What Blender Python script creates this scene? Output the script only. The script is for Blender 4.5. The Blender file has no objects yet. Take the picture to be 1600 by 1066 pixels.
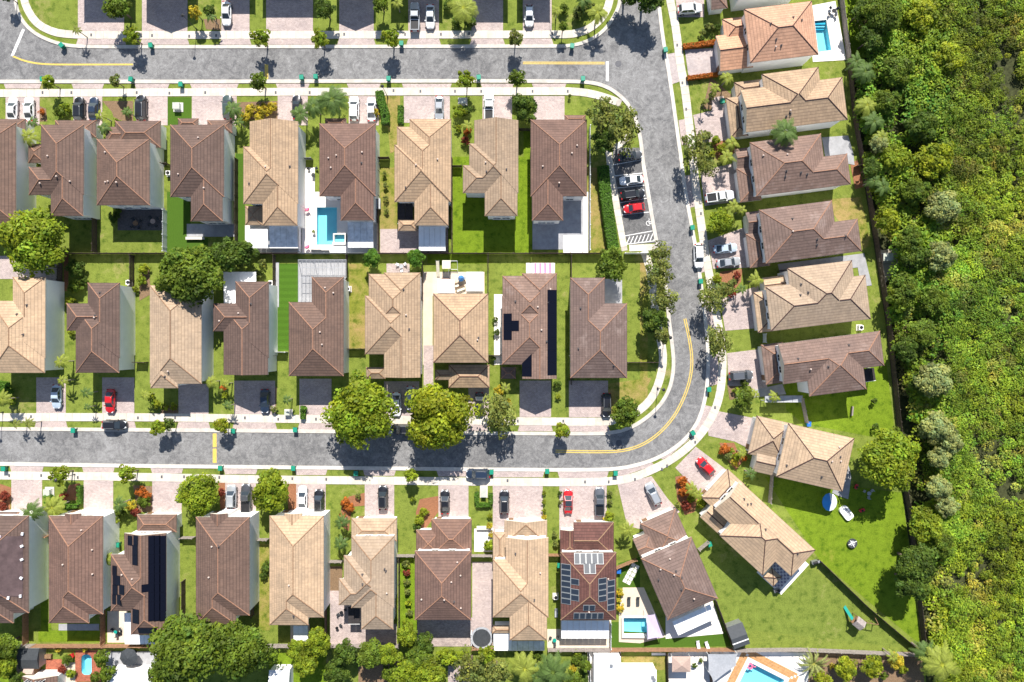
import bpy, math, random
import numpy as np
from mathutils import Vector, Matrix
from mathutils.geometry import tessellate_polygon

# ------------------------------------------------------------------ camera, sky, sun, exposure
SC = bpy.context.scene
COL = SC.collection
CAMH = 133.333          # camera height over the ground, metres
S = 8.0                 # photograph pixels per metre on the ground
cam_d = bpy.data.cameras.new('camera')
cam_d.sensor_width = 36.0
cam_d.lens = 24.0
cam_d.clip_start = 1.0
cam_d.clip_end = 3000.0
cam = bpy.data.objects.new('camera', cam_d)
cam.location = (0, 0, CAMH)
COL.objects.link(cam)
SC.camera = cam

SUN_EL, SUN_AZ = math.radians(45.0), math.radians(4.5)
world = bpy.data.worlds.new('World')
SC.world = world
world.use_nodes = True
wn = world.node_tree
bg = wn.nodes['Background']
sky = wn.nodes.new('ShaderNodeTexSky')
sky.sky_type = 'NISHITA'
sky.sun_disc = False
sky.sun_elevation = SUN_EL
sky.sun_rotation = SUN_AZ
sky.air_density = 1.0
sky.dust_density = 0.6
sky.ozone_density = 1.3
wn.links.new(sky.outputs[0], bg.inputs[0])
bg.inputs[1].default_value = 0.085
sun_d = bpy.data.lights.new('sun', 'SUN')
sun_d.energy = 5.0
sun_d.angle = math.radians(0.5)
sun_d.color = (1.0, 0.955, 0.89)
sun = bpy.data.objects.new('sun', sun_d)
sun_dir = Vector((math.sin(SUN_AZ) * math.cos(SUN_EL), math.cos(SUN_AZ) * math.cos(SUN_EL), math.sin(SUN_EL)))
sun.rotation_euler = (-sun_dir).to_track_quat('-Z', 'Y').to_euler()
sun.location = (20, 60, 120)
COL.objects.link(sun)
SC.view_settings.view_transform = 'Standard'
SC.view_settings.look = 'None'
SC.view_settings.exposure = 0.78
SC.view_settings.gamma = 1.0
SC.view_settings.use_curve_mapping = False
SC.cycles.max_bounces = 6
SC.cycles.transparent_max_bounces = 8

rnd = random.Random(7)
np.random.seed(7)

# ------------------------------------------------------------------ helpers
def W(px, py, h=0.0):
    """the point at height h that stands where the photograph shows (px, py)"""
    k = (CAMH - h) / CAMH
    return Vector(((px - 800) / S * k, (533 - py) / S * k, h))

def G(px, py, z=0.0):
    return Vector(((px - 800) / S, (533 - py) / S, z))

THINGS = []      # every top-level thing, for the labels

def tag(o, label=None, cat=None, group=None, kind=None):
    if label: o['label'] = label
    if cat: o['category'] = cat
    if group: o['group'] = group
    if kind: o['kind'] = kind
    return o

def thing(name, loc, label, cat, group=None, rz=0.0, auto=True):
    o = bpy.data.objects.new(name, None)
    o.empty_display_size = 0.3
    o.location = loc
    o.rotation_euler = (0, 0, rz)
    COL.objects.link(o)
    tag(o, label, cat, group)
    THINGS.append((o, auto))
    return o

def link(name, me, parent=None, loc=(0, 0, 0), rz=0.0, rot=None, scale=None):
    o = bpy.data.objects.new(name, me)
    o.location = loc
    o.rotation_euler = rot if rot else (0, 0, rz)
    if scale: o.scale = scale
    if parent: o.parent = parent
    COL.objects.link(o)
    return o

def kids(o):
    return list(o.children)

def copy_tree(o, parent=None):
    c = o.copy()
    COL.objects.link(c)
    c.parent = parent
    for ch in kids(o):
        copy_tree(ch, c)
    return c

class MB:
    """collects faces, then makes ONE mesh"""
    def __init__(s):
        s.v, s.f, s.m, s.uv = [], [], [], []
    def quad(s, pts, m=0, uv=None):
        n = len(s.v)
        s.v += [tuple(p) for p in pts]
        s.f.append(tuple(range(n, n + len(pts))))
        s.m.append(m)
        s.uv += uv if uv else [(p[0], p[1]) for p in pts]
    def hexa(s, b, t, m=0):
        """b, t: four bottom and four top corners (ccw seen from above)"""
        n = len(s.v)
        s.v += [tuple(p) for p in b] + [tuple(p) for p in t]
        fs = [(3, 2, 1, 0), (4, 5, 6, 7)] + [(i, (i + 1) % 4, 4 + (i + 1) % 4, 4 + i) for i in range(4)]
        for f in fs:
            s.f.append(tuple(n + i for i in f)); s.m.append(m)
            s.uv += [(s.v[n + i][0] + s.v[n + i][2], s.v[n + i][1]) for i in f]
    def box(s, x0, y0, z0, x1, y1, z1, m=0):
        b = [(x0, y0, z0), (x1, y0, z0), (x1, y1, z0), (x0, y1, z0)]
        t = [(x0, y0, z1), (x1, y0, z1), (x1, y1, z1), (x0, y1, z1)]
        s.hexa(b, t, m)
    def bar(s, a, b, w, h, m=0):
        a, b = Vector(a), Vector(b)
        d = (b - a)
        if d.length < 1e-6: return
        d.normalize()
        up = Vector((0, 0, 1)) if abs(d.z) < 0.95 else Vector((1, 0, 0))
        sd = d.cross(up).normalized() * (w / 2)
        u = sd.cross(d).normalized() * (h / 2)
        B = [a + sd - u, a - sd - u, b - sd - u, b + sd - u]
        T = [a + sd + u, a - sd + u, b - sd + u, b + sd + u]
        s.hexa([B[0], B[3], B[2], B[1]], [T[0], T[3], T[2], T[1]], m)
    def tube(s, a, b, r0, r1, n=8, m=0, caps=True):
        a, b = Vector(a), Vector(b)
        d = (b - a).normalized()
        up = Vector((0, 0, 1)) if abs(d.z) < 0.95 else Vector((1, 0, 0))
        e1 = d.cross(up).normalized(); e2 = d.cross(e1)
        k = len(s.v)
        for p, r in ((a, r0), (b, r1)):
            for i in range(n):
                t = 2 * math.pi * i / n
                s.v.append(tuple(p + e1 * (r * math.cos(t)) + e2 * (r * math.sin(t))))
        for i in range(n):
            f = (k + i, k + n + i, k + n + (i + 1) % n, k + (i + 1) % n)
            s.f.append(f); s.m.append(m); s.uv += [(0, 0)] * 4
        if caps:
            s.f.append(tuple(k + i for i in range(n))); s.m.append(m); s.uv += [(0, 0)] * n
            s.f.append(tuple(k + n + n - 1 - i for i in range(n))); s.m.append(m); s.uv += [(0, 0)] * n
    def rings(s, rings, m=0, captop=True, capbot=True):
        """stack of loops with equal point counts"""
        n = len(rings[0]); k = len(s.v)
        for r in rings: s.v += [tuple(p) for p in r]
        for j in range(len(rings) - 1):
            for i in range(n):
                a, b = k + j * n + i, k + j * n + (i + 1) % n
                s.f.append((a, b, b + n, a + n)); s.m.append(m); s.uv += [(0, 0)] * 4
        if captop:
            o = k + (len(rings) - 1) * n
            s.f.append(tuple(o + i for i in range(n))); s.m.append(m); s.uv += [(0, 0)] * n
        if capbot:
            s.f.append(tuple(k + n - 1 - i for i in range(n))); s.m.append(m); s.uv += [(0, 0)] * n
    def mesh(s, name, mats, smooth=False):
        me = bpy.data.meshes.new(name)
        me.from_pydata(s.v, [], s.f)
        for m in (mats if isinstance(mats, (list, tuple)) else [mats]):
            me.materials.append(m)
        me.polygons.foreach_set('material_index', s.m)
        uvl = me.uv_layers.new(name='UVMap')
        uvl.data.foreach_set('uv', [c for p in s.uv for c in p])
        if smooth: me.polygons.foreach_set('use_smooth', [True] * len(s.f))
        me.update()
        return me
    def obj(s, name, mats, parent=None, smooth=False, **kw):
        return link(name, s.mesh(name, mats, smooth), parent, **kw)

def catmull(pts, step=6.0):
    """smooth polyline through the points"""
    P = [Vector((p[0], p[1])) for p in pts]
    out = []
    for i in range(len(P) - 1):
        p0 = P[i - 1] if i > 0 else P[i] * 2 - P[i + 1]
        p3 = P[i + 2] if i + 2 < len(P) else P[i + 1] * 2 - P[i]
        p1, p2 = P[i], P[i + 1]
        n = max(1, int((p2 - p1).length / step))
        m1 = (p2 - p0) * 0.5; m2 = (p3 - p1) * 0.5
        L = (p2 - p1).length
        if m1.length > L: m1 = m1.normalized() * L
        if m2.length > L: m2 = m2.normalized() * L
        for k in range(n):
            t = k / n
            out.append(p1 * (2*t**3 - 3*t**2 + 1) + m1 * (t**3 - 2*t**2 + t) + p2 * (-2*t**3 + 3*t**2) + m2 * (t**3 - t**2))
    out.append(P[-1])
    return [(p.x, p.y) for p in out]

def offset(pts, d):
    out = []
    n = len(pts)
    for i in range(n):
        a = Vector(pts[max(0, i - 1)]); b = Vector(pts[min(n - 1, i + 1)])
        t = (b - a).normalized()
        out.append((pts[i][0] - t.y * d, pts[i][1] + t.x * d))
    return out

def resample(pts, step):
    out = [Vector(pts[0])]; acc = 0.0
    for i in range(len(pts) - 1):
        a, b = Vector(pts[i]), Vector(pts[i + 1])
        L = (b - a).length
        if L < 1e-9: continue
        d = step - acc
        while d <= L:
            out.append(a.lerp(b, d / L)); d += step
        acc = L - (d - step)
    return [(p.x, p.y) for p in out]

def poly(name, loops, z, mat, kind='structure', parent=None, thick=0.0, label=None):
    """flat sheet from ground-pixel loops (first outer, then holes), with an edge when thick"""
    L3 = [[G(x, y, 0) for x, y in lp] for lp in loops]
    tris = tessellate_polygon(L3)
    flat = [p for lp in L3 for p in lp]
    mb = MB()
    mb.v = [(p.x, p.y, z) for p in flat]
    for t in tris:
        a, b, c = (flat[i] for i in t)
        cr = (b - a).cross(c - a).z
        if abs(cr) < 1e-9: continue
        mb.f.append(tuple(t) if cr > 0 else tuple(reversed(t)))
        mb.m.append(0); mb.uv += [(0, 0)] * 3
    if thick:
        for lp in L3:
            n = len(lp)
            area = sum(lp[i].x * lp[(i+1) % n].y - lp[(i+1) % n].x * lp[i].y for i in range(n))
            seq = lp if area > 0 else lp[::-1]
            if lp is not L3[0]: seq = seq[::-1]
            for i in range(n):
                a, b = seq[i], seq[(i + 1) % n]
                mb.quad([(a.x, a.y, z - thick), (b.x, b.y, z - thick), (b.x, b.y, z), (a.x, a.y, z)])
    o = mb.obj(name, mat, parent)
    if kind: o['kind'] = kind
    return o

def strip(name, pts, w, z, mat, thick=0.1, kind='structure', parent=None, base=None):
    L = offset(pts, -w / 2); R = offset(pts, w / 2)
    mb = MB()
    rings = []
    z0 = z - thick if base is None else base
    for a, b in zip(L, R):
        A, B = G(*a), G(*b)
        rings.append([(A.x, A.y, z0), (A.x, A.y, z), (B.x, B.y, z), (B.x, B.y, z0)])
    for i in range(len(rings) - 1):
        p, q = rings[i], rings[i + 1]
        for k in range(3):
            mb.quad([p[k], p[k+1], q[k+1], q[k]])
    mb.quad(rings[0][::-1]); mb.quad(rings[-1])
    o = mb.obj(name, mat, parent)
    if kind: o['kind'] = kind
    return o

# ------------------------------------------------------------------ materials
class NT:
    def __init__(s, name):
        s.m = bpy.data.materials.new(name); s.m.use_nodes = True
        s.t = s.m.node_tree; s.b = s.t.nodes['Principled BSDF']
        s.out = s.t.nodes['Material Output']
    def n(s, typ, **kw):
        nd = s.t.nodes.new(typ)
        for k, v in kw.items():
            if k.startswith('i_'):
                key = k[2:]
                nd.inputs[int(key) if key.isdigit() else key].default_value = v
            else: setattr(nd, k, v)
        return nd
    def l(s, a, b): s.t.links.new(a, b)
    def pos(s, scale=(1, 1, 1)):
        g = s.n('ShaderNodeNewGeometry')
        mp = s.n('ShaderNodeMapping'); mp.inputs['Scale'].default_value = scale
        s.l(g.outputs['Position'], mp.inputs['Vector'])
        return mp.outputs[0]
    def noise(s, vec, scale, detail=4, rough=0.6, dist=0.0):
        nd = s.n('ShaderNodeTexNoise'); nd.inputs['Scale'].default_value = scale
        nd.inputs['Detail'].default_value = detail; nd.inputs['Roughness'].default_value = rough
        nd.inputs['Distortion'].default_value = dist
        if vec is not None: s.l(vec, nd.inputs['Vector'])
        return nd.outputs['Fac']
    def ramp(s, fac, stops):
        r = s.n('ShaderNodeValToRGB'); e = r.color_ramp.elements
        while len(e) < len(stops): e.new(0.5)
        for k, (p, c) in enumerate(stops):
            e[k].position = p; e[k].color = (*c, 1) if len(c) == 3 else c
        s.l(fac, r.inputs[0]); return r.outputs[0]
    def mix(s, fac, a, b, blend='MIX'):
        m = s.n('ShaderNodeMix', data_type='RGBA', blend_type=blend)
        for sock, v in ((m.inputs[0], fac), (m.inputs[6], a), (m.inputs[7], b)):
            if hasattr(v, 'links'): s.l(v, sock)
            else: sock.default_value = v if not isinstance(v, tuple) or len(v) == 4 else (*v, 1)
        return m.outputs[2]
    def math(s, op, a, b=0.0):
        m = s.n('ShaderNodeMath', operation=op)
        for sock, v in ((m.inputs[0], a), (m.inputs[1], b)):
            if hasattr(v, 'links'): s.l(v, sock)
            else: sock.default_value = v
        return m.outputs[0]
    def bump(s, h, strength=0.3, dist=0.05):
        b = s.n('ShaderNodeBump'); b.inputs['Strength'].default_value = strength
        b.inputs['Distance'].default_value = dist
        s.l(h, b.inputs['Height']); s.l(b.outputs[0], s.b.inputs['Normal'])
    def col(s, c):
        if hasattr(c, 'links'): s.l(c, s.b.inputs['Base Color'])
        else: s.b.inputs['Base Color'].default_value = (*c, 1)
        return s
    def set(s, rough=0.8, metal=0.0, spec=0.3):
        s.b.inputs['Roughness'].default_value = rough
        s.b.inputs['Metallic'].default_value = metal
        s.b.inputs['Specular IOR Level'].default_value = spec
        return s

def simple(name, c, rough=0.7, var=0.12, scale=2.0, metal=0.0, spec=0.3, bump=0.0):
    t = NT(name); p = t.pos()
    f = t.noise(p, scale, 5)
    lo = tuple(max(0, x * (1 - var)) for x in c); hi = tuple(min(1, x * (1 + var)) for x in c)
    t.col(t.ramp(f, [(0.3, lo), (0.7, hi)])).set(rough, metal, spec)
    if bump: t.bump(t.noise(p, scale * 6, 3), bump, 0.03)
    return t.m

def grass_mat(name, dry=0.5, tint=(1, 1, 1)):
    t = NT(name); p = t.pos()
    big = t.noise(p, 0.09, 4, 0.6)
    mid = t.noise(p, 0.7, 5, 0.65)
    fine = t.noise(p, 6.0, 4, 0.8)
    g1 = tuple(a * b for a, b in zip((0.075, 0.118, 0.012), tint))
    g2 = tuple(a * b for a, b in zip((0.170, 0.205, 0.028), tint))
    g3 = tuple(a * b for a, b in zip((0.32, 0.25, 0.09), tint))
    c = t.ramp(mid, [(0.30, g1), (0.47, g2), (0.70, tuple(x * 1.25 for x in g2))])
    sel = t.math('ADD', t.math('MULTIPLY', big, 0.6), t.math('MULTIPLY', mid, 0.4))
    m = t.ramp(sel, [(0.66 - 0.22 * dry, (0, 0, 0)), (0.80 - 0.2 * dry, (1, 1, 1))])
    c = t.mix(m, c, (*g3, 1))
    f2 = t.ramp(fine, [(0.28, (0.45, 0.45, 0.45)), (0.72, (1.45, 1.45, 1.45))])
    c = t.mix(0.8, c, f2, 'MULTIPLY')
    t.col(c).set(0.95, 0, 0.1)
    t.bump(t.math('ADD', fine, t.math('MULTIPLY', t.noise(p, 16, 2), 0.5)), 0.9, 0.09)
    return t.m

def turf_mat(name, c=(0.05, 0.13, 0.02), stripe=0.0):
    t = NT(name); p = t.pos()
    f = t.noise(p, 5, 4, 0.8)
    cc = t.ramp(f, [(0.3, tuple(x * 0.75 for x in c)), (0.7, tuple(x * 1.25 for x in c))])
    if stripe:
        w = t.n('ShaderNodeTexWave', bands_direction='Y'); w.inputs['Scale'].default_value = 0.25
        w.inputs['Distortion'].default_value = 0.3
        t.l(p, w.inputs['Vector'])
        cc = t.mix(stripe, cc, t.ramp(w.outputs['Fac'], [(0.4, (0.7, 0.7, 0.7)), (0.6, (1.2, 1.2, 1.2))]), 'MULTIPLY')
    t.col(cc).set(0.95, 0, 0.1); t.bump(f, 0.6, 0.05)
    return t.m

def asphalt_mat(name, base=0.15):
    t = NT(name); p = t.pos()
    sw = t.noise(p, 0.5, 8, 0.7, 1.3)        # swirls of worn seal coat
    sw2 = t.noise(p, 2.2, 6, 0.75, 0.8)
    big = t.noise(p, 0.06, 3, 0.5)
    fine = t.noise(p, 14, 3, 0.9)
    sw3 = t.noise(p, 6.5, 6, 0.8, 0.5)
    a = t.math('ADD', t.math('MULTIPLY', sw, 0.36), t.math('MULTIPLY', sw2, 0.26))
    a = t.math('ADD', a, t.math('MULTIPLY', sw3, 0.22))
    a = t.math('ADD', a, t.math('MULTIPLY', big, 0.16))
    k = base
    c = t.ramp(a, [(0.38, (k*0.62, k*0.61, k*0.62)), (0.455, (k*0.90, k*0.885, k*0.885)),
                   (0.52, (k*1.38, k*1.35, k*1.32)), (0.64, (k*2.2, k*2.18, k*2.15))])
    c = t.mix(0.9, c, t.ramp(fine, [(0.3, (0.5,)*3), (0.7, (1.5,)*3)]), 'MULTIPLY')
    t.col(c).set(0.9, 0, 0.25); t.bump(fine, 0.5, 0.02)
    return t.m

def paver_mat(name, c1=(0.52, 0.44, 0.41), c2=(0.40, 0.33, 0.31), joint=(0.25, 0.21, 0.2), sc=1.0):
    t = NT(name); p = t.pos()
    b = t.n('ShaderNodeTexBrick', offset=0.5)
    b.inputs['Color1'].default_value = (*c1, 1); b.inputs['Color2'].default_value = (*c2, 1)
    b.inputs['Mortar'].default_value = (*joint, 1)
    b.inputs['Scale'].default_value = sc; b.inputs['Mortar Size'].default_value = 0.012
    b.inputs['Brick Width'].default_value = 0.42; b.inputs['Row Height'].default_value = 0.22
    t.l(p, b.inputs['Vector'])
    big = t.noise(p, 0.35, 5, 0.65)
    c = t.mix(1.0, b.outputs['Color'], t.ramp(big, [(0.3, (0.82, 0.82, 0.84)), (0.7, (1.14, 1.12, 1.1))]), 'MULTIPLY')
    spk = t.noise(p, 3.2, 5, 0.85)
    c = t.mix(0.9, c, t.ramp(spk, [(0.30, (0.70,)*3), (0.5, (1.0,)*3), (0.68, (1.22,)*3)]), 'MULTIPLY')
    oil = t.noise(p, 0.75, 5, 0.7, 0.4)
    c = t.mix(t.ramp(oil, [(0.60, (0,)*3), (0.72, (0.45,)*3)]), c, (*[x * 0.5 for x in joint], 1))
    t.col(c).set(0.85, 0, 0.2)
    t.bump(b.outputs['Fac'], -0.4, 0.01)
    return t.m

def concrete_mat(name, c=(0.66, 0.63, 0.57), var=0.1):
    t = NT(name); p = t.pos()
    oi = t.n('ShaderNodeObjectInfo')
    f = t.noise(p, 0.8, 6, 0.7); g = t.noise(p, 9, 3, 0.7)
    c0 = t.ramp(f, [(0.3, tuple(x * (1 - var) for x in c)), (0.7, tuple(min(0.95, x * (1 + var)) for x in c))])
    c0 = t.mix(0.5, c0, t.ramp(g, [(0.25, (0.85,)*3), (0.75, (1.1,)*3)]), 'MULTIPLY')
    r = t.ramp(oi.outputs['Random'], [(0, (0.92, 0.91, 0.9)), (1, (1.05, 1.05, 1.05))])
    c0 = t.mix(1.0, c0, r, 'MULTIPLY')
    t.col(c0).set(0.85, 0, 0.2); t.bump(g, 0.25, 0.01)
    return t.m

def tile_mat(name, c, course=0.56, colw=0.33, gap=0.45, var=0.10, worn=None):
    """roof tiles: courses along v, tiles along u (uv in metres)"""
    t = NT(name)
    uv = t.n('ShaderNodeUVMap', uv_map='UVMap')
    sep = t.n('ShaderNodeSeparateXYZ'); t.l(uv.outputs[0], sep.inputs[0])
    v = t.math('DIVIDE', sep.outputs[1], course); u = t.math('DIVIDE', sep.outputs[0], colw)
    fv = t.math('FRACT', v); fu = t.math('FRACT', u)
    iv = t.math('FLOOR', v); iu = t.math('FLOOR', u)
    cb = t.n('ShaderNodeCombineXYZ'); t.l(iu, cb.inputs[0]); t.l(iv, cb.inputs[1])
    wn_ = t.n('ShaderNodeTexWhiteNoise', noise_dimensions='2D'); t.l(cb.outputs[0], wn_.inputs['Vector'])
    p = t.pos()
    oi = t.n('ShaderNodeObjectInfo')
    base = t.ramp(wn_.outputs[0], [(0, tuple(x * (1 - var) for x in c)), (0.55, c), (1, tuple(min(1, x * (1 + var)) for x in c))])
    st = t.noise(p, 0.5, 6, 0.7)
    base = t.mix(1.0, base, t.ramp(st, [(0.3, (0.84, 0.84, 0.86)), (0.7, (1.13, 1.1, 1.07))]), 'MULTIPLY')
    base = t.mix(1.0, base, t.ramp(oi.outputs['Random'], [(0, (0.80, 0.82, 0.86)), (0.5, (1.0, 0.98, 0.96)), (1, (1.10, 1.05, 0.99))]), 'MULTIPLY')
    sp = t.pos((0.9, 0.9, 0.9))
    mil = t.noise(sp, 0.22, 7, 0.75, 0.5)
    base = t.mix(t.ramp(mil, [(0.52, (0,)*3), (0.66, (0.55,)*3)]), base, (*[x * 0.62 for x in c], 1))
    if worn:
        w = t.noise(p, 0.25, 5, 0.7)
        base = t.mix(t.ramp(w, [(0.56, (0,)*3), (0.72, (0.8,)*3)]), base, (*worn, 1))
    # the butt edge of each course throws a thin dark joint
    jv = t.math('LESS_THAN', fv, 0.20); ju = t.math('LESS_THAN', fu, 0.14)
    base = t.mix(t.math('MULTIPLY', jv, gap), base, (*[x * 0.30 for x in c], 1))
    base = t.mix(t.math('MULTIPLY', ju, gap * 0.22), base, (*[x * 0.4 for x in c], 1))
    t.col(base).set(0.8, 0, 0.25)
    prof = t.math('ADD', t.math('SUBTRACT', 1.0, fv), t.math('MULTIPLY', t.math('ABSOLUTE', t.math('SINE', t.math('MULTIPLY', u, math.pi))), 0.7))
    t.bump(prof, 0.35, 0.04)
    return t.m

def leaf_mat(name, c, trans=0.36):
    t = NT(name)
    a = t.n('ShaderNodeAttribute', attribute_name='tint')
    col = t.mix(1.0, (*c, 1), a.outputs['Color'], 'MULTIPLY')
    t.col(col).set(0.6, 0, 0.2)
    tr = t.n('ShaderNodeBsdfTranslucent'); t.l(t.mix(1.0, col, (1.3, 1.35, 0.6, 1), 'MULTIPLY'), tr.inputs[0])
    mx = t.n('ShaderNodeMixShader'); mx.inputs[0].default_value = trans
    t.l(t.b.outputs[0], mx.inputs[1]); t.l(tr.outputs[0], mx.inputs[2]); t.l(mx.outputs[0], t.out.inputs[0])
    return t.m

def glossy(name, c, rough=0.25, metal=0.0, coat=0.0, spec=0.5):
    t = NT(name); t.col(c).set(rough, metal, spec)
    t.b.inputs['Coat Weight'].default_value = coat
    t.b.inputs['Coat Roughness'].default_value = 0.06
    return t.m

def water_mat():
    t = NT('pool_water')
    t.t.nodes.remove(t.b)
    p = t.pos()
    gl = t.n('ShaderNodeBsdfGlossy'); gl.inputs['Roughness'].default_value = 0.05
    tr = t.n('ShaderNodeBsdfTransparent'); tr.inputs[0].default_value = (0.66, 0.90, 0.95, 1)
    fr = t.n('ShaderNodeFresnel'); fr.inputs[0].default_value = 1.33
    b = t.n('ShaderNodeBump'); b.inputs['Strength'].default_value = 0.3; b.inputs['Distance'].default_value = 0.05
    t.l(t.noise(p, 3.5, 3, 0.6), b.inputs['Height']); t.l(b.outputs[0], gl.inputs['Normal'])
    mx = t.n('ShaderNodeMixShader')
    t.l(fr.outputs[0], mx.inputs[0]); t.l(tr.outputs[0], mx.inputs[1]); t.l(gl.outputs[0], mx.inputs[2])
    t.l(mx.outputs[0], t.out.inputs[0])
    return t.m

M = {}
M['grass'] = grass_mat('lawn_grass', 0.42, (1.0, 1.03, 1.3))
M['grass_lush'] = grass_mat('lush_grass', 0.22, (0.84, 1.04, 0.5))
M['grass_dry'] = grass_mat('dry_grass', 1.0, (1.1, 1.0, 1.1))
M['turf'] = turf_mat('green_turf', (0.060, 0.120, 0.014))
M['turf_stripe'] = turf_mat('striped_turf', (0.062, 0.135, 0.014), 0.28)
M['turf_pale'] = grass_mat('worn_turf', 0.35, (0.92, 0.98, 1.25))
M['asphalt'] = asphalt_mat('asphalt', 0.155)
M['asphalt_lot'] = asphalt_mat('lot_asphalt', 0.11)
M['concrete'] = concrete_mat('sidewalk_concrete', (0.585, 0.535, 0.46), 0.15)
M['curb'] = concrete_mat('curb_concrete', (0.56, 0.52, 0.465), 0.2)
M['joint'] = simple('joint_sand', (0.42, 0.38, 0.33), 0.95)
M['paver'] = paver_mat('driveway_pavers', (0.50, 0.415, 0.385), (0.41, 0.335, 0.31), (0.25, 0.205, 0.19))
M['paver2'] = paver_mat('grey_pavers', (0.50, 0.44, 0.42), (0.42, 0.36, 0.34))
M['paver_patio'] = paver_mat('patio_pavers', (0.46, 0.38, 0.34), (0.32, 0.26, 0.24))
M['patio_white'] = concrete_mat('white_patio', (0.78, 0.74, 0.69), 0.05)
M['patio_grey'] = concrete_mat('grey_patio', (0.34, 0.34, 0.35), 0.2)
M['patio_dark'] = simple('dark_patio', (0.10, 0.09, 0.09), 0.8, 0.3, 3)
M['patio_tan'] = concrete_mat('tan_patio', (0.62, 0.53, 0.42), 0.1)
M['mulch'] = simple('red_mulch', (0.27, 0.12, 0.06), 0.95, 0.5, 9, bump=0.8)
M['mulch_brown'] = simple('brown_mulch', (0.20, 0.13, 0.075), 0.95, 0.5, 9, bump=0.8)
M['gravel'] = simple('pale_gravel', (0.42, 0.37, 0.29), 0.95, 0.3, 9, bump=0.8)
M['yellow_paint'] = simple('yellow_paint', (0.62, 0.44, 0.10), 0.7, 0.25, 5)
M['white_paint'] = simple('white_paint', (0.78, 0.77, 0.74), 0.7, 0.12, 6)
M['brown_tile'] = tile_mat('brown_roof_tile', (0.142, 0.094, 0.075), gap=0.55)
M['brown_tile2'] = tile_mat('warm_brown_roof_tile', (0.165, 0.103, 0.082), gap=0.55)
M['mauve_tile'] = tile_mat('weathered_brown_roof_tile', (0.195, 0.135, 0.112), gap=0.5, worn=(0.28, 0.215, 0.19))
M['tan_tile'] = tile_mat('tan_roof_tile', (0.37, 0.27, 0.18), gap=0.45, var=0.11)
M['tan_tile2'] = tile_mat('pale_tan_roof_tile', (0.43, 0.32, 0.218), gap=0.4, var=0.10)
M['salmon_tile'] = tile_mat('salmon_roof_tile', (0.54, 0.31, 0.20), gap=0.45, var=0.1)
M['maroon_tile'] = tile_mat('maroon_roof_tile', (0.118, 0.056, 0.048), gap=0.6, var=0.15)
M['cap_orange'] = simple('orange_ridge_cap', (0.29, 0.155, 0.10), 0.8, 0.25, 3)
M['cap_brown'] = simple('brown_ridge_cap', (0.17, 0.09, 0.06), 0.8, 0.25, 3)
M['cap_tan'] = simple('tan_ridge_cap', (0.27, 0.165, 0.10), 0.8, 0.25, 3)
M['cap_dark'] = simple('dark_ridge_cap', (0.07, 0.035, 0.03), 0.8, 0.25, 3)
M['fascia'] = simple('cream_fascia', (0.62, 0.57, 0.48), 0.6, 0.06)
M['wall'] = simple('cream_stucco', (0.87, 0.86, 0.84), 0.9, 0.04, 0.6, bump=0.2)
M['wall_grey'] = simple('grey_stucco', (0.55, 0.55, 0.52), 0.9, 0.05, 0.6, bump=0.2)
M['wall_white'] = simple('white_stucco', (0.84, 0.83, 0.80), 0.9, 0.03, 0.6, bump=0.2)
M['white_roof'] = simple('white_metal_roof', (0.80, 0.80, 0.80), 0.45, 0.05, 1.5, spec=0.5)
M['white_dirty'] = simple('stained_white_roof', (0.66, 0.67, 0.68), 0.6, 0.25, 1.2, spec=0.4)
M['white_trim'] = simple('white_trim', (0.80, 0.79, 0.76), 0.5, 0.03)
M['glass'] = glossy('window_glass', (0.03, 0.04, 0.05), 0.08, 0.0, 0.0, 0.8)
M['dark_frame'] = simple('bronze_frame', (0.05, 0.04, 0.035), 0.5)
M['awning'] = simple('dark_awning', (0.035, 0.03, 0.03), 0.8, 0.3, 3)
M['navy'] = simple('navy_cover', (0.03, 0.05, 0.13), 0.6, 0.2, 3)
M['grey_fab'] = simple('grey_fabric', (0.34, 0.35, 0.37), 0.85, 0.12, 3)
M['dark_fab'] = simple('charcoal_fabric', (0.045, 0.05, 0.055), 0.85, 0.2, 3)
M['lilac_fab'] = simple('lilac_shade_sail', (0.50, 0.42, 0.58), 0.85, 0.08, 3)
M['purple_fab'] = simple('plum_tarpaulin', (0.090, 0.060, 0.060), 0.75, 0.25, 0.8)
M['tan_fab'] = simple('tan_canopy', (0.40, 0.29, 0.24), 0.85, 0.12, 3)
M['cream_fab'] = simple('cream_canopy', (0.70, 0.64, 0.50), 0.85, 0.08, 3)
M['white_fab'] = simple('white_fabric', (0.80, 0.80, 0.82), 0.8, 0.05, 3)
M['solar'] = glossy('solar_cell', (0.004, 0.005, 0.011), 0.3, 0.0, 0.0, 0.2)
M['solar_blue'] = glossy('blue_solar_cell', (0.020, 0.028, 0.042), 0.35, 0.0, 0.0, 0.5)
M['solar_frame'] = simple('aluminium_frame', (0.36, 0.38, 0.38), 0.35, 0.05, metal=0.3)
M['fence_dark'] = simple('dark_fence_wood', (0.085, 0.062, 0.05), 0.9, 0.4, 3, bump=0.4)
M['fence_brown'] = simple('brown_fence_wood', (0.30, 0.165, 0.095), 0.9, 0.3, 3, bump=0.4)
M['fence_grey'] = simple('weathered_fence_wood', (0.29, 0.25, 0.23), 0.9, 0.3, 3, bump=0.4)
M['fence_white'] = simple('white_fence', (0.72, 0.73, 0.75), 0.6, 0.05)
M['metal'] = simple('grey_metal', (0.30, 0.31, 0.32), 0.45, 0.1, metal=0.5)
M['dark_metal'] = simple('dark_metal_roof', (0.085, 0.09, 0.095), 0.45, 0.1, metal=0.2)
M['black'] = simple('black_plastic', (0.015, 0.015, 0.017), 0.5, 0.1)
M['bronze'] = simple('dark_pole_paint', (0.03, 0.03, 0.03), 0.4, 0.1)
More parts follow.
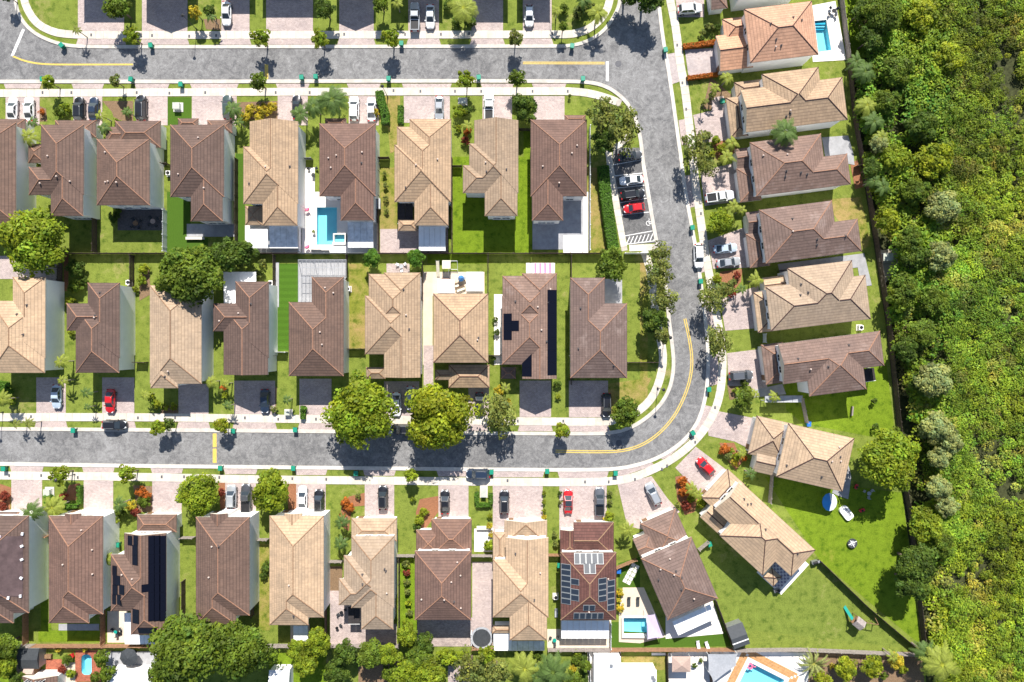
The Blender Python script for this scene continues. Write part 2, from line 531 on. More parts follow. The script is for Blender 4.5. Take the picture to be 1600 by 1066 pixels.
M['rubber'] = simple('tyre_rubber', (0.02, 0.02, 0.02), 0.9)
M['rim'] = glossy('wheel_rim', (0.45, 0.45, 0.46), 0.3, 0.7)
M['lamp_glass'] = glossy('headlamp_lens', (0.75, 0.77, 0.8), 0.15, 0.0, 0.5)
M['tail'] = glossy('tail_lens', (0.35, 0.01, 0.01), 0.2, 0.0, 0.5)
M['bin_green'] = simple('bin_green', (0.012, 0.17, 0.10), 0.45, 0.08)
M['bin_lid'] = simple('bin_lid_teal', (0.015, 0.24, 0.155), 0.4, 0.08)
M['bin_blue'] = simple('bin_blue', (0.02, 0.12, 0.42), 0.45, 0.08)
M['pool'] = simple('pool_plaster', (0.42, 0.74, 0.80), 0.6, 0.05, 1.0)
M['pool_deep'] = simple('deep_pool_tile', (0.05, 0.42, 0.55), 0.6, 0.05, 1.0)
M['water'] = water_mat()
M['coping'] = concrete_mat('pool_coping', (0.70, 0.67, 0.62), 0.05)
M['brick'] = paver_mat('red_brick_paving', (0.42, 0.13, 0.07), (0.30, 0.09, 0.05), (0.2, 0.12, 0.1))
M['deck_wood'] = simple('orange_deck_wood', (0.48, 0.26, 0.11), 0.7, 0.25, 2)
M['hedge_core'] = simple('hedge_twigs', (0.035, 0.06, 0.015), 1.0, 0.4, 5)
M['trunk'] = simple('tree_bark', (0.16, 0.12, 0.09), 0.95, 0.3, 6, bump=0.5)
M['palm_trunk'] = simple('palm_bark', (0.28, 0.24, 0.20), 0.95, 0.3, 6, bump=0.5)
M['marsh'] = simple('undergrowth_soil', (0.045, 0.05, 0.018), 1.0, 0.6, 1.5, bump=0.8)
M['red'] = glossy('red_plastic', (0.55, 0.03, 0.03), 0.35)
M['pink'] = glossy('pink_plastic', (0.80, 0.16, 0.28), 0.4)
M['blue'] = glossy('blue_plastic', (0.02, 0.20, 0.55), 0.4)
M['teal'] = glossy('teal_plastic', (0.01, 0.28, 0.22), 0.35)
M['yellow'] = glossy('yellow_plastic', (0.75, 0.50, 0.03), 0.5)
M['wood'] = simple('wood_brown', (0.22, 0.13, 0.07), 0.8, 0.25, 4)
M['vent'] = simple('vent_cap', (0.52, 0.42, 0.36), 0.7)
M['vent_dark'] = simple('lead_vent', (0.09, 0.08, 0.08), 0.7)
M['cover'] = simple('meter_lid', (0.10, 0.10, 0.11), 0.6)
M['pad'] = concrete_mat('equipment_pad', (0.55, 0.52, 0.48))
M['trans_box'] = simple('beige_green_box', (0.45, 0.47, 0.40), 0.5)
# ------------------------------------------------------------------ ground, road, pavements
def rect(x0, y0, x1, y1): return [(x0, y0), (x1, y0), (x1, y1), (x0, y1)]

def rrect(x0, y0, x1, y1, r, n=5):
    out = []
    for cx, cy, a0 in ((x1 - r, y0 + r, -90), (x1 - r, y1 - r, 0), (x0 + r, y1 - r, 90), (x0 + r, y0 + r, 180)):
        for i in range(n + 1):
            a = math.radians(a0 + 90 * i / n)
            out.append((cx + r * math.cos(a), cy + r * math.sin(a)))
    return out

# pools: basin outline in ground pixels
POOLS = {
    'A5': [(495, 324), (527, 324), (527, 366), (543, 366), (543, 379), (520, 379), (520, 383), (495, 383)],
    'D10': [(974, 965), (1010, 965), (1011, 990), (974, 990)],
    'C0': [(1272, 33), (1291, 31), (1299, 79), (1278, 82)],
    'E1': rrect(127, 1022, 144, 1055, 7),
    'E2': [(1171, 1034), (1226, 1062), (1210, 1096), (1155, 1066)],
    'A8': [(836, 391), (862, 391), (862, 396), (836, 396)],
}
big = [(-2600, -1600), (4200, -1600), (4200, 2700), (-2600, 2700)]
poly('ground', [big] + [POOLS[k] for k in ('A5', 'D10', 'C0', 'E1', 'E2')], 0.0, M['grass'])

E1 = catmull([(20, -200), (20, -60), (22, 0), (27, 22), (38, 40), (55, 55), (80, 67), (108, 74), (150, 76), (400, 76), (870, 75), (892, 74), (916, 68), (940, 54), (958, 33), (970, 6), (975, -60), (975, -200)])
E2 = catmull([(1021, -200), (1022, -60), (1026, 0), (1033, 60), (1043, 120), (1060, 240), (1068, 300), (1077, 350), (1086, 400), (1093, 450), (1099, 500), (1103, 545), (1103, 585), (1098, 625), (1086, 660), (1063, 689), (1028, 712), (985, 726), (940, 731), (800, 731), (600, 729), (400, 727), (200, 725), (0, 722), (-300, 719)])
E3 = catmull([(-300, 671), (0, 673), (400, 676), (800, 680), (940, 680), (970, 676), (995, 666), (1020, 648), (1038, 628), (1050, 603), (1055, 571), (1053, 540), (1048, 500), (1043, 450), (1036, 410), (1029, 380), (1018, 320), (1009, 265), (1003, 215), (995, 185), (982, 160), (960, 140), (935, 129), (900, 125), (700, 124), (300, 125), (0, 125), (-300, 126)])
poly('road', [E1 + E2 + E3 + [(-300, -20), (-60, -20), (-60, -200)]], 0.02, M['asphalt'])
strip('curb_north', offset(E1, -2.6), 5.2, 0.13, M['curb'], base=-0.02)
strip('curb_outer', offset(E2, -2.8), 5.6, 0.13, M['curb'], base=-0.02)
strip('curb_inner', offset(E3, -2.8), 5.6, 0.13, M['curb'], base=-0.02)

def sidewalk(pts, w=12, z=0.09, step=12.0, name='sidewalk', every=1):
    base = catmull(pts)
    o = strip(name, base, w - 0.5, z - 0.035, M['joint'], base=-0.02)
    st = resample(base, step)
    for i in range(len(st) - 1):
        a, b = Vector(st[i]), Vector(st[i + 1])
        if (a - b).length < 2: continue
        pa = Vector(st[i - 1]) if i else a * 2 - b
        pb = Vector(st[i + 2]) if i + 2 < len(st) else b * 2 - a
        na = (b - pa).normalized(); nb = (pb - a).normalized()
        na = Vector((-na.y, na.x)); nb = Vector((-nb.y, nb.x))
        d = (b - a).normalized() * 0.18
        h = w / 2
        q = [a + d - na * h, b - d - nb * h, b - d + nb * h, a + d + na * h]
        g = [G(p.x, p.y) for p in q]
        c = sum(g, Vector()) / 4
        zz = z + rnd.uniform(-0.004, 0.004)
        bt = [(p.x - c.x, p.y - c.y, -0.05) for p in g][::-1]
        tp = [(p.x - c.x, p.y - c.y, 0.0) for p in g][::-1]
        mb = MB(); mb.hexa(bt, tp)
        mb.obj('slab', M['concrete'], o, loc=(c.x, c.y, zz))
    return o

sidewalk([(36, -30), (38, 0), (46, 20), (60, 38), (84, 50), (110, 54), (150, 55), (400, 55), (870, 54), (897, 53), (922, 44), (942, 26), (952, 4), (954, -30)])
sidewalk([(-30, 146), (0, 146), (400, 144), (800, 143), (890, 143), (920, 146), (950, 154), (970, 162)])
sidewalk([(-30, 652), (0, 652), (200, 652), (400, 654), (600, 656), (800, 658), (940, 659), (968, 655), (996, 643), (1018, 622), (1031, 592), (1036, 560), (1032, 530), (1025, 495), (1020, 450), (1014, 415), (1006, 392)], w=12.5)
sidewalk([(1044, -30), (1047, 0), (1055, 40), (1063, 100), (1070, 140), (1079, 215), (1087, 290), (1094, 340), (1102, 395), (1110, 440), (1119, 490), (1128, 545), (1128, 590), (1121, 630), (1106, 662), (1084, 690), (1052, 716), (1010, 738), (975, 749), (930, 753), (800, 753), (600, 751), (400, 749), (200, 745), (0, 743), (-30, 743)], w=12.5)
# walk round the parking bays
sidewalk([(985, 207), (975, 222), (957, 232)], w=9, name='connecting_walk')
sidewalk([(950, 232), (955, 270), (963, 320), (971, 365), (976, 392)], w=10, name='parking_walk')
sidewalk([(983, 388), (1003, 387), (1029, 386)], w=10, name='parking_end_walk')

# ------------------------------------------------------------------ driveways and aprons
def drive(pts, mat='paver', name='driveway', z=0.05, thick=0.07):
    return poly(name, [pts], z, M[mat], thick=thick)

def drive_ns(x0, x1, ywalk, yhouse, ycurb, fl=3, mat='paver', yx0=None, yx1=None):
    """driveway from house to walk plus the flared apron between walk and curb"""
    s = 1 if yhouse > ywalk else -1
    drive([(x0, yhouse), (x1, yhouse), (x1, ywalk + s * 5.8), (x0, ywalk + s * 5.8)], mat)
    drive([(x0 + 0, ywalk - s * 5.8), (x1, ywalk - s * 5.8), (x1 + fl, ycurb), (x0 - fl, ycurb)], mat, 'driveway_apron')

for x0, x1 in ((-30, -5), (9, 62), (115, 160), (213, 262), (300, 370), (434, 481), (545, 592), (631, 703), (754, 800), (834, 882)):
    wl = 144 if x0 < 1000 else 143
    drive_ns(x0, x1, 144.5, 196 if x0 not in (834, 631) else 192, 131)
for x0, x1 in ((122, 194), (222, 293), (346, 390), (416, 489), (530, 584), (638, 686), (737, 786), (817, 862)):
    drive_ns(x0, x1, 54.8, -30, 70)
for x0, x1, yh in ((57, 103, 590), (160, 210, 590), (279, 326, 600), (366, 430, 595), (468, 518, 592), (600, 655, 596), (732, 764, 600), (812, 861, 595), (889, 950, 595)):
    yw = 652 + (x0 / 900) * 6
    drive_ns(x0, x1, yw, yh, yw + 16.5)
for x0, x1, yh in ((18, 66, 812), (131, 177, 812), (238, 284, 812), (352, 400, 812), (463, 509, 815), (570, 616, 842), (685, 732, 842), (770, 848, 842), (874, 948, 842)):
    yw = 743 + (x0 / 900) * 10
    drive_ns(x0, x1, yw, yh, yw - 16)
# right column and the bend
drive([(1053, -20), (1100, -20), (1100, 27), (1059, 27)])
drive([(1070, 78), (1118, 75), (1124, 116), (1076, 121)], 'paver2')
drive([(1042, 85), (1057, 82), (1064, 127), (1049, 132)], 'paver2', 'driveway_apron')
drive([(1083, 180), (1112, 173), (1112, 153), (1130, 150), (1148, 218), (1090, 224)])
drive([(1060, 188), (1073, 186), (1078, 226), (1065, 227)], 'paver', 'driveway_apron')
drive([(1094, 268), (1150, 254), (1170, 312), (1101, 322)])
drive([(1069, 275), (1081, 273), (1089, 322), (1077, 325)], 'paver', 'driveway_apron')
drive([(1106, 376), (1178, 350), (1184, 418), (1114, 420)])
drive([(1086, 380), (1096, 378), (1103, 424), (1091, 428)], 'paver', 'driveway_apron')
drive([(1125, 468), (1185, 446), (1193, 512), (1133, 517)])
drive([(1100, 462), (1113, 460), (1121, 515), (1105, 518)], 'paver', 'driveway_apron')
drive([(1136, 552), (1192, 545), (1200, 616), (1178, 612), (1172, 603), (1138, 603)])
drive([(1108, 555), (1122, 553), (1122, 600), (1108, 604)], 'paver', 'driveway_apron')
drive([(1119, 642), (1176, 653), (1200, 656), (1180, 706), (1148, 690), (1107, 681), (1106, 672)])
drive([(1101, 633), (1114, 636), (1100, 661), (1090, 676), (1080, 684), (1077, 680), (1091, 662)], 'paver', 'driveway_apron')
drive([(1087, 698), (1140, 738), (1110, 775), (1098, 776), (1055, 731)])
drive([(1068, 690), (1080, 684), (1045, 713), (1035, 718), (1030, 714)], 'paver', 'driveway_apron')
drive([(965, 757), (1018, 744), (1043, 779), (1062, 800), (1015, 830), (980, 822)])
drive([(968, 731), (1017, 720), (1022, 727), (975, 743), (962, 746)], 'paver', 'driveway_apron')
# entry walks
for pts in ([(178, 766), (187, 766), (187, 812), (178, 812)], [(1000, 818), (1016, 816), (1020, 830), (1004, 834)],
            [(593, 786), (625, 786), (625, 800), (593, 804)], [(600, 166), (606, 166), (606, 196), (600, 196)]):
    pass

# parking bays
lot = [(957, 231), (1003, 231), (1009, 265), (1018, 320), (1028, 379), (982, 383), (975, 365), (967, 320), (959, 270)]
poly('parking_lot', [lot], 0.026, M['asphalt_lot'])
def line(a, b, w=1.1, mat='white_paint', z=0.034, name='painted_line', parent=None):
    A, B = Vector(a), Vector(b); d = (B - A).normalized(); n = Vector((-d.y, d.x)) * (w / 2)
    return poly(name, [[tuple(A - n), tuple(B - n), tuple(B + n), tuple(A + n)]], z, M[mat], parent=parent)
def pline(pts, w, mat, z=0.034, name='painted_line'):
    return strip(name, pts, w, z, M[mat], base=0.021)
for a, b in (((958, 258), (1006, 249)), ((961, 275), (1009, 270)), ((964, 294), (1012, 289)), ((969, 317), (1016, 309)), ((972, 336), (1019, 331)), ((975, 369), (1025, 360)), ((977, 382), (1027, 376))):
    line(a, b)
line((1004, 237), (1027, 377), 1.6)
for i in range(8):
    x = 979 + i * 6
    line((x, 381.0 - i * 0.6), (x + 5, 370 - i * 0.8), 1.2, z=0.038)
# wheelchair emblem in the last bay
mb = MB()
def arc2(mb, cx, cy, r, a0, a1, w, z, n=10):
    for i in range(n):
        t0 = math.radians(a0 + (a1 - a0) * i / n); t1 = math.radians(a0 + (a1 - a0) * (i + 1) / n)
        q = [(cx + (r - w/2) * math.cos(t0), cy + (r - w/2) * math.sin(t0)), (cx + (r + w/2) * math.cos(t0), cy + (r + w/2) * math.sin(t0)),
             (cx + (r + w/2) * math.cos(t1), cy + (r + w/2) * math.sin(t1)), (cx + (r - w/2) * math.cos(t1), cy + (r - w/2) * math.sin(t1))]
        mb.quad([(*G(*p).xy, z) for p in q][::-1])
arc2(mb, 1013, 349, 3.4, 40, 300, 0.9, 0.036)
for a, b in (((1014, 344.5), (1014, 349)), ((1014, 349), (1018.5, 350)), ((1018.5, 350), (1020, 353.5)), ((1014, 346.6), (1017.5, 346.9)), ((1013.5, 342), (1014.8, 343.2))):
    A, B = Vector(a), Vector(b); d = (B - A).normalized(); n = Vector((-d.y, d.x)) * 0.55
    mb.quad([(*G(*p).xy, 0.037) for p in (A - n, A + n, B + n, B - n)])
tag(mb.obj('wheelchair_symbol', M['white_paint']), kind='structure')

# road markings
pline(catmull([(20, 88), (38, 95), (60, 99.5), (90, 101), (208, 101)]), 2.6, 'yellow_paint')
line((19, 88), (37, 46), 4.2)
pline([(817, 97.3), (945, 97.6)], 1.4, 'yellow_paint'); pline([(817, 99.8), (945, 100.1)], 1.4, 'yellow_paint')
line((949, 96.5), (949, 127), 4.5)
line((416.5, 101), (416.5, 124), 5.5, 'yellow_paint')
line((335.5, 677.5), (335.5, 699), 6, 'yellow_paint'); line((335.5, 701), (335.5, 723.5), 6, 'yellow_paint')
cv = catmull([(868, 705), (930, 706), (965, 705), (990, 700), (1012, 690), (1034, 673), (1054, 649), (1069, 620), (1078, 592), (1081, 563), (1077, 530), (1070, 498)])
pline(offset(cv, 1.5), 1.5, 'yellow_paint'); pline(offset(cv, -1.5), 1.5, 'yellow_paint')

# ------------------------------------------------------------------ lawns, beds and patios (ground pixels)
def patch(name, pts, mat, z=0.012, thick=0.0, holes=()):
    return poly(name, [pts] + list(holes), z, M[mat], thick=thick)
_pi = 0
for pts, mt in ((rect(261, 300, 298, 397), 'turf'), (rect(298, 372, 325, 392), 'turf'), (rect(368, 240, 383, 392), 'turf'),
                (rect(262, 152, 299, 196), 'turf'), (rect(434, 412, 466, 548), 'turf_stripe'), (rect(708, 245, 832, 397), 'grass_lush'),
                (rect(818, 200, 832, 397), 'grass_lush'), (rect(918, 262, 951, 396), 'grass_dry'), (rect(594, 262, 622, 360), 'grass_dry'),
                (rect(545, 412, 576, 545), 'grass_dry'), (rect(108, 410, 208, 452), 'grass'), (rect(160, 330, 258, 396), 'grass'),
                ([(1225, 565), (1384, 560), (1400, 690), (1255, 662), (1228, 640)], 'grass_lush'),
                ([(1280, 875), (1195, 745), (1330, 760), (1410, 770), (1438, 1008)], 'grass_lush'),
                ([(1060, 870), (1130, 850), (1190, 905), (1270, 890), (1420, 1012), (1180, 1012), (1170, 985), (1148, 990)], 'turf_pale'),
                ([(1148, 1000), (1180, 985), (1425, 1014), (1150, 1014)], 'grass'),
                ([(1285, 312), (1345, 308), (1362, 385), (1345, 390)], 'grass_dry'), (rect(668, 396, 760, 412), 'grass_lush'),
                (rect(1000, 410, 1012, 640), 'grass_dry'), ([(948, 600), (1018, 590), (1000, 634), (975, 646), (950, 648)], 'grass_dry'),
                (rect(876, 885, 884, 983), 'turf'), ([(966, 880), (1000, 870), (1000, 918), (966, 918)], 'turf'),
                ([(1040, 990), (1138, 988), (1142, 1010), (955, 1012), (955, 985)], 'turf'),
                (rect(955, 972, 972, 1010), 'turf'), ([(1316, 0), (1345, 0), (1354, 90), (1330, 98)], 'grass_lush'),
                (rect(60, 985, 165, 1003), 'grass_lush'), (rect(64, 848, 80, 985), 'grass_lush'), (rect(285, 840, 312, 970), 'grass'),
                (rect(397, 850, 422, 985), 'grass_dry'), (rect(623, 868, 652, 1000), 'grass_lush'), (rect(511, 885, 535, 925), 'mulch_brown'),
                (rect(971, 1025, 1040, 1047), 'grass_dry'), (rect(0, 1020, 26, 1080), 'grass_lush'), (rect(420, 1020, 510, 1080), 'grass_lush'),
                ([(1398, 385), (1368, 350), (1372, 300), (1392, 320)], 'grass_dry'), ([(1372, 392), (1402, 388), (1404, 415), (1378, 450)], 'gravel')):
    _pi += 1
    patch('lawn' if 'gravel' not in mt and 'mulch' not in mt else 'bare_soil', pts, mt, 0.004 + _pi * 0.0006)
# planting beds
BEDS = [([(160, 158), (208, 158), (208, 190), (180, 190), (175, 175)], 'mulch_brown'), ([(60, 165), (72, 170), (74, 190), (60, 190)], 'mulch_brown'),
        ([(372, 160), (434, 158), (434, 186), (380, 188)], 'mulch_brown'), ([(318, 30), (344, 30), (346, 48), (322, 46)], 'mulch_brown'),
        ([(1110, 120), (1145, 150), (1112, 172), (1098, 170)], 'mulch_brown'), ([(1110, 215), (1150, 212), (1150, 240), (1120, 250)], 'mulch'),
        ([(1125, 425), (1160, 420), (1158, 440), (1140, 462), (1122, 455)], 'mulch'), ([(1136, 600), (1160, 606), (1170, 620), (1140, 625)], 'mulch_brown'),
        ([(108, 758), (125, 755), (125, 782), (100, 782)], 'mulch'), ([(0, 756), (18, 762), (16, 800), (0, 800)], 'mulch'),
        ([(341, 752), (353, 752), (353, 800), (345, 800)], 'mulch'), ([(448, 755), (463, 757), (463, 812), (452, 812)], 'mulch'),
        ([(534, 790), (545, 776), (570, 770), (570, 790), (550, 792), (545, 830), (530, 820)], 'mulch'),
        ([(650, 800), (656, 780), (685, 775), (685, 800), (662, 830), (650, 815)], 'mulch'), ([(1055, 745), (1070, 742), (1090, 780), (1085, 800), (1070, 805), (1058, 780)], 'mulch'),
        ([(1124, 692), (1147, 692), (1160, 722), (1150, 735), (1130, 712)], 'mulch'), ([(208, 758), (238, 760), (238, 800), (215, 800)], 'mulch_brown'),
        ([(256, 634), (278, 634), (278, 646), (250, 646)], 'mulch_brown'), ([(425, 605), (433, 605), (431, 650), (426, 650)], 'mulch_brown'),
        ([(592, 190), (600, 150), (625, 150), (628, 230), (610, 240), (606, 200)], 'grass_dry'), ([(1328, 255), (1340, 250), (1350, 292), (1336, 296)], 'mulch'),
        ([(218, 430), (233, 420), (236, 460), (218, 470)], 'mulch_brown'), (rect(435, 885, 440, 880), 'mulch_brown'),
        ([(1262, 1020), (1440, 1018), (1445, 1075), (1255, 1075)], 'mulch_brown'), ([(560, 1040), (640, 1030), (700, 1070), (560, 1075)], 'mulch_brown'),
        ([(800, 1014), (920, 1014), (920, 1075), (800, 1075)], 'grass'), (rect(26, 1018, 60, 1075), 'mulch_brown')]
for _pi, (pts, mt) in enumerate(BEDS):
    if len(set(pts)) < 4: continue
    patch('mulch_bed', pts, mt, 0.026 + _pi * 0.0006)
patch('bare_soil', rect(100, 396, 107, 455), 'mulch', 0.0251)
patch('bare_soil', rect(0, 1008, 165, 1014), 'mulch', 0.0255)

# patios and paved yards
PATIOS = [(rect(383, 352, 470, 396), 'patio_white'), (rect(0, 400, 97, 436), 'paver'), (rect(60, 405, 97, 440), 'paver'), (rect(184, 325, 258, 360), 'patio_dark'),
          (rect(292, 350, 372, 370), 'patio_grey'), (rect(594, 358, 656, 397), 'paver'), (rect(656, 358, 700, 397), 'paver_patio'), (rect(832, 300, 911, 390), 'patio_grey'),  # last rect: house shade on a patio painted in as grey
          (rect(911, 300, 919, 397), 'patio_white'), (rect(880, 368, 911, 397), 'patio_white'), (rect(604, 412, 640, 430), 'paver_patio'), (rect(668, 425, 757, 462), 'patio_tan'),  # first two rects: sunlit strips of that patio painted white
          (rect(661, 425, 676, 570), 'patio_tan'), (rect(662, 540, 677, 650), 'paver'), (rect(772, 460, 786, 570), 'patio_white'), (rect(822, 411, 867, 440), 'patio_white'),
          (rect(945, 436, 972, 480), 'patio_grey'), (rect(430, 410, 436, 480), 'patio_grey'), (rect(466, 406, 541, 475), 'patio_grey'), (rect(92, 975, 155, 985), 'patio_grey'),
          (rect(168, 955, 200, 1004), 'patio_tan'), (rect(516, 923, 568, 1006), 'paver'), (rect(560, 975, 620, 1006), 'paver_patio'), (rect(454, 975, 484, 1003), 'patio_tan'),
          (rect(652, 965, 738, 1010), 'paver_patio'), (rect(738, 878, 770, 1012), 'paver'), (rect(741, 826, 771, 862), 'patio_white'), (rect(855, 983, 876, 1012), 'patio_tan'),
          (rect(876, 965, 955, 1012), 'patio_tan'), (rect(540, 945, 568, 985), 'paver'), ([(973, 918), (1006, 918), (1040, 995), (1000, 1005), (967, 1003), (967, 958)], 'patio_tan', 'D10'),
          ([(1040, 960), (1112, 935), (1130, 990), (1040, 998)], 'patio_white'), ([(1263, 10), (1305, 2), (1322, 94), (1270, 97)], 'patio_white', 'C0'),
          ([(1284, 215), (1325, 212), (1333, 240), (1335, 258), (1290, 250)], 'patio_grey'), ([(1215, 413), (1350, 396), (1362, 446), (1345, 448), (1340, 418), (1220, 432)], 'patio_grey'),
          (rect(1018, 1020, 1040, 1024), 'patio_white'), (rect(918, 1016, 970, 1075), 'patio_white'), ([(1044, 1020), (1105, 1016), (1110, 1075), (1044, 1075)], 'patio_white'),
          ([(1105, 1016), (1265, 1020), (1260, 1110), (1105, 1110)], 'patio_white', 'E2'), (rect(165, 1018, 245, 1075), 'patio_grey'), (rect(72, 1035, 120, 1075), 'patio_tan'),
          (rect(700, 1040, 735, 1075), 'paver_patio'), (rect(1196, 618, 1254, 622), 'patio_grey'), ([(472, 262), (492, 262), (492, 396), (472, 396)], 'patio_white'),
          ([(492, 300), (545, 300), (545, 396), (492, 396)], 'patio_white', 'A5'), (rect(545, 340, 590, 396), 'patio_white'), ([(1150, 615), (1170, 612), (1172, 622), (1150, 624)], 'paver'),
          ([(1300, 770), (1320, 705), (1330, 745), (1325, 780), (1310, 775)], 'patio_grey'), (rect(118, 1016, 158, 1065), 'brick', 'E1'),
          ([(1165, 612), (1222, 600), (1228, 616), (1168, 622)], 'patio_grey'), (rect(-40, 130, -20, 190), 'paver')]
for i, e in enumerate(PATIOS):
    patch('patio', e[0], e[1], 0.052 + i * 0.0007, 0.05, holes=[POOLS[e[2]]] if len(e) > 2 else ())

# hexagonal tiled terrace of the house at the bend is laid tile by tile further down
patch('undergrowth', [(1322, -300), (1333, 100), (1336, 190), (1352, 300), (1367, 395), (1383, 500), (1404, 690), (1412, 790), (1436, 950), (1446, 1016), (1452, 1400), (2600, 1400), (2600, -300)], 'marsh', 0.0015)
# ------------------------------------------------------------------ houses
PITCH = 0.43
HI, LO = 6.05, 3.0
OV = 0.42

class RR:
    """one rectangular roof: frame origin o (world xy), ex, ey unit vectors, size w x d, eave height"""
    def __init__(s, o, ex, ey, w, d, h, flags, i=0):
        ins = 0.015 * i
        s.o = o + ex * ins + ey * ins; s.ex, s.ey = ex, ey
        s.w, s.d, s.h, s.fl = w - 2 * ins, d - 2 * ins, h, flags
        if 'N' in flags or 'S' in flags: s.ax = 'y'
        elif 'W' in flags or 'E' in flags: s.ax = 'x'
        else: s.ax = 'y' if s.d >= s.w else 'x'
        s.half = (s.w if s.ax == 'y' else s.d) / 2
        L = s.d if s.ax == 'y' else s.w
        a, b = ('N', 'S') if s.ax == 'y' else ('W', 'E')
        s.i0 = 0 if a in flags else min(s.half, L / 2 if b not in flags else L)
        s.i1 = 0 if b in flags else min(s.half, L / 2 if a not in flags else L)
        s.rise = s.half * PITCH
        if s.i0 + s.i1 > L:
            k = L / (s.i0 + s.i1); s.i0 *= k; s.i1 *= k
    def p(s, u, v, z=0.0):      # u along ex (right in the photo), v along ey (down in the photo)
        q = s.o + s.ex * u + s.ey * v
        return Vector((q.x, q.y, s.h + z))
    def loc(s, x, y):
        r = Vector((x, y)) - s.o
        return r.dot(s.ex), r.dot(s.ey)
    def height(s, x, y):
        u, v = s.loc(x, y)
        if s.ax == 'y': t, a, L = min(u, s.w - u), v, s.d
        else: t, a, L = min(v, s.d - v), u, s.w
        if t < 0 or a < 0 or a > L: return -1e9
        z = t * PITCH
        if s.i0 > 0: z = min(z, a / s.i0 * s.rise)
        if s.i1 > 0: z = min(z, (L - a) / s.i1 * s.rise)
        return s.h + z
    def ends(s):
        m = s.half
        if s.ax == 'y': return (m, s.i0), (m, s.d - s.i1)
        return (s.i0, m), (s.w - s.i1, m)
    def corners(s): return (0, 0), (s.w, 0), (s.w, s.d), (0, s.d)

def roof_height(rs, x, y):
    return max((r.height(x, y) for r in rs), default=-1e9)

def build_roof(rs, parent, base, tile, cap, trim, split=False):
    mb = MB(); first = None
    for r in rs:
        if split and r is not rs[0]:
            o_ = mb.obj('roof', [tile, trim], parent); first = first or o_; mb = MB()
        e0, e1 = r.ends(); c = r.corners(); R = r.rise
        P = [r.p(*q) for q in c]; A, B = r.p(*e0, R), r.p(*e1, R)
        if r.ax == 'y': faces = [([P[0], P[1], A], 'e'), ([P[1], P[2], B, A], 's'), ([P[2], P[3], B], 'e'), ([P[3], P[0], A, B], 's')]
        else: faces = [([P[0], P[1], B, A], 's'), ([P[1], P[2], B], 'e'), ([P[2], P[3], A, B], 's'), ([P[3], P[0], A], 'e')]
        for pts, kind in faces:
            ed = (pts[1] - pts[0]); L = ed.length; ed.normalize()
            n = (pts[1] - pts[0]).cross(pts[2] - pts[0]); 
            if n.length < 1e-7: continue
            up = n.normalized().cross(ed)
            if up.z < 0: up = -up
            if abs(n.normalized().z) < 0.05:      # gable end
                q = [p - base for p in pts]; mb.quad(q[::-1], 1); continue
            uv = [((p - pts[0]).dot(ed), (p - pts[0]).dot(up)) for p in pts]
            q = [p - base for p in pts]
            mb.quad(q[::-1], 0, uv[::-1])
        # fascia and soffit
        for k in range(4):
            a, b = P[k] - base, P[(k + 1) % 4] - base
            dz = Vector((0, 0, -0.2))
            mb.quad([a, b, b + dz, a + dz], 1)
        dz = Vector((0, 0, -0.2))
        mb.quad([p - base + dz for p in P], 1)
    roof = mb.obj('roof', [tile, trim], parent); roof = first or roof
    # ridge and hip caps, only where two slopes really meet
    for r in rs:
        e0, e1 = r.ends(); c = r.corners(); R = r.rise
        A, B = r.p(*e0, R), r.p(*e1, R); P = [r.p(*q) for q in c]
        cand = [(A, B)]
        if r.ax == 'y':
            if r.i0: cand += [(P[0], A), (P[1], A)]
            if r.i1: cand += [(P[2], B), (P[3], B)]
        else:
            if r.i0: cand += [(P[0], A), (P[3], A)]
            if r.i1: cand += [(P[1], B), (P[2], B)]
        for a, b in cand:
            L = (b - a).length
            if L < 0.4: continue
            d = (b - a) / L; n2 = Vector((-d.y, d.x, 0)).normalized()
            N = max(2, int(L / 0.25)); run = None
            for i in range(N + 1):
                q = a + d * (L * (i + 0.5) / (N + 1))
                ok = abs(roof_height(rs, q.x, q.y) - q.z) < 0.06
                if ok:
                    h1 = roof_height(rs, q.x + n2.x * .25, q.y + n2.y * .25); h2 = roof_height(rs, q.x - n2.x * .25, q.y - n2.y * .25)
                    ok = h1 < q.z - 0.03 and h2 < q.z - 0.03
                if ok and run is None: run = i
                if (not ok or i == N) and run is not None:
                    i1 = i if ok else i - 1
                    p0 = a + d * (L * run / (N + 1)); p1 = a + d * (L * (i1 + 1) / (N + 1))
                    if (p1 - p0).length > 0.6:
                        cb = MB(); mid = (p0 + p1) / 2
                        w = 0.11; hh = 0.08; u = p0 - mid; v = p1 - mid
                        lo = Vector((0, 0, -0.07)); hi = Vector((0, 0, hh))
                        s1 = n2 * w; s2 = n2 * (w * 0.45)
                        ring0 = [u - s1 + lo, u - s2 + hi, u + s2 + hi, u + s1 + lo]
                        ring1 = [v - s1 + lo, v - s2 + hi, v + s2 + hi, v + s1 + lo]
                        for k in range(3): cb.quad([ring0[k], ring0[k+1], ring1[k+1], ring1[k]])
                        cb.quad(ring0[::-1]); cb.quad(ring1)
                        cb.obj('ridge_cap', cap, roof, loc=mid - base)
                    run = None
    return roof

def inside(rs, x, y, m=0.0):
    for r in rs:
        u, v = r.loc(x, y)
        if m < u < r.w - m and m < v < r.d - m: return True
    return False

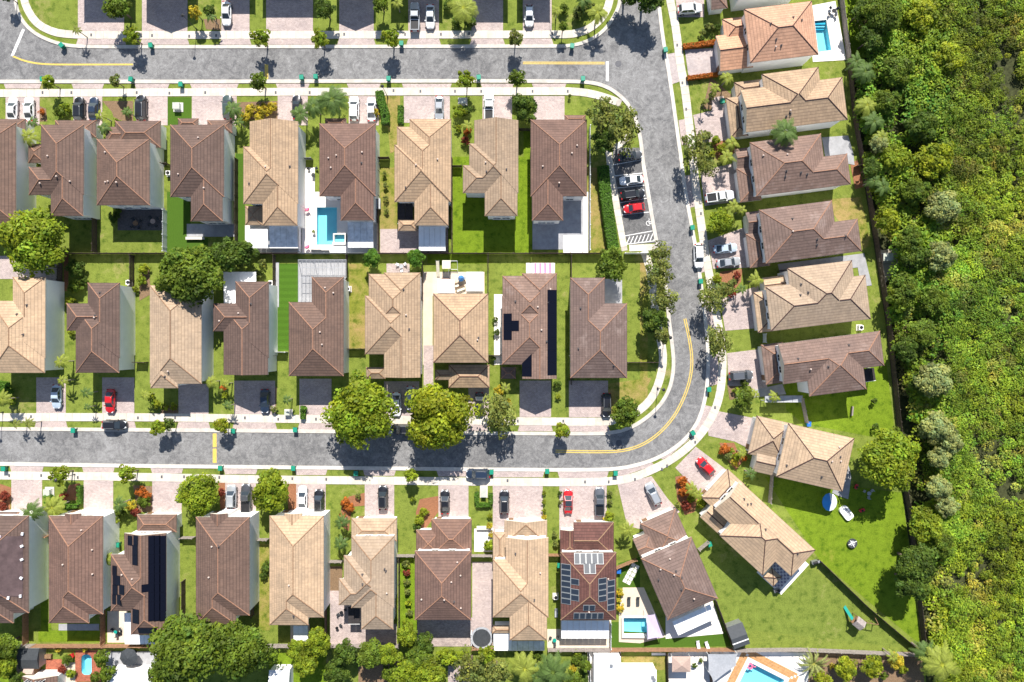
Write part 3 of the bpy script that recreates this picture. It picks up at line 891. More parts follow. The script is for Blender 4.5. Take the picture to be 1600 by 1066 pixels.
_shared = {}
def window_part(parent, pos, out, w, h, name='window'):
    """window in a wall: pos = centre (local), out = outward unit vector"""
    key = (round(w, 1), round(h, 1))
    if key not in _shared:
        fr = MB(); t = 0.07; d = 0.06
        for x0, x1, z0, z1 in ((-w/2, w/2, h/2 - t, h/2), (-w/2, w/2, -h/2, -h/2 + t), (-w/2, -w/2 + t, -h/2 + t, h/2 - t), (w/2 - t, w/2, -h/2 + t, h/2 - t), (-t/3, t/3, -h/2 + t, h/2 - t)):
            fr.box(x0, -d, z0, x1, 0.02, z1)
        fr.box(-w/2 - .08, -d - .07, -h/2 - .09, w/2 + .08, 0.02, -h/2 - 0.003)
        pn = MB(); pn.box(-w/2 + t, -0.02, -h/2 + t, -t/3, 0.01, h/2 - t); pn.box(t/3, -0.02, -h/2 + t, w/2 - t, 0.01, h/2 - t)
        _shared[key] = (fr.mesh('window_frame', M['white_trim']), pn.mesh('window_pane', M['glass']))
    f, p = _shared[key]
    rz = math.atan2(out[1], out[0]) + math.pi / 2
    o = link(name, f, parent, pos, rz)
    link('pane', p, o)
    return o

def garage_door(parent, pos, out, w=4.7, h=2.15):
    key = ('gd', round(w, 1))
    if key not in _shared:
        mb = MB()
        for i in range(4): mb.box(-w/2, -0.05, i * h/4 + 0.01, w/2, 0.02, (i + 1) * h/4 - 0.015)
        _shared[key] = mb.mesh('garage_door', M['white_trim'])
    return link('garage_door', _shared[key], parent, pos, math.atan2(out[1], out[0]) + math.pi / 2)

def door_part(parent, pos, out):
    if 'door' not in _shared:
        mb = MB(); mb.box(-.5, -.05, 0, .5, .02, 2.1); _shared['door'] = mb.mesh('front_door', M['wood'])
        mb = MB(); mb.box(.34, -.12, .98, .42, -.05, 1.06); _shared['knob'] = mb.mesh('handle', M['metal'])
    o = link('front_door', _shared['door'], parent, pos, math.atan2(out[1], out[0]) + math.pi / 2)
    link('handle', _shared['knob'], o)

HOUSES = []      # (ref phrase, centre px, front, empty, roofs)
def house(ref, label, hi, lo=(), org=None, ang=0.0, tile='brown_tile', cap='cap_orange', wall='wall', front='N', vents=4, lo_tile=None, hi_h=HI, lo_h=LO):
    """hi, lo: rectangles (x0,y0,x1,y1[,gable sides]) as the photo shows their eaves; with org they are
    local: u along the rotated x axis and v down, in pixels"""
    a = math.radians(ang)
    ex = Vector((math.cos(a), -math.sin(a))); ey = Vector((-math.sin(a), -math.cos(a)))
    def mk(rects, h):
        out = []
        k = (CAMH - h) / CAMH / S
        for i, r in enumerate(rects):
            x0, y0, x1, y1 = r[:4]; fl = r[4] if len(r) > 4 else ''
            if org is None: o = W(x0, y0, h).xy
            else:
                o = W(org[0], org[1], h).xy + ex * (x0 * k) + ey * (y0 * k)
            out.append(RR(Vector(o), ex, ey, (x1 - x0) * k, (y1 - y0) * k, h, fl, i))
        return out
    his, los = mk(hi, hi_h), mk(lo, lo_h)
    # low rectangles given with their own origin: (x0,y0,x1,y1,flags,(ox,oy))
    for i, r in enumerate(lo):
        if len(r) > 5:
            k = (CAMH - lo_h) / CAMH / S
            o = W(r[5][0], r[5][1], lo_h).xy
            los[i] = RR(Vector(o), ex, ey, (r[2] - r[0]) * k, (r[3] - r[1]) * k, lo_h, r[4], i)
    r0 = his[0]
    cpt = r0.p(r0.w / 2, r0.d / 2)
    base = Vector((cpt.x, cpt.y, 0))
    th = thing('house', base, label, 'house', 'houses of the estate', auto=False)
    wm = M[wall]; tm = M[tile]
    roof = build_roof(his, th, base, tm, M[cap], M['fascia'])
    if los: build_roof(los, th, base, M[lo_tile] if lo_tile else tm, M[cap], M['fascia'], split=True)
    mb = MB()
    for rs in (his, los):
        for i, r in enumerate(rs):
            o = OV + i * 0.012
            q = [(o, o), (r.w - o, o), (r.w - o, r.d - o), (o, r.d - o)]
            top = r.h - 0.19 - i * 0.004
            P = [r.p(*c) for c in q]
            for k in range(4):
                x, y = P[k] - base, P[(k + 1) % 4] - base
                b0, b1 = Vector((x.x, x.y, 0)), Vector((y.x, y.y, 0)); t0, t1 = Vector((x.x, x.y, top)), Vector((y.x, y.y, top))
                mb.quad([b0, t0, t1, b1])
    mb.obj('wall', wm, th)
    # openings
    allr = his + los
    FR = {'N': 0, 'E': 1, 'S': 2, 'W': 3}
    fk = FR[front]; bk = (fk + 2) % 4
    def side(r, k):
        o = OV
        q = [((o, o), (r.w - o, o)), ((r.w - o, o), (r.w - o, r.d - o)), ((r.w - o, r.d - o), (o, r.d - o)), ((o, r.d - o), (o, o))][k]
        out = [-ey, ex, ey, -ex][k]
        return q, out
    def place(r, k, zs, n, w, h, gnd=False):
        q, out = side(r, k)
        for j in range(n):
            t = (j + 1) / (n + 1)
            u = q[0][0] + (q[1][0] - q[0][0]) * t; v = q[0][1] + (q[1][1] - q[0][1]) * t
            p = r.p(u, v)
            t2 = Vector((p.x, p.y)) + out * 0.7
            for z in zs:
                if inside(his, t2.x, t2.y): continue
                if z < 3.3 and inside(los, t2.x, t2.y, -0.3): continue
                window_part(th, Vector((p.x, p.y, z)) - base + Vector((out.x, out.y, 0)) * 0.04, out, w, h)
    for r in his:
        nn = max(1, int(side(r, 0)[0][1][0] / 3.2)) if fk in (0, 2) else max(1, int(r.d / 3.2))
        place(r, fk, (4.55,), min(nn, 2), 1.3, 1.1)
        place(r, bk, (4.55, 1.5), nn, 1.5, 1.3)
        break
    r = his[-1]
    if len(his) > 1: place(r, bk, (4.55, 1.4), 2, 1.5, 1.3)
    blk = los[0] if los else his[0]
    q, out = side(blk, fk)
    L = (blk.w if fk in (0, 2) else blk.d)
    def at(t):
        u = q[0][0] + (q[1][0] - q[0][0]) * t; v = q[0][1] + (q[1][1] - q[0][1]) * t
        p = blk.p(u, v); return Vector((p.x, p.y, 0.02)) - base + Vector((out.x, out.y, 0)) * 0.04
    if L > 6.2:
        garage_door(th, at(0.62), out); door_part(th, at(0.12), out)
    else:
        garage_door(th, at(0.5), out, w=max(2.4, L - 2))
    # roof vents
    rr = random.Random(len(HOUSES) * 13 + 5)
    cnt = 0; tries = 0
    if 'vent' not in _shared:
        v1 = MB(); v1.tube((0, 0, -0.15), (0, 0, 0.28), 0.13, 0.13, 8); v1.tube((0, 0, 0.28), (0, 0, 0.38), 0.2, 0.12, 8)
        _shared['vent'] = v1.mesh('roof_vent', M['vent'])
        v2 = MB(); v2.tube((0, 0, -0.2), (0, 0, 0.45), 0.1, 0.1, 8); v2.box(-.22, -.22, -.06, .22, .22, 0.05)
        _shared['vent2'] = v2.mesh('roof_vent', M['vent_dark'])
    while cnt < vents and tries < 40:
        tries += 1
        r = rr.choice(his[:2])
        p = r.p(rr.uniform(1.2, r.w - 1.2), rr.uniform(1.8, r.d - 1.8))
        z = roof_height(his, p.x, p.y)
        if z < 0: continue
        link('roof_vent', _shared['vent' if rr.random() < (0.75 if 'brown' in tile else 0.3) else 'vent2'], roof, Vector((p.x, p.y, z)) - base, scale=(0.9,) * 3)
        cnt += 1
    cx = 800 + base.x * S; cy = 533 - base.y * S
    HOUSES.append(dict(ref=ref, c=(cx, cy), front=front, th=th, his=his, los=los, base=base, ang=ang, roof=roof))
    return HOUSES[-1]

def on_roof(rs, px, py):
    """world point of the roof surface the photograph shows at (px, py), and its normal"""
    h = rs[0].h + 1
    for _ in range(12):
        w = W(px, py, h); z = roof_height(rs, w.x, w.y)
        if z < 0: z = rs[0].h
        h = 0.5 * h + 0.5 * z
    w = W(px, py, h); e = 0.1
    z = roof_height(rs, w.x, w.y)
    dx = (roof_height(rs, w.x + e, w.y) - roof_height(rs, w.x - e, w.y)) / (2 * e)
    dy = (roof_height(rs, w.x, w.y + e) - roof_height(rs, w.x, w.y - e)) / (2 * e)
    if abs(dx) > 2: dx = 0
    if abs(dy) > 2: dy = 0
    return Vector((w.x, w.y, z)), Vector((-dx, -dy, 1)).normalized()

def panels(hd, x0, y0, x1, y1, nx, ny, mat='solar', framed=True, parent=None, ang=0.0):
    """a rack of panels lying on the slope: nx by ny of them inside the pixel rectangle"""
    rs = hd['his']
    cells = []
    pc, nrm = on_roof(rs, (x0 + x1) / 2, (y0 + y1) / 2)
    k = (CAMH - pc.z) / CAMH / S
    for i in range(nx):
        for j in range(ny):
            cells.append(((x0 + (i + .5) * (x1 - x0) / nx), (y0 + (j + .5) * (y1 - y0) / ny)))
    w = (x1 - x0) / nx * k; d = (y1 - y0) / ny * k
    ux = Vector((1, 0, -nrm.x / nrm.z)); uy = Vector((0, 1, -nrm.y / nrm.z))
    w *= ux.length; d *= uy.length
    ux.normalize(); uy = nrm.cross(ux)
    rot = Matrix((ux, uy, nrm)).transposed().to_euler()
    g = 0.03 if framed else 0.008
    key = ('sp', round(w, 2), round(d, 2), mat, framed)
    if key not in _shared:
        mb = MB(); mb.box(-w/2 + g, -d/2 + g, 0.05, w/2 - g, d/2 - g, 0.10, 1 if framed else 0)
        t = 0.07 if framed else 0.02
        mb.box(-w/2 + g + t, -d/2 + g + t, 0.09, w/2 - g - t, d/2 - g - t, 0.115, 0)
        _shared[key] = mb.mesh('solar_panel', [M[mat], M['solar_frame']])
    for cx, cy in cells:
        wpt = W(cx, cy, pc.z)
        # intersect the column with the plane of the slope
        z = pc.z
        for _ in range(8):
            wpt = W(cx, cy, z); z = pc.z - (nrm.x * (wpt.x - pc.x) + nrm.y * (wpt.y - pc.y)) / nrm.z
        link('solar_panel', _shared[key], parent or hd['th'], Vector((wpt.x, wpt.y, z)) - hd['base'], rot=rot)

def cover(px0, py0, px1, py1, h=2.75, n=5, mat='white_roof', label=None, ang=0.0, org=None, axis='x', name='patio_cover', cat='patio cover', hole=False, posts=True, slope=0.25, gap=0.02):
    """flat patio roof of long panels on posts"""
    k = (CAMH - h) / CAMH / S
    a = math.radians(ang)
    ex = Vector((math.cos(a), -math.sin(a))); ey = Vector((-math.sin(a), -math.cos(a)))
    if org is None: o = W(px0, py0, h).xy
    else: o = W(org[0], org[1], h).xy + ex * (px0 * k) + ey * (py0 * k)
    w, d = (px1 - px0) * k, (py1 - py0) * k
    o = Vector(o)
    base = Vector((*(o + ex * w / 2 + ey * d / 2), 0))
    th = thing(name, base, label, cat, None)
    rzz = -a
    th.rotation_euler = (0, 0, rzz)
    for i in range(n):
        mb = MB()
        if axis == 'x':
            x0, x1 = -w/2 + i * w / n + gap, -w/2 + (i + 1) * w / n - gap
            mb.hexa([(x0, -d/2, h - .12 - slope), (x1, -d/2, h - .12 - slope), (x1, d/2, h - .12), (x0, d/2, h - .12)],
                    [(x0, -d/2, h - slope), (x1, -d/2, h - slope), (x1, d/2, h), (x0, d/2, h)])
            mb.hexa([(x0, -d/2, h - slope - .01), (x0 + .06, -d/2, h - slope - .01), (x0 + .06, d/2, h - .01), (x0, d/2, h - .01)],
                    [(x0, -d/2, h - slope + .05), (x0 + .06, -d/2, h - slope + .05), (x0 + .06, d/2, h + .05), (x0, d/2, h + .05)])
        else:
            y0, y1 = -d/2 + i * d / n + gap, -d/2 + (i + 1) * d / n - gap
            mb.box(-w/2, y0, h - .1, w/2, y1, h)
        mb.obj('roof_panel', M[mat], th)
    if posts:
        for x in (-w/2 + .12, w/2 - .12):
            for y in (-d/2 + .15,) + ((d/2 - .15,) if posts == 4 else ()):
                mb = MB(); mb.box(x - .06, y - .06, 0, x + .06, y + .06, h - .14 - (slope if y < 0 else 0)); mb.obj('post', M['white_trim'], th)
    mb = MB(); z = h - .12 - slope
    mb.box(-w/2, -d/2 - .08, z - .05, w/2, -d/2 - .005, z + .14); mb.obj('gutter', M['white_trim'], th)
    return th
H = {}
# upper row (gardens at the bottom, street above)
H['A0'] = house("the upper row's first house", 'brown tiled house cut by the left edge of the upper row', [(-60, 192, 25, 349)], [(-30, 186, 40, 210)], vents=2)
H['A1'] = house("the upper row's second house", 'brown tiled house with a stepped roof wing, second in the upper row, green tree behind', [(64, 195, 131, 305), (45, 261, 131, 305), (79, 200, 130, 338)], [(86, 188, 150, 215), (44, 225, 70, 255)], vents=4)
H['A2'] = house("the upper row's third house", 'brown tiled house, plain rectangular hip roof and side garage roof, in the upper row', [(151, 217, 234, 321)], [(180, 189, 251, 231), (165, 198, 205, 224)], vents=4)
H['A3'] = house("the upper row's fourth house", 'brown tiled house between two strips of bright artificial turf in the upper row', [(266, 195, 350, 308), (298, 200, 348, 346)], [(324, 188, 363, 208), (278, 185, 310, 200)], vents=3)
H['A4'] = house("the upper row's fifth house", 'tan tiled house with a square roof opening and white patio, left of the pool house', [(390, 190, 466, 319, 'N'), (380, 229, 466, 319), (410, 235, 465, 353)], [(383, 322, 410, 352)], tile='tan_tile', cap='cap_tan', vents=3)
H['A5'] = house("the upper row's sixth house", 'brown tiled house with the turquoise swimming pool beside its rear wing', [(499, 193, 587, 307), (532, 198, 584, 345)], [(508, 185, 541, 199)], tile='brown_tile2', vents=5)
H['A6'] = house("the upper row's seventh house", 'tan tiled house with pinkish paved patio and panelled cover behind, right of the pool house', [(640, 186, 705, 310), (620, 198, 705, 312), (616, 226, 705, 316), (647, 230, 701, 353)], [(622, 343, 652, 361)], tile='tan_tile', cap='cap_tan', vents=3)
H['A7'] = house("the upper row's eighth house", 'narrow tan tiled house over a shaded green garden in the upper row', [(741, 188, 810, 302, 'N'), (733, 224, 810, 302), (723, 258, 810, 302), (757, 192, 809, 338, 'N')], [], tile='tan_tile', cap='cap_tan', vents=3)
H['A8'] = house("the upper row's last house", 'brown tiled house nearest the parking bays at the right end of the upper row', [(829, 187, 917, 307), (831, 192, 880, 345)], [(882, 180, 915, 192)], tile='brown_tile2', vents=4)
# middle row (street below)
H['B0'] = house("the middle row's first house", 'pale tan tiled house at the left edge of the middle row', [(20, 433, 71, 560), (-16, 470, 70, 583)], [], front='S', tile='tan_tile2', cap='cap_tan', vents=3)
H['B1'] = house("the middle row's second house", 'brown tiled house with a side wing, red car parked in front, in the middle row', [(137, 442, 187, 560), (104, 474, 187, 517), (118, 480, 186, 583)], [], front='S', vents=3)
H['B2'] = house("the middle row's third house", 'pale tan tiled house half covered by the big dark tree', [(234, 446, 315, 600), (235, 560, 278, 607)], [], front='S', tile='tan_tile2', cap='cap_tan', vents=2)
H['B3'] = house("the middle row's fourth house", 'brown tiled house with a flat white annex roof at its upper left corner', [(368, 440, 420, 560), (333, 474, 420, 518), (349, 480, 419, 586, 'S')], [], front='S', vents=3)
H['B4'] = house("the middle row's fifth house", 'brown tiled house with a mesh screened patio cage at the back', [(487, 433, 537, 560), (451, 472, 537, 588)], [], front='S', vents=4)
H['B5'] = house("the middle row's sixth house", 'tan tiled house behind the first big street tree, two round topiary trees in its garden', [(600, 426, 657, 590, 'S'), (576, 428, 657, 520), (570, 462, 657, 554)], [(572, 574, 602, 592)], front='S', tile='tan_tile', cap='cap_tan', vents=3)
H['B6'] = house("the middle row's seventh house", 'tan tiled house with a separate lower garage roof, white patio furniture behind', [(677, 459, 763, 567)], [(701, 570, 765, 606), (680, 578, 711, 594)], front='S', tile='tan_tile', cap='cap_brown', vents=2)
H['B7'] = house("the middle row's eighth house", 'brown tiled house with black solar panels and a red and white awning behind', [(816, 427, 870, 592, 'S'), (785, 431, 870, 520), (784, 462, 870, 570)], [(783, 574, 806, 592)], front='S', tile='mauve_tile', vents=6)
H['B8'] = house("the middle row's last house", 'brown tiled house at the right end of the middle row, next to the corner lawn', [(891, 434, 945, 560), (891, 474, 980, 591)], [], front='S', tile='mauve_tile', vents=3)
# lower row (street above)
H['D0'] = house("the lower row's first house", 'brown tiled house under a large plum coloured roof tarpaulin, cut by the left edge', [(-40, 806, 45, 958), (-40, 830, 21, 974)], [(-20, 800, 30, 812)], vents=0)
H['D1'] = house("the lower row's second house", 'brown tiled house between two narrow lawns, second in the lower row', [(76, 806, 161, 960), (76, 830, 139, 974), (101, 802, 127, 845, 'N')], [], tile='brown_tile2', vents=4)
H['D2'] = house("the lower row's third house", 'brown tiled house with wide black solar panels and a stepped solar array', [(194, 833, 260, 955, 'N'), (173, 866, 260, 955), (204, 836, 259, 992)], [(214, 804, 276, 832)], vents=2)
H['D3'] = house("the lower row's fourth house", 'brown tiled house directly above the large dark green trees at the bottom', [(306, 808, 390, 962), (306, 830, 369, 976), (328, 802, 356, 845, 'N')], [], vents=3)
H['D4'] = house("the lower row's fifth house", 'tan tiled house with a plain long hip roof, white slab behind, in the lower row', [(421, 806, 506, 965), (421, 830, 482, 977), (444, 802, 472, 845, 'N')], [], tile='tan_tile2', cap='cap_tan', vents=2)
H['D5'] = house("the lower row's sixth house", 'tan tiled house with a dark square awning over its paved back patio', [(549, 838, 616, 950), (537, 868, 616, 946), (529, 904, 616, 946), (564, 842, 615, 984)], [(549, 810, 620, 846)], tile='tan_tile2', cap='cap_tan', vents=5)
H['D6'] = house("the lower row's seventh house", 'reddish brown house with a plain square hip roof and a lower front roof', [(648, 861, 736, 969)], [(674, 811, 737, 868), (650, 828, 690, 868)], tile='brown_tile2', vents=7)
H['D7'] = house("the lower row's eighth house", 'tan tiled house between the round trampoline and the solar panel house', [(790, 840, 857, 965, 'N'), (770, 874, 857, 965), (796, 845, 855, 1001)], [(788, 813, 855, 850, 'N'), (770, 831, 792, 876), (769, 977, 800, 990)], tile='tan_tile2', cap='cap_tan', vents=3)
H['D8'] = house("the lower row's ninth house", 'maroon roofed house covered with many framed blue solar panels', [(876, 863, 963, 969)], [(896, 816, 959, 868, 'W'), (875, 828, 905, 868, 'N')], tile='maroon_tile', cap='cap_tan', vents=2)
H['D9'] = house("the lower row's last house", 'brown tiled house turned at an angle beside the small rectangular pool', [(0, 0, 86, 105)], [(0, 0, 60, 62, '', (1000.4, 818.2)), (0, 0, 31, 34, 'W', (988.4, 842.3))], org=(1001.5, 872.9), ang=-23.3, tile='mauve_tile', vents=8)
# right column (street at the left)
H['C0'] = house("the right column's first house", 'brown tiled house cut by the top edge beside the salmon roof', [(0, 0, 100, 60)], [(0, 0, 26, 44, 'W', (1106, -28))], org=(1148, -62), ang=-7, front='W', tile='mauve_tile', wall='wall_white', vents=0)
H['C1'] = house("the right column's second house", 'salmon pink tiled house beside the upper right swimming pool', [(0, 0, 107, 84.5)], [(0, 0, 52, 56, 'WE', (1118.4, 56)), (0, 0, 46, 35, '', (1128, 30))], org=(1162.3, 14.6), ang=-7, front='W', tile='salmon_tile', cap='cap_dark', wall='wall_white', vents=6)
H['C2'] = house("the right column's third house", 'tan tiled house below the salmon roofed one in the right column', [(0, 0, 160, 67, 'W'), (35.4, -20.4, 125, 66.8)], [(0, 0, 48, 25, '', (1147, 129)), (0, 0, 28, 63, '', (1134, 153))], org=(1157.4, 140.6), ang=-7.2, front='W', tile='tan_tile', cap='cap_dark', vents=3)
H['C3'] = house("the right column's fourth house", 'mauve brown tiled house with a palm leaning over its roof and a pickup in front', [(0, 0, 112, 84.7), (0, 36, 149, 84.7)], [(0, 0, 32, 31, 'WE', (1148, 233)), (0, 0, 34, 54, '', (1150, 263))], org=(1171.5, 222.6), ang=-7.1, front='W', tile='mauve_tile', vents=6)
H['C4'] = house("the right column's fifth house", 'brown tiled house with two silver cars parked in front in the right column', [(0, 0, 114.8, 84.7), (0, 33.5, 151, 84.7)], [(0, 0, 32, 34, 'WE', (1165, 332)), (0, 0, 32, 54, '', (1165, 365.6))], org=(1186, 328), ang=-7.4, front='W', tile='mauve_tile', vents=5)
H['C5'] = house("the right column's sixth house", 'tan tiled house between two brown ones in the middle of the right column', [(0, 0, 157, 69.5), (37, -25.3, 139, 69.3)], [(0, 0, 42, 26, 'WE', (1191.4, 434)), (0, 0, 32, 64, '', (1176.8, 457))], org=(1196.3, 448.8), ang=-7.0, front='W', tile='tan_tile2', cap='cap_dark', vents=3)
H['C6'] = house("the right column's seventh house", 'brown tiled house with a large hip wing pointing at the lawn, grey car in front', [(0, 0, 100, 63.8, 'W'), (2, 0, 160.5, 54.8), (38, 0.3, 128, 88)], [(0, 0, 34, 63, '', (1189, 539))], org=(1215.8, 537.4), ang=-7.3, front='W', tile='mauve_tile', vents=4)
H['C7'] = house("the right column's eighth house", 'tan tiled house tilted clockwise beside the large lawn, big round tree at its right', [(0, 0, 106, 85.5)], [(0, 0, 58, 61.5, '', (1182.2, 649.5)), (0, 0, 46, 34, 'WE', (1183, 703))], org=(1231.8, 661.7), ang=12.8, front='W', tile='tan_tile2', cap='cap_dark', wall='wall_white', vents=6)
H['C8'] = house("the diagonal tan house", 'tan tiled house standing diagonally at the bend of the street, red car in front', [(0, 0, 160, 56, 'W'), (0, 0, 90, 59.5, 'W'), (34, 0, 126, 85)], [(-27, -1, 10, 60), (-8, 56, 40, 84, 'W'), (128, 66, 150, 87)], org=(1156.3, 751.7), ang=42.5, front='W', tile='tan_tile2', cap='cap_dark', wall='wall_white', vents=5)
# across the street at the top: their walls are out of the picture, their shadows are not
for i, (x0, x1, y1, g) in enumerate(((104, 188, -38, ''), (206, 290, -38, 'S'), (336, 384, -52, ''), (396, 486, -46, ''), (517, 581, -38, 'S'), (606, 690, -38, ''), (738, 797, -38, ''), (812, 866, -38, ''))):
    H['T%d' % i] = house('the houses across the top', 'house above the top edge, only its shadow shows', [(x0, y1 - 110, x1, y1, g)], [], front='S', vents=0)
# roofs cut by the bottom edge
H['F0'] = house("the bottom left corner roof", 'low brown roof cut by the bottom edge at the far left', [(32, 1056, 90, 1150, 'NS')], [], vents=0, hi_h=3.2)
H['F0']['th']['category'] = 'house'

# solar arrays
h = H['B7']
panels(h, 855, 453, 870, 586, 1, 7, framed=False); panels(h, 816, 548, 831, 588, 1, 3, framed=False)
panels(h, 787, 490, 800, 531, 1, 3, framed=False); panels(h, 800, 501, 811, 517, 1, 1, framed=False)
h = H['D2']
panels(h, 232.5, 837, 258.5, 970, 3, 9, framed=False); panels(h, 199, 837, 217, 852, 2, 1, framed=False); panels(h, 206, 852, 217, 883, 1, 2, framed=False)
for k in range(4): panels(h, 175, 884 + k * 15, 184 + (k if k < 3 else 1) * 6, 899 + k * 15, 1 + k // 2, 1, framed=False)
panels(h, 206, 952, 219, 974, 1, 2, framed=False); panels(h, 222, 913, 231, 925, 1, 1, framed=False); panels(h, 216, 980, 246, 990, 3, 1, framed=False)
h = H['D8']
panels(h, 897, 865, 943, 881, 5, 1, 'solar_blue'); panels(h, 912, 881, 931, 896, 2, 1, 'solar_blue')
panels(h, 877, 881, 892, 944, 1, 7, 'solar_blue'); panels(h, 892, 904, 905, 914, 1, 1, 'solar_blue'); panels(h, 892, 920, 905, 939, 1, 2, 'solar_blue')
panels(h, 934, 903, 948, 940, 1, 4, 'solar_blue'); panels(h, 948, 906, 961, 954, 1, 5, 'solar_blue')
panels(h, 911, 944, 930, 955, 2, 1, 'solar_blue'); panels(h, 896, 956, 943, 968, 5, 1, 'solar_blue')
# plum tarpaulin over the first house of the lower row, with its white sand bags
hd = H['D0']
mb = MB(); NX, NY = 8, 14
gpts = {}
for i in range(NX + 1):
    for j in range(NY + 1):
        px = -30 + (36 + 30) * i / NX; py = 838 + 94 * j / NY - (3 if i == NX else 0)
        p, n = on_roof(hd['his'], px, py)
        gpts[i, j] = p + n * (0.09 + 0.05 * math.sin(i * 2.1 + j * 1.3)) - hd['base']
for i in range(NX):
    for j in range(NY):
        mb.quad([gpts[i, j], gpts[i, j+1], gpts[i+1, j+1], gpts[i+1, j]])
tarp = thing('roof_tarpaulin', hd['base'], 'plum coloured tarpaulin spread over the brown roof at the left edge', 'tarpaulin', auto=False)
mb.obj('sheet', M['purple_fab'], tarp, smooth=True)
for px, py in ((36, 834), (35, 853), (35, 874), (34, 903), (33, 931), (14, 934), (0, 838)):
    p, n = on_roof(hd['his'], px, py); m2 = MB(); m2.box(-.25, -.2, 0, .25, .2, .18)
    m2.obj('sand_bag', M['white_fab'], tarp, loc=p + Vector((0, 0, .1)) - hd['base'], rz=px)

# patio covers
cover(420, 353, 465, 387, n=5, mat='white_dirty', label='stained white panelled patio cover behind the tan house left of the pool')
cover(384, 358, 419, 387, n=4, mat='white_roof', label='clean white patio cover beside the stained one, behind the tan house')
cover(543, 347, 583, 386, n=4, mat='white_dirty', label='streaked white panelled patio cover beside the turquoise pool')
cover(654, 354, 696, 391, n=5, mat='white_roof', label='white patio cover of five long panels over the pinkish patio')
cover(349, 425, 400, 474, n=4, mat='white_roof', label='flat white annex roof at the back of a brown house, dark tree at its left')
cover(458, 978, 481, 1002, n=3, mat='white_roof', label='small white patio cover behind the plain tan house of the lower row')
cover(194, 958, 216, 1007, n=2, mat='white_roof', label='narrow white patio cover left of the solar house rear wing', h=2.6)
cover(216, 993, 258, 1007, n=5, mat='white_roof', label='shallow white patio cover behind the house with the black solar array', h=2.6)
cover(800, 1002, 851, 1017, n=6, mat='white_dirty', label='shallow patio cover behind the tan house left of the maroon roof')
cover(771, 990, 800, 1017, n=3, mat='white_roof', label='white patio cover beside the round trampoline')
cover(877, 970, 952, 998, n=8, mat='white_roof', label='wide white patio cover of eight panels behind the maroon roofed house')
cover(0, 0, 66, 24, n=7, mat='white_roof', label='angled white patio cover behind the turned brown house', org=(1050, 971.5), ang=-24.5)
cover(1195, 619, 1253, 628, n=4, mat='grey_fab', label='narrow grey side cover beside the brown house with the rear wing', h=2.4, slope=0.05, org=None)
# dark awnings and courts
for (x0, y0, x1, y1, lb, ang, org) in ((621, 318, 645, 349, 'dark mesh cover over the courtyard of the tan house right of the pool', 0, None), (544, 948, 562, 975, 'dark square awning over the paved patio of a tan house', 0, None),
     (400, 318, 409, 345, 'small dark mesh cover beside the tan house left of the pool', 0, None), (0, 0, 18, 20, 'dark flat awning at the rear of a brown house above the large lawn', -8, (1348, 577)), (0, 0, 20, 24, 'dark mesh cover', 0, None)):
    if lb == 'dark mesh cover': continue
    cover(x0, y0, x1, y1, n=2, mat='awning', label=lb, slope=0.0, posts=4, ang=ang, org=org, name='awning', cat='awning')
# ------------------------------------------------------------------ cars
def sup(L, Wd, n=5.0, k=28):
    out = []
    for i in range(k):
        t = 2 * math.pi * i / k; c, s = math.cos(t), math.sin(t)
        out.append((L / 2 * math.copysign(abs(c) ** (2 / n), c), Wd / 2 * math.copysign(abs(s) ** (2 / n), s)))
    return out
PAINT = {'white': (0.80, 0.80, 0.79), 'silver': (0.42, 0.44, 0.46), 'grey': (0.13, 0.14, 0.155), 'darkgrey': (0.055, 0.058, 0.062), 'black': (0.012, 0.012, 0.014),
         'navy': (0.018, 0.03, 0.055), 'red': (0.50, 0.012, 0.015), 'green': (0.045, 0.07, 0.06), 'paleblue': (0.42, 0.50, 0.58)}
PM = {k: glossy('paint_' + k, c, 0.28, 0.35 if k in ('silver', 'grey') else 0.0, 0.8) for k, c in PAINT.items()}
KINDS = {'sedan': dict(L=4.75, W=1.84, belt=0.92, top=1.44, a=(-1.85, 1.25), b=(-0.85, 0.30)),
         'suv': dict(L=4.75, W=1.92, belt=1.08, top=1.72, a=(-2.18, 1.28), b=(-1.72, 0.42)),
         'hatch': dict(L=4.2, W=1.80, belt=0.98, top=1.52, a=(-1.98, 1.15), b=(-1.35, 0.30)),
         'van': dict(L=5.0, W=1.98, belt=1.10, top=1.82, a=(-2.38, 1.72), b=(-2.1, 0.85)),
         'pickup': dict(L=5.7, W=1.98, belt=1.12, top=1.82, a=(-0.55, 1.45), b=(-0.30, 0.72))}
_cars = {}
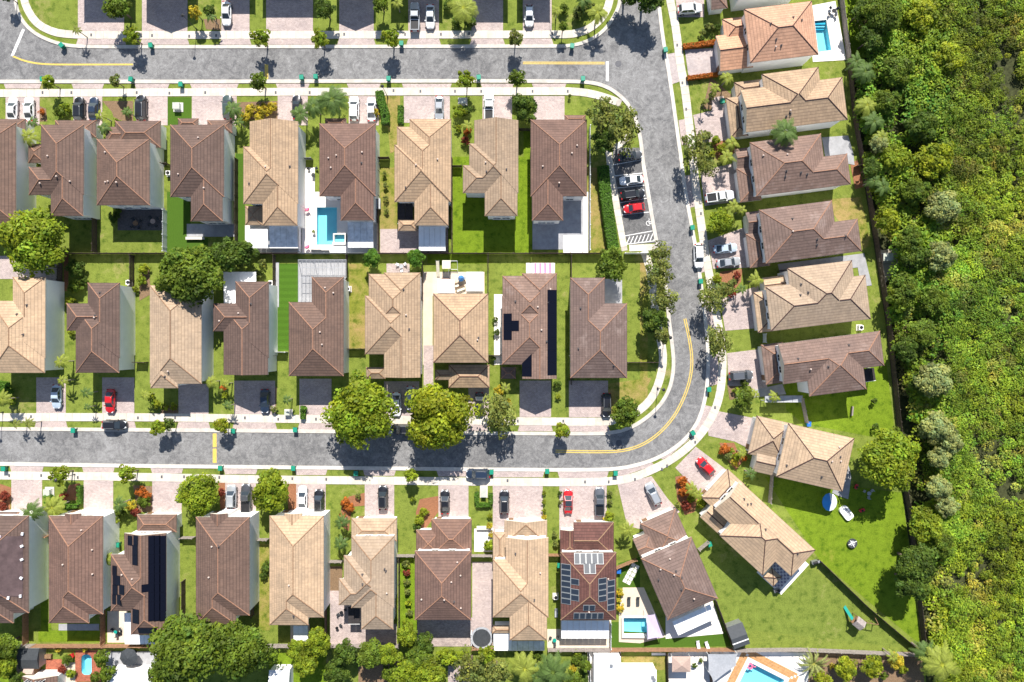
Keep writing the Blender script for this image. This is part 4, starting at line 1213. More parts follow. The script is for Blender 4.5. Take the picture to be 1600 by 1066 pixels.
def make_car(kind, color, glassroof=False):
    K = KINDS[kind]; L, Wd, belt, top = K['L'], K['W'], K['belt'], K['top']
    root = bpy.data.objects.new('parked_car' if kind != 'pickup' else 'pickup_truck', None); COL.objects.link(root)
    p = PM[color]
    mb = MB()
    def ring(l, w, z, drop=0.0, n=4.6):
        return [(x, y, z - drop * max(0, (x / (L / 2))) ** 2 - drop * .45 * max(0, -(x / (L / 2))) ** 3) for x, y in sup(l, w, n)]
    bt = belt - 0.02
    rings = [ring(L - .35, Wd - .25, .22), ring(L - .06, Wd - .06, .38), ring(L, Wd, .58), ring(L - .05, Wd - .03, bt - .18, .1), ring(L - .22, Wd - .14, bt - .04, .16), ring(L - .5, Wd - .34, bt + .015, .14)]
    if kind == 'pickup':
        mb.rings(rings, captop=True)
    else: mb.rings(rings)
    mb.obj('body', p, root, smooth=True)
    (a0, a1), (b0, b1) = K['a'], K['b']
    wb, wt = (Wd - .20) / 2, (Wd - .56) / 2
    zb = belt - 0.10
    A = [(a0, -wb, zb), (a1, -wb, zb - .03), (a1, wb, zb - .03), (a0, wb, zb)]
    B = [(b0, -wt, top), (b1, -wt, top - .02), (b1, wt, top - .02), (b0, wt, top)]
    cab = MB(); cab.hexa(A, B)
    # crowned roof skin
    sk = MB()
    R0 = [(x * (b1 - b0) * .98 + (b0 + b1) / 2, y * wt * 1.96, top - .01) for x, y in sup(1, 1, 7, 20)]
    R1 = [(x * (b1 - b0) * .86 + (b0 + b1) / 2, y * wt * 1.7, top + .05) for x, y in sup(1, 1, 6, 20)]
    sk.rings([R0, R1], capbot=False)
    cab.obj('cabin_frame', p, root)
    sk.obj('roof_panel', M['glass'] if glassroof else p, root, smooth=False)
    Av, Bv = [Vector(q) for q in A], [Vector(q) for q in B]
    def pane(name, i, j, m0=.07, m1=.93, l0=.12, l1=.93, split=0):
        a, b, c, d = Av[i], Av[j], Bv[j], Bv[i]
        n = (b - a).cross(d - a).normalized() * 0.018
        q = []
        for (u, v) in ((m0, l0), (m1, l0), (m1, l1), (m0, l1)):
            lo = a.lerp(b, u); hi = d.lerp(c, u); q.append(lo.lerp(hi, v) + n)
        g = MB()
        if split:
            for u0, u1 in ((0, .47), (.53, 1)):
                g.quad([q[0].lerp(q[1], u0), q[0].lerp(q[1], u1), q[3].lerp(q[2], u1), q[3].lerp(q[2], u0)])
        else: g.quad(q)
        g.obj(name, M['glass'], root)
    pane('windshield', 1, 2); pane('rear_window', 3, 0); pane('side_window', 0, 1, .08, .9, .2, .9, 1); pane('side_window', 2, 3, .1, .92, .2, .9, 1)
    tr = 0.33 if kind in ('sedan', 'hatch') else 0.38
    ty = MB(); ty.tube((0, -.11, 0), (0, .11, 0), tr, tr, 14); tm_ = ty.mesh('tyre', M['rubber'])
    rm = MB(); rm.tube((0, -.118, 0), (0, .118, 0), tr * .62, tr * .62, 10); rmm = rm.mesh('rim', M['rim'])
    for sx in (-1, 1):
        for sy in (-1, 1):
            w = link('wheel', tm_, root, (sx * L * .30, sy * (Wd / 2 - .10), tr)); link('rim', rmm, w)
    for sy in (-1, 1):
        hl = MB(); hl.hexa([(L/2 - .42, sy * (Wd/2 - .42) - .17, .60), (L/2 - .03, sy * (Wd/2 - .48) - .14, .60), (L/2 - .03, sy * (Wd/2 - .48) + .14, .60), (L/2 - .34, sy * (Wd/2 - .3) + .14, .60)],
                           [(L/2 - .52, sy * (Wd/2 - .40) - .15, bt - .085), (L/2 - .10, sy * (Wd/2 - .48) - .14, bt - .15), (L/2 - .10, sy * (Wd/2 - .48) + .14, bt - .15), (L/2 - .42, sy * (Wd/2 - .33) + .12, bt - .105)])
        hl.obj('headlight', M['lamp_glass'], root)
        tl = MB(); tl.box(-L/2 + .02, sy * (Wd/2 - .38) - .17, .62, -L/2 + .22, sy * (Wd/2 - .38) + .17, bt - .055); tl.obj('taillight', M['tail'], root)
        mi = MB(); mi.box(a1 - .42, sy * (Wd/2 + .02) - .11, belt - .02, a1 - .24, sy * (Wd/2 + .02) + .11, belt + .14); mi.obj('side_mirror', p, root)
    if kind == 'pickup':
        bd = MB(); x0, x1, y = -L/2 + .18, -.72, Wd/2 - .13
        z0, z1 = bt + .03, bt + .17
        bd.box(x0, -y, z0 - .06, x1, -y + .1, z1); bd.box(x0, y - .1, z0 - .06, x1, y, z1); bd.box(x0, -y + .101, z0 - .06, x0 + .1, y - .101, z1); bd.box(x1 - .08, -y + .101, z0 - .06, x1, y - .101, z1)
        bd.obj('bed_rail', p, root)
        fl = MB(); fl.box(x0 + .11, -y + .11, z0 - .05, x1 - .09, y - .11, z0 + .01); fl.obj('bed_floor', M['black'], root)
    if kind in ('suv', 'van'):
        for sy in (-1, 1):
            rl = MB(); rl.box(b0 + .15, sy * wt * .92 - .025, top + .02, b1 - .1, sy * wt * .92 + .025, top + .09); rl.obj('roof_rail', M['metal'] if color != 'white' else M['white_trim'], root)
    return root

def car(px, py, ang, kind, color, label=None, glassroof=False, auto=True, cat=None):
    """centre of the roof as the photo shows it; ang = heading in degrees, 0 right, 90 up"""
    key = (kind, color, glassroof)
    if key not in _cars:
        o = make_car(kind, color, glassroof); _cars[key] = o
    else: o = copy_tree(_cars[key])
    p = W(px, py, 1.0)
    # stand on whatever slab is there
    o.location = (p.x, p.y, 0.055 if kind != 'x' else 0)
    o.rotation_euler = (0, 0, math.radians(ang))
    cname = {'sedan': 'sedan', 'suv': 'SUV', 'hatch': 'hatchback', 'van': 'minivan', 'pickup': 'pickup truck'}[kind]
    tag(o, label or '%s %s' % ({'paleblue': 'pale blue', 'darkgrey': 'dark grey'}.get(color, color), cname), cat or ('truck' if kind == 'pickup' else 'car'), 'vehicles parked on the estate')
    THINGS.append((o, auto))
    return o

car(18, 170, 88, 'sedan', 'white', auto=True); car(44, 170, 92, 'sedan', 'white')
car(123, 170, 90, 'suv', 'black'); car(145, 170, 88, 'sedan', 'navy')
car(220, 168, 90, 'van', 'black', 'black minivan with a white roof stripe'); car(355, 167, 92, 'suv', 'green', 'dark green SUV half under a palm')
car(463, 167, 90, 'sedan', 'black', 'black sedan half hidden by palms'); car(553, 169, 90, 'suv', 'white'); car(580, 170, 91, 'sedan', 'white', glassroof=False)
car(686, 168, -90, 'sedan', 'silver', 'silver sedan alone'); car(764, 166, 90, 'pickup', 'white', 'white pickup truck')
car(353, 20, -90, 'sedan', 'white', 'white sedan at the top edge'); car(648, 26, 90, 'pickup', 'silver', 'silver pickup truck at the top edge beside a white sedan'); car(672, 25, -90, 'sedan', 'white', 'white sedan at the top edge, right of a pickup')
car(827, 24, -90, 'hatch', 'white', 'white hatchback at the top edge')
car(1078, 13, 5, 'suv', 'white', 'white SUV in the driveway at the top right, beside the street')
car(985, 243, 8, 'sedan', 'darkgrey', 'dark car in the tree shade, topmost of the parking bays', auto=False)
car(987, 281, 186, 'sedan', 'white', 'white sedan in the marked parking bays, above the black one', auto=False)
car(989, 304, 8, 'suv', 'black', 'black SUV in the marked parking bays between white and red', auto=False)
car(991, 325, 188, 'hatch', 'red', 'bright red hatchback in the marked parking bays', auto=False)
car(1125, 307, 8, 'pickup', 'white', 'white pickup truck with a black bed')
car(1134, 388, 5, 'sedan', 'paleblue', 'silver blue sedan, upper of two side by side'); car(1139, 410, 8, 'sedan', 'silver', 'silver sedan, lower of two side by side')
car(1092, 400, -88, 'suv', 'white', 'white SUV parked along the kerb of the side street', auto=False)
car(1158, 587, 4, 'suv', 'grey', 'grey SUV with a pale roof')
car(87, 620, -90, 'sedan', 'paleblue', 'pale blue white sedan'); car(171, 627, -92, 'sedan', 'red')
car(178, 664, 0, 'suv', 'black', 'black SUV parked across the apron')
car(413, 627, -90, 'sedan', 'navy', 'dark navy sedan in the house shade'); car(619, 632, -90, 'sedan', 'white', 'white sedan between the two big street trees'); car(641, 622, -90, 'sedan', 'silver', 'silver sedan half under a tree crown')
car(749, 632, -90, 'sedan', 'black', 'black sedan in deep shade under a tree'); car(948, 633, -90, 'suv', 'black', 'black SUV in the house shade'); 
car(629, 671, 180, 'suv', 'black', 'black SUV in the shade on the kerb between the two big trees')
car(747, 741, 180, 'suv', 'navy', 'dark SUV parked across the walk below the street')
car(361, 777, 90, 'suv', 'silver', 'silver SUV with a sunroof, left of two'); car(384, 779, 90, 'pickup', 'darkgrey', 'dark grey pickup truck, right of two')
car(472, 779, 90, 'sedan', 'white', 'white sedan left of a black car'); car(498, 784, 90, 'suv', 'black', 'black SUV right of a white sedan')
car(598, 778, 90, 'suv', 'black', 'black SUV alone'); car(695, 785, 90, 'sedan', 'black', 'black sedan alone'); car(788, 785, 90, 'suv', 'black', 'black SUV parked nose up')
car(888, 784, 90, 'sedan', 'red', 'dark red sedan with a black roof', glassroof=True); car(937, 784, 90, 'pickup', 'grey', 'grey pickup truck beside a red car')
car(1021, 772, 116, 'suv', 'silver', 'silver grey SUV with a pale roof, parked at a slant')
car(1103, 729, 135, 'hatch', 'red', 'bright red hatchback parked diagonally')

# ------------------------------------------------------------------ wheelie bins
_bin = None
def bin_(px, py, rz=0, blue=False, label=None, auto=True):
    global _bin
    p = W(px, py, 1.0)
    o = thing('wheelie_bin', (p.x, p.y, 0.05 if auto else 0.02), label or ('blue lidded wheelie bin' if blue else 'green wheelie bin'), 'bin', 'wheelie bins put out by the kerb', math.radians(rz), auto=auto)
    if _bin is None:
        b = MB(); b.hexa([(-.28, -.3, .08), (.28, -.3, .08), (.28, .3, .08), (-.28, .3, .08)], [(-.37, -.42, 1.0), (.37, -.42, 1.0), (.37, .42, 1.0), (-.37, .42, 1.0)])
        l = MB(); l.hexa([(-.42, -.48, 1.0), (.42, -.48, 1.0), (.42, .50, 1.0), (-.42, .50, 1.0)], [(-.36, -.40, 1.12), (.36, -.40, 1.12), (.40, .48, 1.09), (-.40, .48, 1.09)])
        w = MB(); w.tube((-.36, .3, .15), (-.28, .3, .15), .15, .15, 10); w.tube((.28, .3, .15), (.36, .3, .15), .15, .15, 10)
        h_ = MB(); h_.tube((-.3, .56, .98), (.3, .56, .98), .03, .03, 6); h_.box(-.3, .49, .95, -.26, .57, 1.0); h_.box(.26, .49, .95, .3, .57, 1.0)
        _bin = (b.mesh('bin_body', M['bin_green']), l.mesh('bin_lid', M['bin_lid']), w.mesh('bin_wheel', M['black']), h_.mesh('bin_handle', M['black']), l.mesh('bin_lid_blue', M['bin_blue']))
    link('bin_body', _bin[0], o); link('lid', _bin[4] if blue else _bin[1], o); link('wheels', _bin[2], o); link('handle', _bin[3], o)
    return o
for x, y, rz in ((96, 71, 40), (235, 71, 5), (66, 124, 0), (204, 124, -8), (282, 132, 0), (471, 121, 4), (493, 120, 0), (607, 123, 0), (748, 121, 5), (627, 68, 0), (894, 72, -10), (911, 123, 0), (1040, 78, 10),
                 (1082, 356, 5), (1095, 440, 0), (114, 673, 0), (5, 733, 0), (344, 732, 0), (461, 672, 0), (458, 732, 0), (556, 740, 0), (768, 738, 0), (855, 737, 0), (962, 740, 0), (1108, 609, 0), (1083, 677, 30), (364, 674, 0), (1129, 158, 0)):
    bin_(x, y, rz)
bin_(183, 852, 0, label='green wheelie bin behind the fence beside the black solar roof', auto=False)
bin_(1109, 851, 20, label='green wheelie bin on the grass beside the diagonal tan house', auto=False)
bin_(874, 884, 0, label='teal wheelie bin squeezed beside the maroon roof', auto=False)
bin_(967, 893, 0, True, label='blue lidded wheelie bin between the maroon roof and the turned house', auto=False)
bin_(1264, 663, 0, True, label='blue lidded wheelie bin above the tilted tan house roof', auto=False)

# ------------------------------------------------------------------ street lamps, lids, utility boxes
def lamp(px, py, label, arm=(0, 1)):
    p = G(px, py)
    o = thing('street_lamp', (p.x, p.y, 0), label, 'street lamp', 'street lamps', auto=False)
    mb = MB(); mb.tube((0, 0, 0), (0, 0, .5), .13, .11, 8); mb.tube((0, 0, .5), (0, 0, 5.4), .065, .045, 8); mb.obj('pole', M['bronze'], o)
    mb = MB(); mb.tube((0, 0, 5.4), (0, 0, 5.75), .14, .30, 8); mb.tube((0, 0, 5.75), (0, 0, 5.95), .34, .05, 8); mb.obj('lamp_head', M['bronze'], o)
lamp(307.5, 46, 'slim dark street lamp on the verge of the top road'); lamp(606, 152, 'slim dark street lamp beside the clipped hedge of the upper row')
lamp(5, 644, 'slim dark street lamp at the left edge of the lower road'); lamp(1037, 528, 'slim dark street lamp on the inside of the bend')
lamp(1027, 606, 'slim dark street lamp on the curved corner walk'); lamp(117.5, 741, 'slim dark street lamp on the lower pavement at the left')

_mc = None
def lid(px, py, rz=0):
    global _mc
    if _mc is None:
        mb = MB(); mb.box(-.17, -.28, 0, .17, .28, .02); mb.box(-.12, -.22, .02, .12, .22, .026); _mc = mb.mesh('meter_lid', M['cover'])
    p = G(px, py)
    o = link('meter_lid', _mc, None, (p.x, p.y, 0.098), math.radians(rz))
    tag(o, 'dark meter lid', 'utility cover', 'meter lids in the pavements')
    THINGS.append((o, True))
for x, y in ((143, 55), (238, 56), (296, 57), (338, 56), (538, 54), (633, 54), (689, 54), (733, 53), (863, 53), (67, 145), (112, 145), (214, 145), (265, 146), (321, 145), (431, 145), (484, 145), (657, 143), (711, 143), (752, 143), (832, 143), (887, 143),
             (1058, 71), (1066, 130), (1072, 171), (1095, 334), (49, 651), (216, 653), (274, 653), (383, 653), (435, 655), (494, 655), (809, 658), (880, 658), (15, 743), (65, 743), (122, 746), (253, 745), (288, 745), (343, 746), (457, 748), (510, 749), (571, 749),
             (793, 751), (914, 753), (951, 753), (992, 749), (1034, 733), (1042, 728), (1086, 691), (1117, 637), (1028, 608)):
    lid(x, y)
lid(615, 142); 
for x, y in ((966, 100), (967, 652 + 40)):
    mb = MB(); mb.tube((0, 0, 0), (0, 0, .015), .62, .62, 20); mb.tube((0, 0, .015), (0, 0, .02), .5, .5, 20)
    p = G(x, y); o = mb.obj('manhole_cover', M['cover'], None, loc=(p.x, p.y, 0.022))
    tag(o, 'dark round manhole cover in the asphalt ' + ('at the top junction' if y < 200 else 'of the bend'), 'manhole cover')

def box_thing(name, px, py, w, d, h, mat, label, cat, rz=0, extra=None, z=0.02, auto=False, group=None):
    p = G(px, py)
    o = thing(name, (p.x, p.y, z), label, cat, group, math.radians(rz), auto=auto)
    mb = MB(); mb.hexa([(-w/2, -d/2, 0), (w/2, -d/2, 0), (w/2, d/2, 0), (-w/2, d/2, 0)], [(-w/2 + .04, -d/2 + .04, h), (w/2 - .04, -d/2 + .04, h), (w/2 - .04, d/2 - .04, h), (-w/2 + .04, d/2 - .04, h)])
    mb.obj('cabinet', M[mat], o)
    if extra: extra(o, w, d, h)
    return o
def plinth(o, w, d, h):
    mb = MB(); mb.box(-w/2 - .3, -d/2 - .3, 0.0, w/2 + .3, d/2 + .3, .1); mb.obj('plinth', M['pad'], o)
    mb = MB(); mb.box(-w/2 - .02, -d/2 - .02, h + .003, w/2 + .02, d/2 + .02, h + .07); mb.obj('lid', M['trans_box'], o)
box_thing('transformer_box', 279, 168, 1.3, 1.2, 1.0, 'white_trim', 'white transformer box on the bright turf strip', 'utility box', extra=plinth)
box_thing('transformer_box', 78, 768, 1.2, 1.2, 1.0, 'white_trim', 'white transformer box on the lower left verge planting', 'utility box', extra=plinth)
box_thing('transformer_box', 723, 160, 1.2, 1.1, 0.9, 'trans_box', 'pale green transformer box in the front garden of the narrow tan house', 'utility box', extra=plinth)
box_thing('transformer_box', 451, 645, 1.0, .8, 0.9, 'white_trim', 'white transformer box on the grass above the lower pavement', 'utility box', extra=plinth)
box_thing('transformer_box', 756, 768, .9, 1.8, 1.0, 'white_trim', 'narrow white transformer box inside the square hedge', 'utility box', extra=plinth)
box_thing('transformer_box', 1383, 403, 1.9, 1.4, 1.1, 'pad', 'pale pump box with two round lids in the clearing beyond the fence', 'utility box', rz=0, extra=plinth)

# air conditioners beside the houses
def ac(px, py):
    p = G(px, py)
    o = thing('air_conditioner', (p.x, p.y, 0.02), 'grey box air conditioner with a round fan', 'air conditioner', 'air conditioning units', auto=True)
    mb = MB(); mb.box(-.6, -.6, 0, .6, .6, .12); mb.obj('plinth', M['pad'], o)
    mb = MB(); mb.box(-.42, -.42, .12, .42, .42, .95); mb.obj('casing', M['white_trim'], o)
    mb = MB(); mb.tube((0, 0, .95), (0, 0, 1.0), .33, .33, 14); mb.obj('fan', M['black'], o)
for x, y in ((93, 448), (204, 442), (425, 443), (868, 931), (545, 452), (1342, 512), (266, 272), (1268, 196)): ac(x, y)

# ------------------------------------------------------------------ pools
def pool(key, label, z0=-1.2, water=-0.10, deep=True, coping=0.35, mat='coping'):
    pts = POOLS[key]
    cx = sum(p[0] for p in pts) / len(pts); cy = sum(p[1] for p in pts) / len(pts)
    o = thing('swimming_pool', G(cx, cy, 0), label, 'pool', auto=False)
    P = [G(*p) - G(cx, cy) for p in pts]
    mb = MB()
    for i in range(len(P)):
        a, b = P[i], P[(i + 1) % len(P)]
        mb.quad([(a.x, a.y, z0), (b.x, b.y, z0), (b.x, b.y, 0.1), (a.x, a.y, 0.1)])
    mb.quad([(p.x, p.y, z0) for p in P])
    mb.obj('basin', M['pool'], o)
    mb = MB(); mb.quad([(p.x, p.y, water) for p in P]); mb.obj('water', M['water'], o)
    area = sum(P[i].x * P[(i+1) % len(P)].y - P[(i+1) % len(P)].x * P[i].y for i in range(len(P)))
    s = -1 if area > 0 else 1
    mb = MB(); n = len(P)
    def off(i, d):
        a, b, c = P[i - 1], P[i], P[(i + 1) % n]
        t1 = (b - a).normalized(); t2 = (c - b).normalized()
        n1 = Vector((-t1.y, t1.x, 0)) * s; n2 = Vector((-t2.y, t2.x, 0)) * s
        m = (n1 + n2); m = m / max(.3, m.dot(n1)); return b + m * d
    for i in range(n):
        j = (i + 1) % n
        a0, a1, b0, b1 = off(i, -0.04), off(i, coping), off(j, -0.04), off(j, coping)
        Z = 0.125
        mb.quad([(a0.x, a0.y, Z), (b0.x, b0.y, Z), (b1.x, b1.y, Z), (a1.x, a1.y, Z)])
        mb.quad([(a0.x, a0.y, Z - .14), (b0.x, b0.y, Z - .14), (b0.x, b0.y, Z), (a0.x, a0.y, Z)])
        mb.quad([(a1.x, a1.y, Z), (b1.x, b1.y, Z), (b1.x, b1.y, Z - .12), (a1.x, a1.y, Z - .12)])
    mb.obj('coping', M[mat], o)
    return o
po = pool('A5', 'turquoise L shaped swimming pool with a square spa behind the upper row')
c = G(sum(p[0] for p in POOLS['A5']) / 8, sum(p[1] for p in POOLS['A5']) / 8)
def loc_box(o, px0, py0, px1, py1, z0, z1, name, mat):
    a, b = G(px0, py1), G(px1, py0); mb = MB(); l = o.location
    mb.box(a.x - l.x, a.y - l.y, z0, b.x - l.x, b.y - l.y, z1); return mb.obj(name, M[mat], o)
for q in ((521, 365, 541, 367), (521, 380, 541, 383), (521, 367, 523, 380), (539, 367, 541, 380)):
    loc_box(po, *q, -0.9, 0.3, 'spa_wall', 'coping')
loc_box(po, 523, 367.1, 539, 379.9, -1.1, -0.5, 'spa_bench', 'pool'); loc_box(po, 527, 342, 530, 362, -1.15, -.4, 'step', 'pool_deep')
po = pool('C0', 'turquoise rectangular pool beside the salmon roofed house')
for k in range(3): loc_box(po, 1273 + k * .5, 34.5 + k * 3.2, 1290.5, 37.5 + k * 3.2, -1.15, -.25 - .25 * k, 'step', 'pool' if k % 2 else 'pool_deep')
po = pool('D10', 'small rectangular pool beside the lilac shade sail')
loc_box(po, 975, 965.5, 1009, 968, -1.15, -.35, 'step', 'pool_deep')
po = pool('E1', 'small oval pool in red brick paving at the bottom left', mat='brick', coping=.5)
po = pool('E2', 'tilted pool with a white rim in an orange wooden deck at the bottom edge', coping=.6)
# ------------------------------------------------------------------ foliage
def leaf_mesh(name, C, Nn, size, tint, mats, aspect=1.7, mat_idx=None):
    """one mesh of leaf quads: centres, normals, sizes, tints (numpy)"""
    n = len(C)
    Nn = Nn / np.linalg.norm(Nn, axis=1, keepdims=True)
    r = np.random.normal(size=(n, 3)); u = np.cross(Nn, r); u /= np.linalg.norm(u, axis=1, keepdims=True) + 1e-9
    v = np.cross(Nn, u)
    L = (size * aspect / 2)[:, None]; Wd = (size / 2)[:, None]
    bend = Nn * (size * 0.22)[:, None]
    V = np.stack([C - u * L - bend, C - v * Wd, C + u * L - bend, C + v * Wd], axis=1).reshape(-1, 3)
    me = bpy.data.meshes.new(name)
    me.vertices.add(n * 4); me.vertices.foreach_set('co', V.astype(np.float32).ravel())
    me.loops.add(n * 4); me.loops.foreach_set('vertex_index', np.arange(n * 4, dtype=np.int32))
    me.polygons.add(n); me.polygons.foreach_set('loop_start', np.arange(0, n * 4, 4, dtype=np.int32))
    me.polygons.foreach_set('loop_total', np.full(n, 4, dtype=np.int32))
    at = me.color_attributes.new('tint', 'FLOAT_COLOR', 'POINT')
    T = np.ones((n, 4), dtype=np.float32); T[:, :3] = tint
    at.data.foreach_set('color', np.repeat(T, 4, axis=0).ravel())
    for m in (mats if isinstance(mats, list) else [mats]): me.materials.append(m)
    me.update()
    return me

def blob_leaves(rs, centre, radius, n, leaf, squash=0.8, up=0.35, bright=1.0, yellow=0.0):
    d = rs.normal(size=(n, 3)); d /= np.linalg.norm(d, axis=1, keepdims=True)
    d[:, 2] = np.where(d[:, 2] < -0.2, -d[:, 2], d[:, 2])
    rad = radius * (0.62 + 0.42 * rs.rand(n) ** 0.6)
    C = centre + d * rad[:, None] * np.array([1, 1, squash])
    N = d * 0.75 + rs.normal(size=(n, 3)) * 0.38 + np.array([0, 0.12, up])
    s = leaf * (0.6 + 0.9 * rs.rand(n) ** 2)
    b = bright * (0.74 + 0.52 * rs.rand(n))
    y = yellow + 0.10 * rs.normal(size=n)
    T = np.stack([b * (1 + y * 1.0), b * (1 + y * .35), b * (1 - y * .6)], axis=1)
    return C, N, s, np.clip(T, 0.05, 3)

def crown(name, R, nclump, nleaf, leaf, mat, seed, squash=0.75, contrast=0.22, yell=0.12, core=0.55, ragged=0.0):
    rs = np.random.RandomState(seed)
    out = []
    ph = rs.rand(4) * 6.28
    def lobe(a): return 1 + .13 * math.sin(3 * a + ph[0]) + .11 * math.sin(5 * a + ph[1]) + .08 * math.sin(8 * a + ph[2])
    # golden spiral directions keep the crown closed yet uneven
    for i in range(nclump):
        z = 1 - 1.25 * (i + 0.5) / nclump
        a = i * 2.39996 + rs.rand() * 0.7
        q = math.sqrt(max(0, 1 - z * z))
        d = np.array([q * math.cos(a), q * math.sin(a), z])
        rr = R * (core + (0.86 - core) * rs.rand() + ragged * (rs.rand() - .5)) * (lobe(a) if q > .35 else 1)
        c = d * rr * np.array([1, 1, squash])
        cr = R * (0.25 + 0.16 * rs.rand())
        out.append(blob_leaves(rs, c, cr, nleaf, leaf, 0.8, 0.35, 1 + contrast * rs.normal(), yell * rs.normal()))
    C, N, s, T = (np.concatenate([o[k] for o in out]) for k in range(4))
    return leaf_mesh(name, C, N, s, T, mat)

LM = {
    'green': leaf_mat('leaf_green', (0.120, 0.175, 0.018)),
    'bright': leaf_mat('leaf_bright_green', (0.205, 0.265, 0.018)),
    'dark': leaf_mat('leaf_dark_green', (0.085, 0.135, 0.018)),
    'yellow': leaf_mat('leaf_yellow_green', (0.245, 0.285, 0.018)),
    'olive': leaf_mat('leaf_olive', (0.175, 0.200, 0.045)),
    'silver': leaf_mat('leaf_silver_green', (0.290, 0.320, 0.110)),
    'gold': leaf_mat('leaf_gold', (0.460, 0.380, 0.035)),
    'orange': leaf_mat('leaf_orange', (0.420, 0.130, 0.022)),
    'red': leaf_mat('leaf_red', (0.230, 0.050, 0.030)),
    'grass': leaf_mat('reed_grass', (0.300, 0.270, 0.120)),
    'palm': leaf_mat('palm_green', (0.100, 0.160, 0.040)),
    'palmy': leaf_mat('palm_yellow_green', (0.260, 0.300, 0.050)),
    'hedge': leaf_mat('hedge_green', (0.090, 0.190, 0.020)),
    'wild': leaf_mat('thicket_leaf', (0.240, 0.300, 0.022)),
}
SIZES = {'big': (6.0, 105, 95, 0.46, 0.62), 'mid': (3.4, 46, 80, 0.38, 0.8), 'airy': (3.4, 30, 46, 0.36, 0.8), 'small': (1.6, 22, 46, 0.26, 0.9), 'tiny': (0.9, 11, 36, 0.19, 0.85)}
_crowns = {}
def get_crown(size, col, var):
    key = (size, col, var)
    if key not in _crowns:
        R, nc, nl, lf, sq = SIZES[size]
        rg = 0.35 if size in ('big', 'mid') else 0.6 if size == 'airy' else 0.2
        _crowns[key] = crown('crown', R, nc, nl, lf, LM[col], (sum(ord(c) * (i + 1) for i, c in enumerate(size + col)) + var * 131) % 99991, sq, 0.24, 0.08, ragged=rg)
    return _crowns[key], SIZES[size][0]
_trunks = {}
def trunk_mesh(kind='trunk'):
    if kind not in _trunks:
        mb = MB()
        if kind == 'trunk':
            mb.tube((0, 0, 0), (.03, .02, .5), .085, .06, 8); mb.tube((.03, .02, .5), (0, 0, 1), .06, .03, 8)
            for a in range(5):
                t = a * 1.256; mb.tube((.02, .02, .45 + .06 * a), (.42 * math.cos(t), .42 * math.sin(t), .98), .035, .012, 5)
            _trunks[kind] = mb.mesh('trunk', M['trunk'])
        else:
            for i in range(5):
                mb.tube((.01 * i, 0, i * .2), (.01 * (i + 1), 0, (i + 1) * .2), .06 - .006 * i, .052 - .006 * i, 8)
            _trunks[kind] = mb.mesh('trunk', M['palm_trunk'])
    return _trunks[kind]
def tree(px, py, r, col='green', h=None, label=None, size=None, ry=None, squash=1.0, cat='tree', name=None, group=None, auto=True):
    """r: crown radius in photo pixels; (px, py): crown centre as seen"""
    rm = r / S
    if h is None: h = 1.1 * rm + 1.2
    if col == 'olive' and size is None and 1.9 < rm < 4.5 and px < 1330: size = 'airy'
    size = size or ('big' if rm > 3.6 else 'mid' if rm > 1.9 else 'small' if rm > 0.95 else 'tiny')
    me, R = get_crown(size, col, rnd.randrange(3 if size in ('small', 'tiny') else 2))
    p = W(px, py, h)
    k = rm * (CAMH - h) / CAMH / R * 0.91
    nm = name or ('tree' if rm > 1.1 else 'shrub')
    if nm == 'shrub' and cat == 'tree': cat = 'shrub'
    o = thing(nm, (p.x, p.y, 0.02), label or {'green': 'green leafy', 'bright': 'bright green', 'dark': 'dark green', 'yellow': 'yellow green', 'olive': 'olive green', 'silver': 'silvery green', 'gold': 'golden yellow', 'orange': 'orange leaved', 'red': 'dark red leaved', 'hedge': 'clipped green', 'wild': 'wild green'}[col] + ' ' + nm, cat, group or ('trees on the estate' if nm == 'tree' else 'shrubs in the gardens'), auto=auto)
    link('crown', me, o, (0, 0, h), rnd.uniform(0, 6.28), scale=(k, k * ((ry / r) if ry else 1), k * squash))
    if ry: o.children[0].rotation_euler = (0, 0, rnd.choice((0, math.pi)))
    link('trunk', trunk_mesh(), o, (0, 0, 0), rnd.uniform(0, 6.28), scale=(max(1.2, rm * .95),) * 2 + (h,))
    return o

# palms: every frond is a piece of its own
def frond_mesh(seed, mat, L=1.0, droop=0.45, pairs=14, wl=0.34, rise=0.35):
    rs = random.Random(seed); mb = MB(); tint = []
    def pt(t): return Vector((L * t * (1 - .08 * t), 0, rise * L * t - (rise + droop) * L * t * t))
    for i in range(6):
        a, b = pt(i / 6), pt((i + 1) / 6); w = .018 * L * (1 - i / 7)
        mb.quad([a + Vector((0, -w, 0)), b + Vector((0, -w * .8, 0)), b + Vector((0, w * .8, 0)), a + Vector((0, w, 0))]); tint.append((1.5, 1.35, .9))
    for i in range(pairs):
        t = .14 + .86 * i / pairs; p = pt(t); q = pt(min(1, t + .12)) - p; q.normalize()
        ll = wl * L * math.sin(math.pi * min(.96, .18 + .78 * t)) ** .7 * rs.uniform(.85, 1.15)
        for s in (-1, 1):
            side = Vector((0, s, 0)); dirv = (side * .85 + q * .62 + Vector((0, 0, -.12 - .2 * rs.random()))).normalized()
            tip = p + dirv * ll; wv = q * (.075 * L)
            b = rs.uniform(.75, 1.25)
            mb.quad([p - wv * .5, p + wv * .5, tip + wv * .25, tip - wv * .25]); tint.append((b, b, b))
    me = mb.mesh('frond', mat)
    at = me.color_attributes.new('tint', 'FLOAT_COLOR', 'CORNER')
    dat = []
    for p_, t_ in zip(me.polygons, tint): dat += [*t_, 1.0] * p_.loop_total
    at.data.foreach_set('color', dat)
    return me
_fr = {}
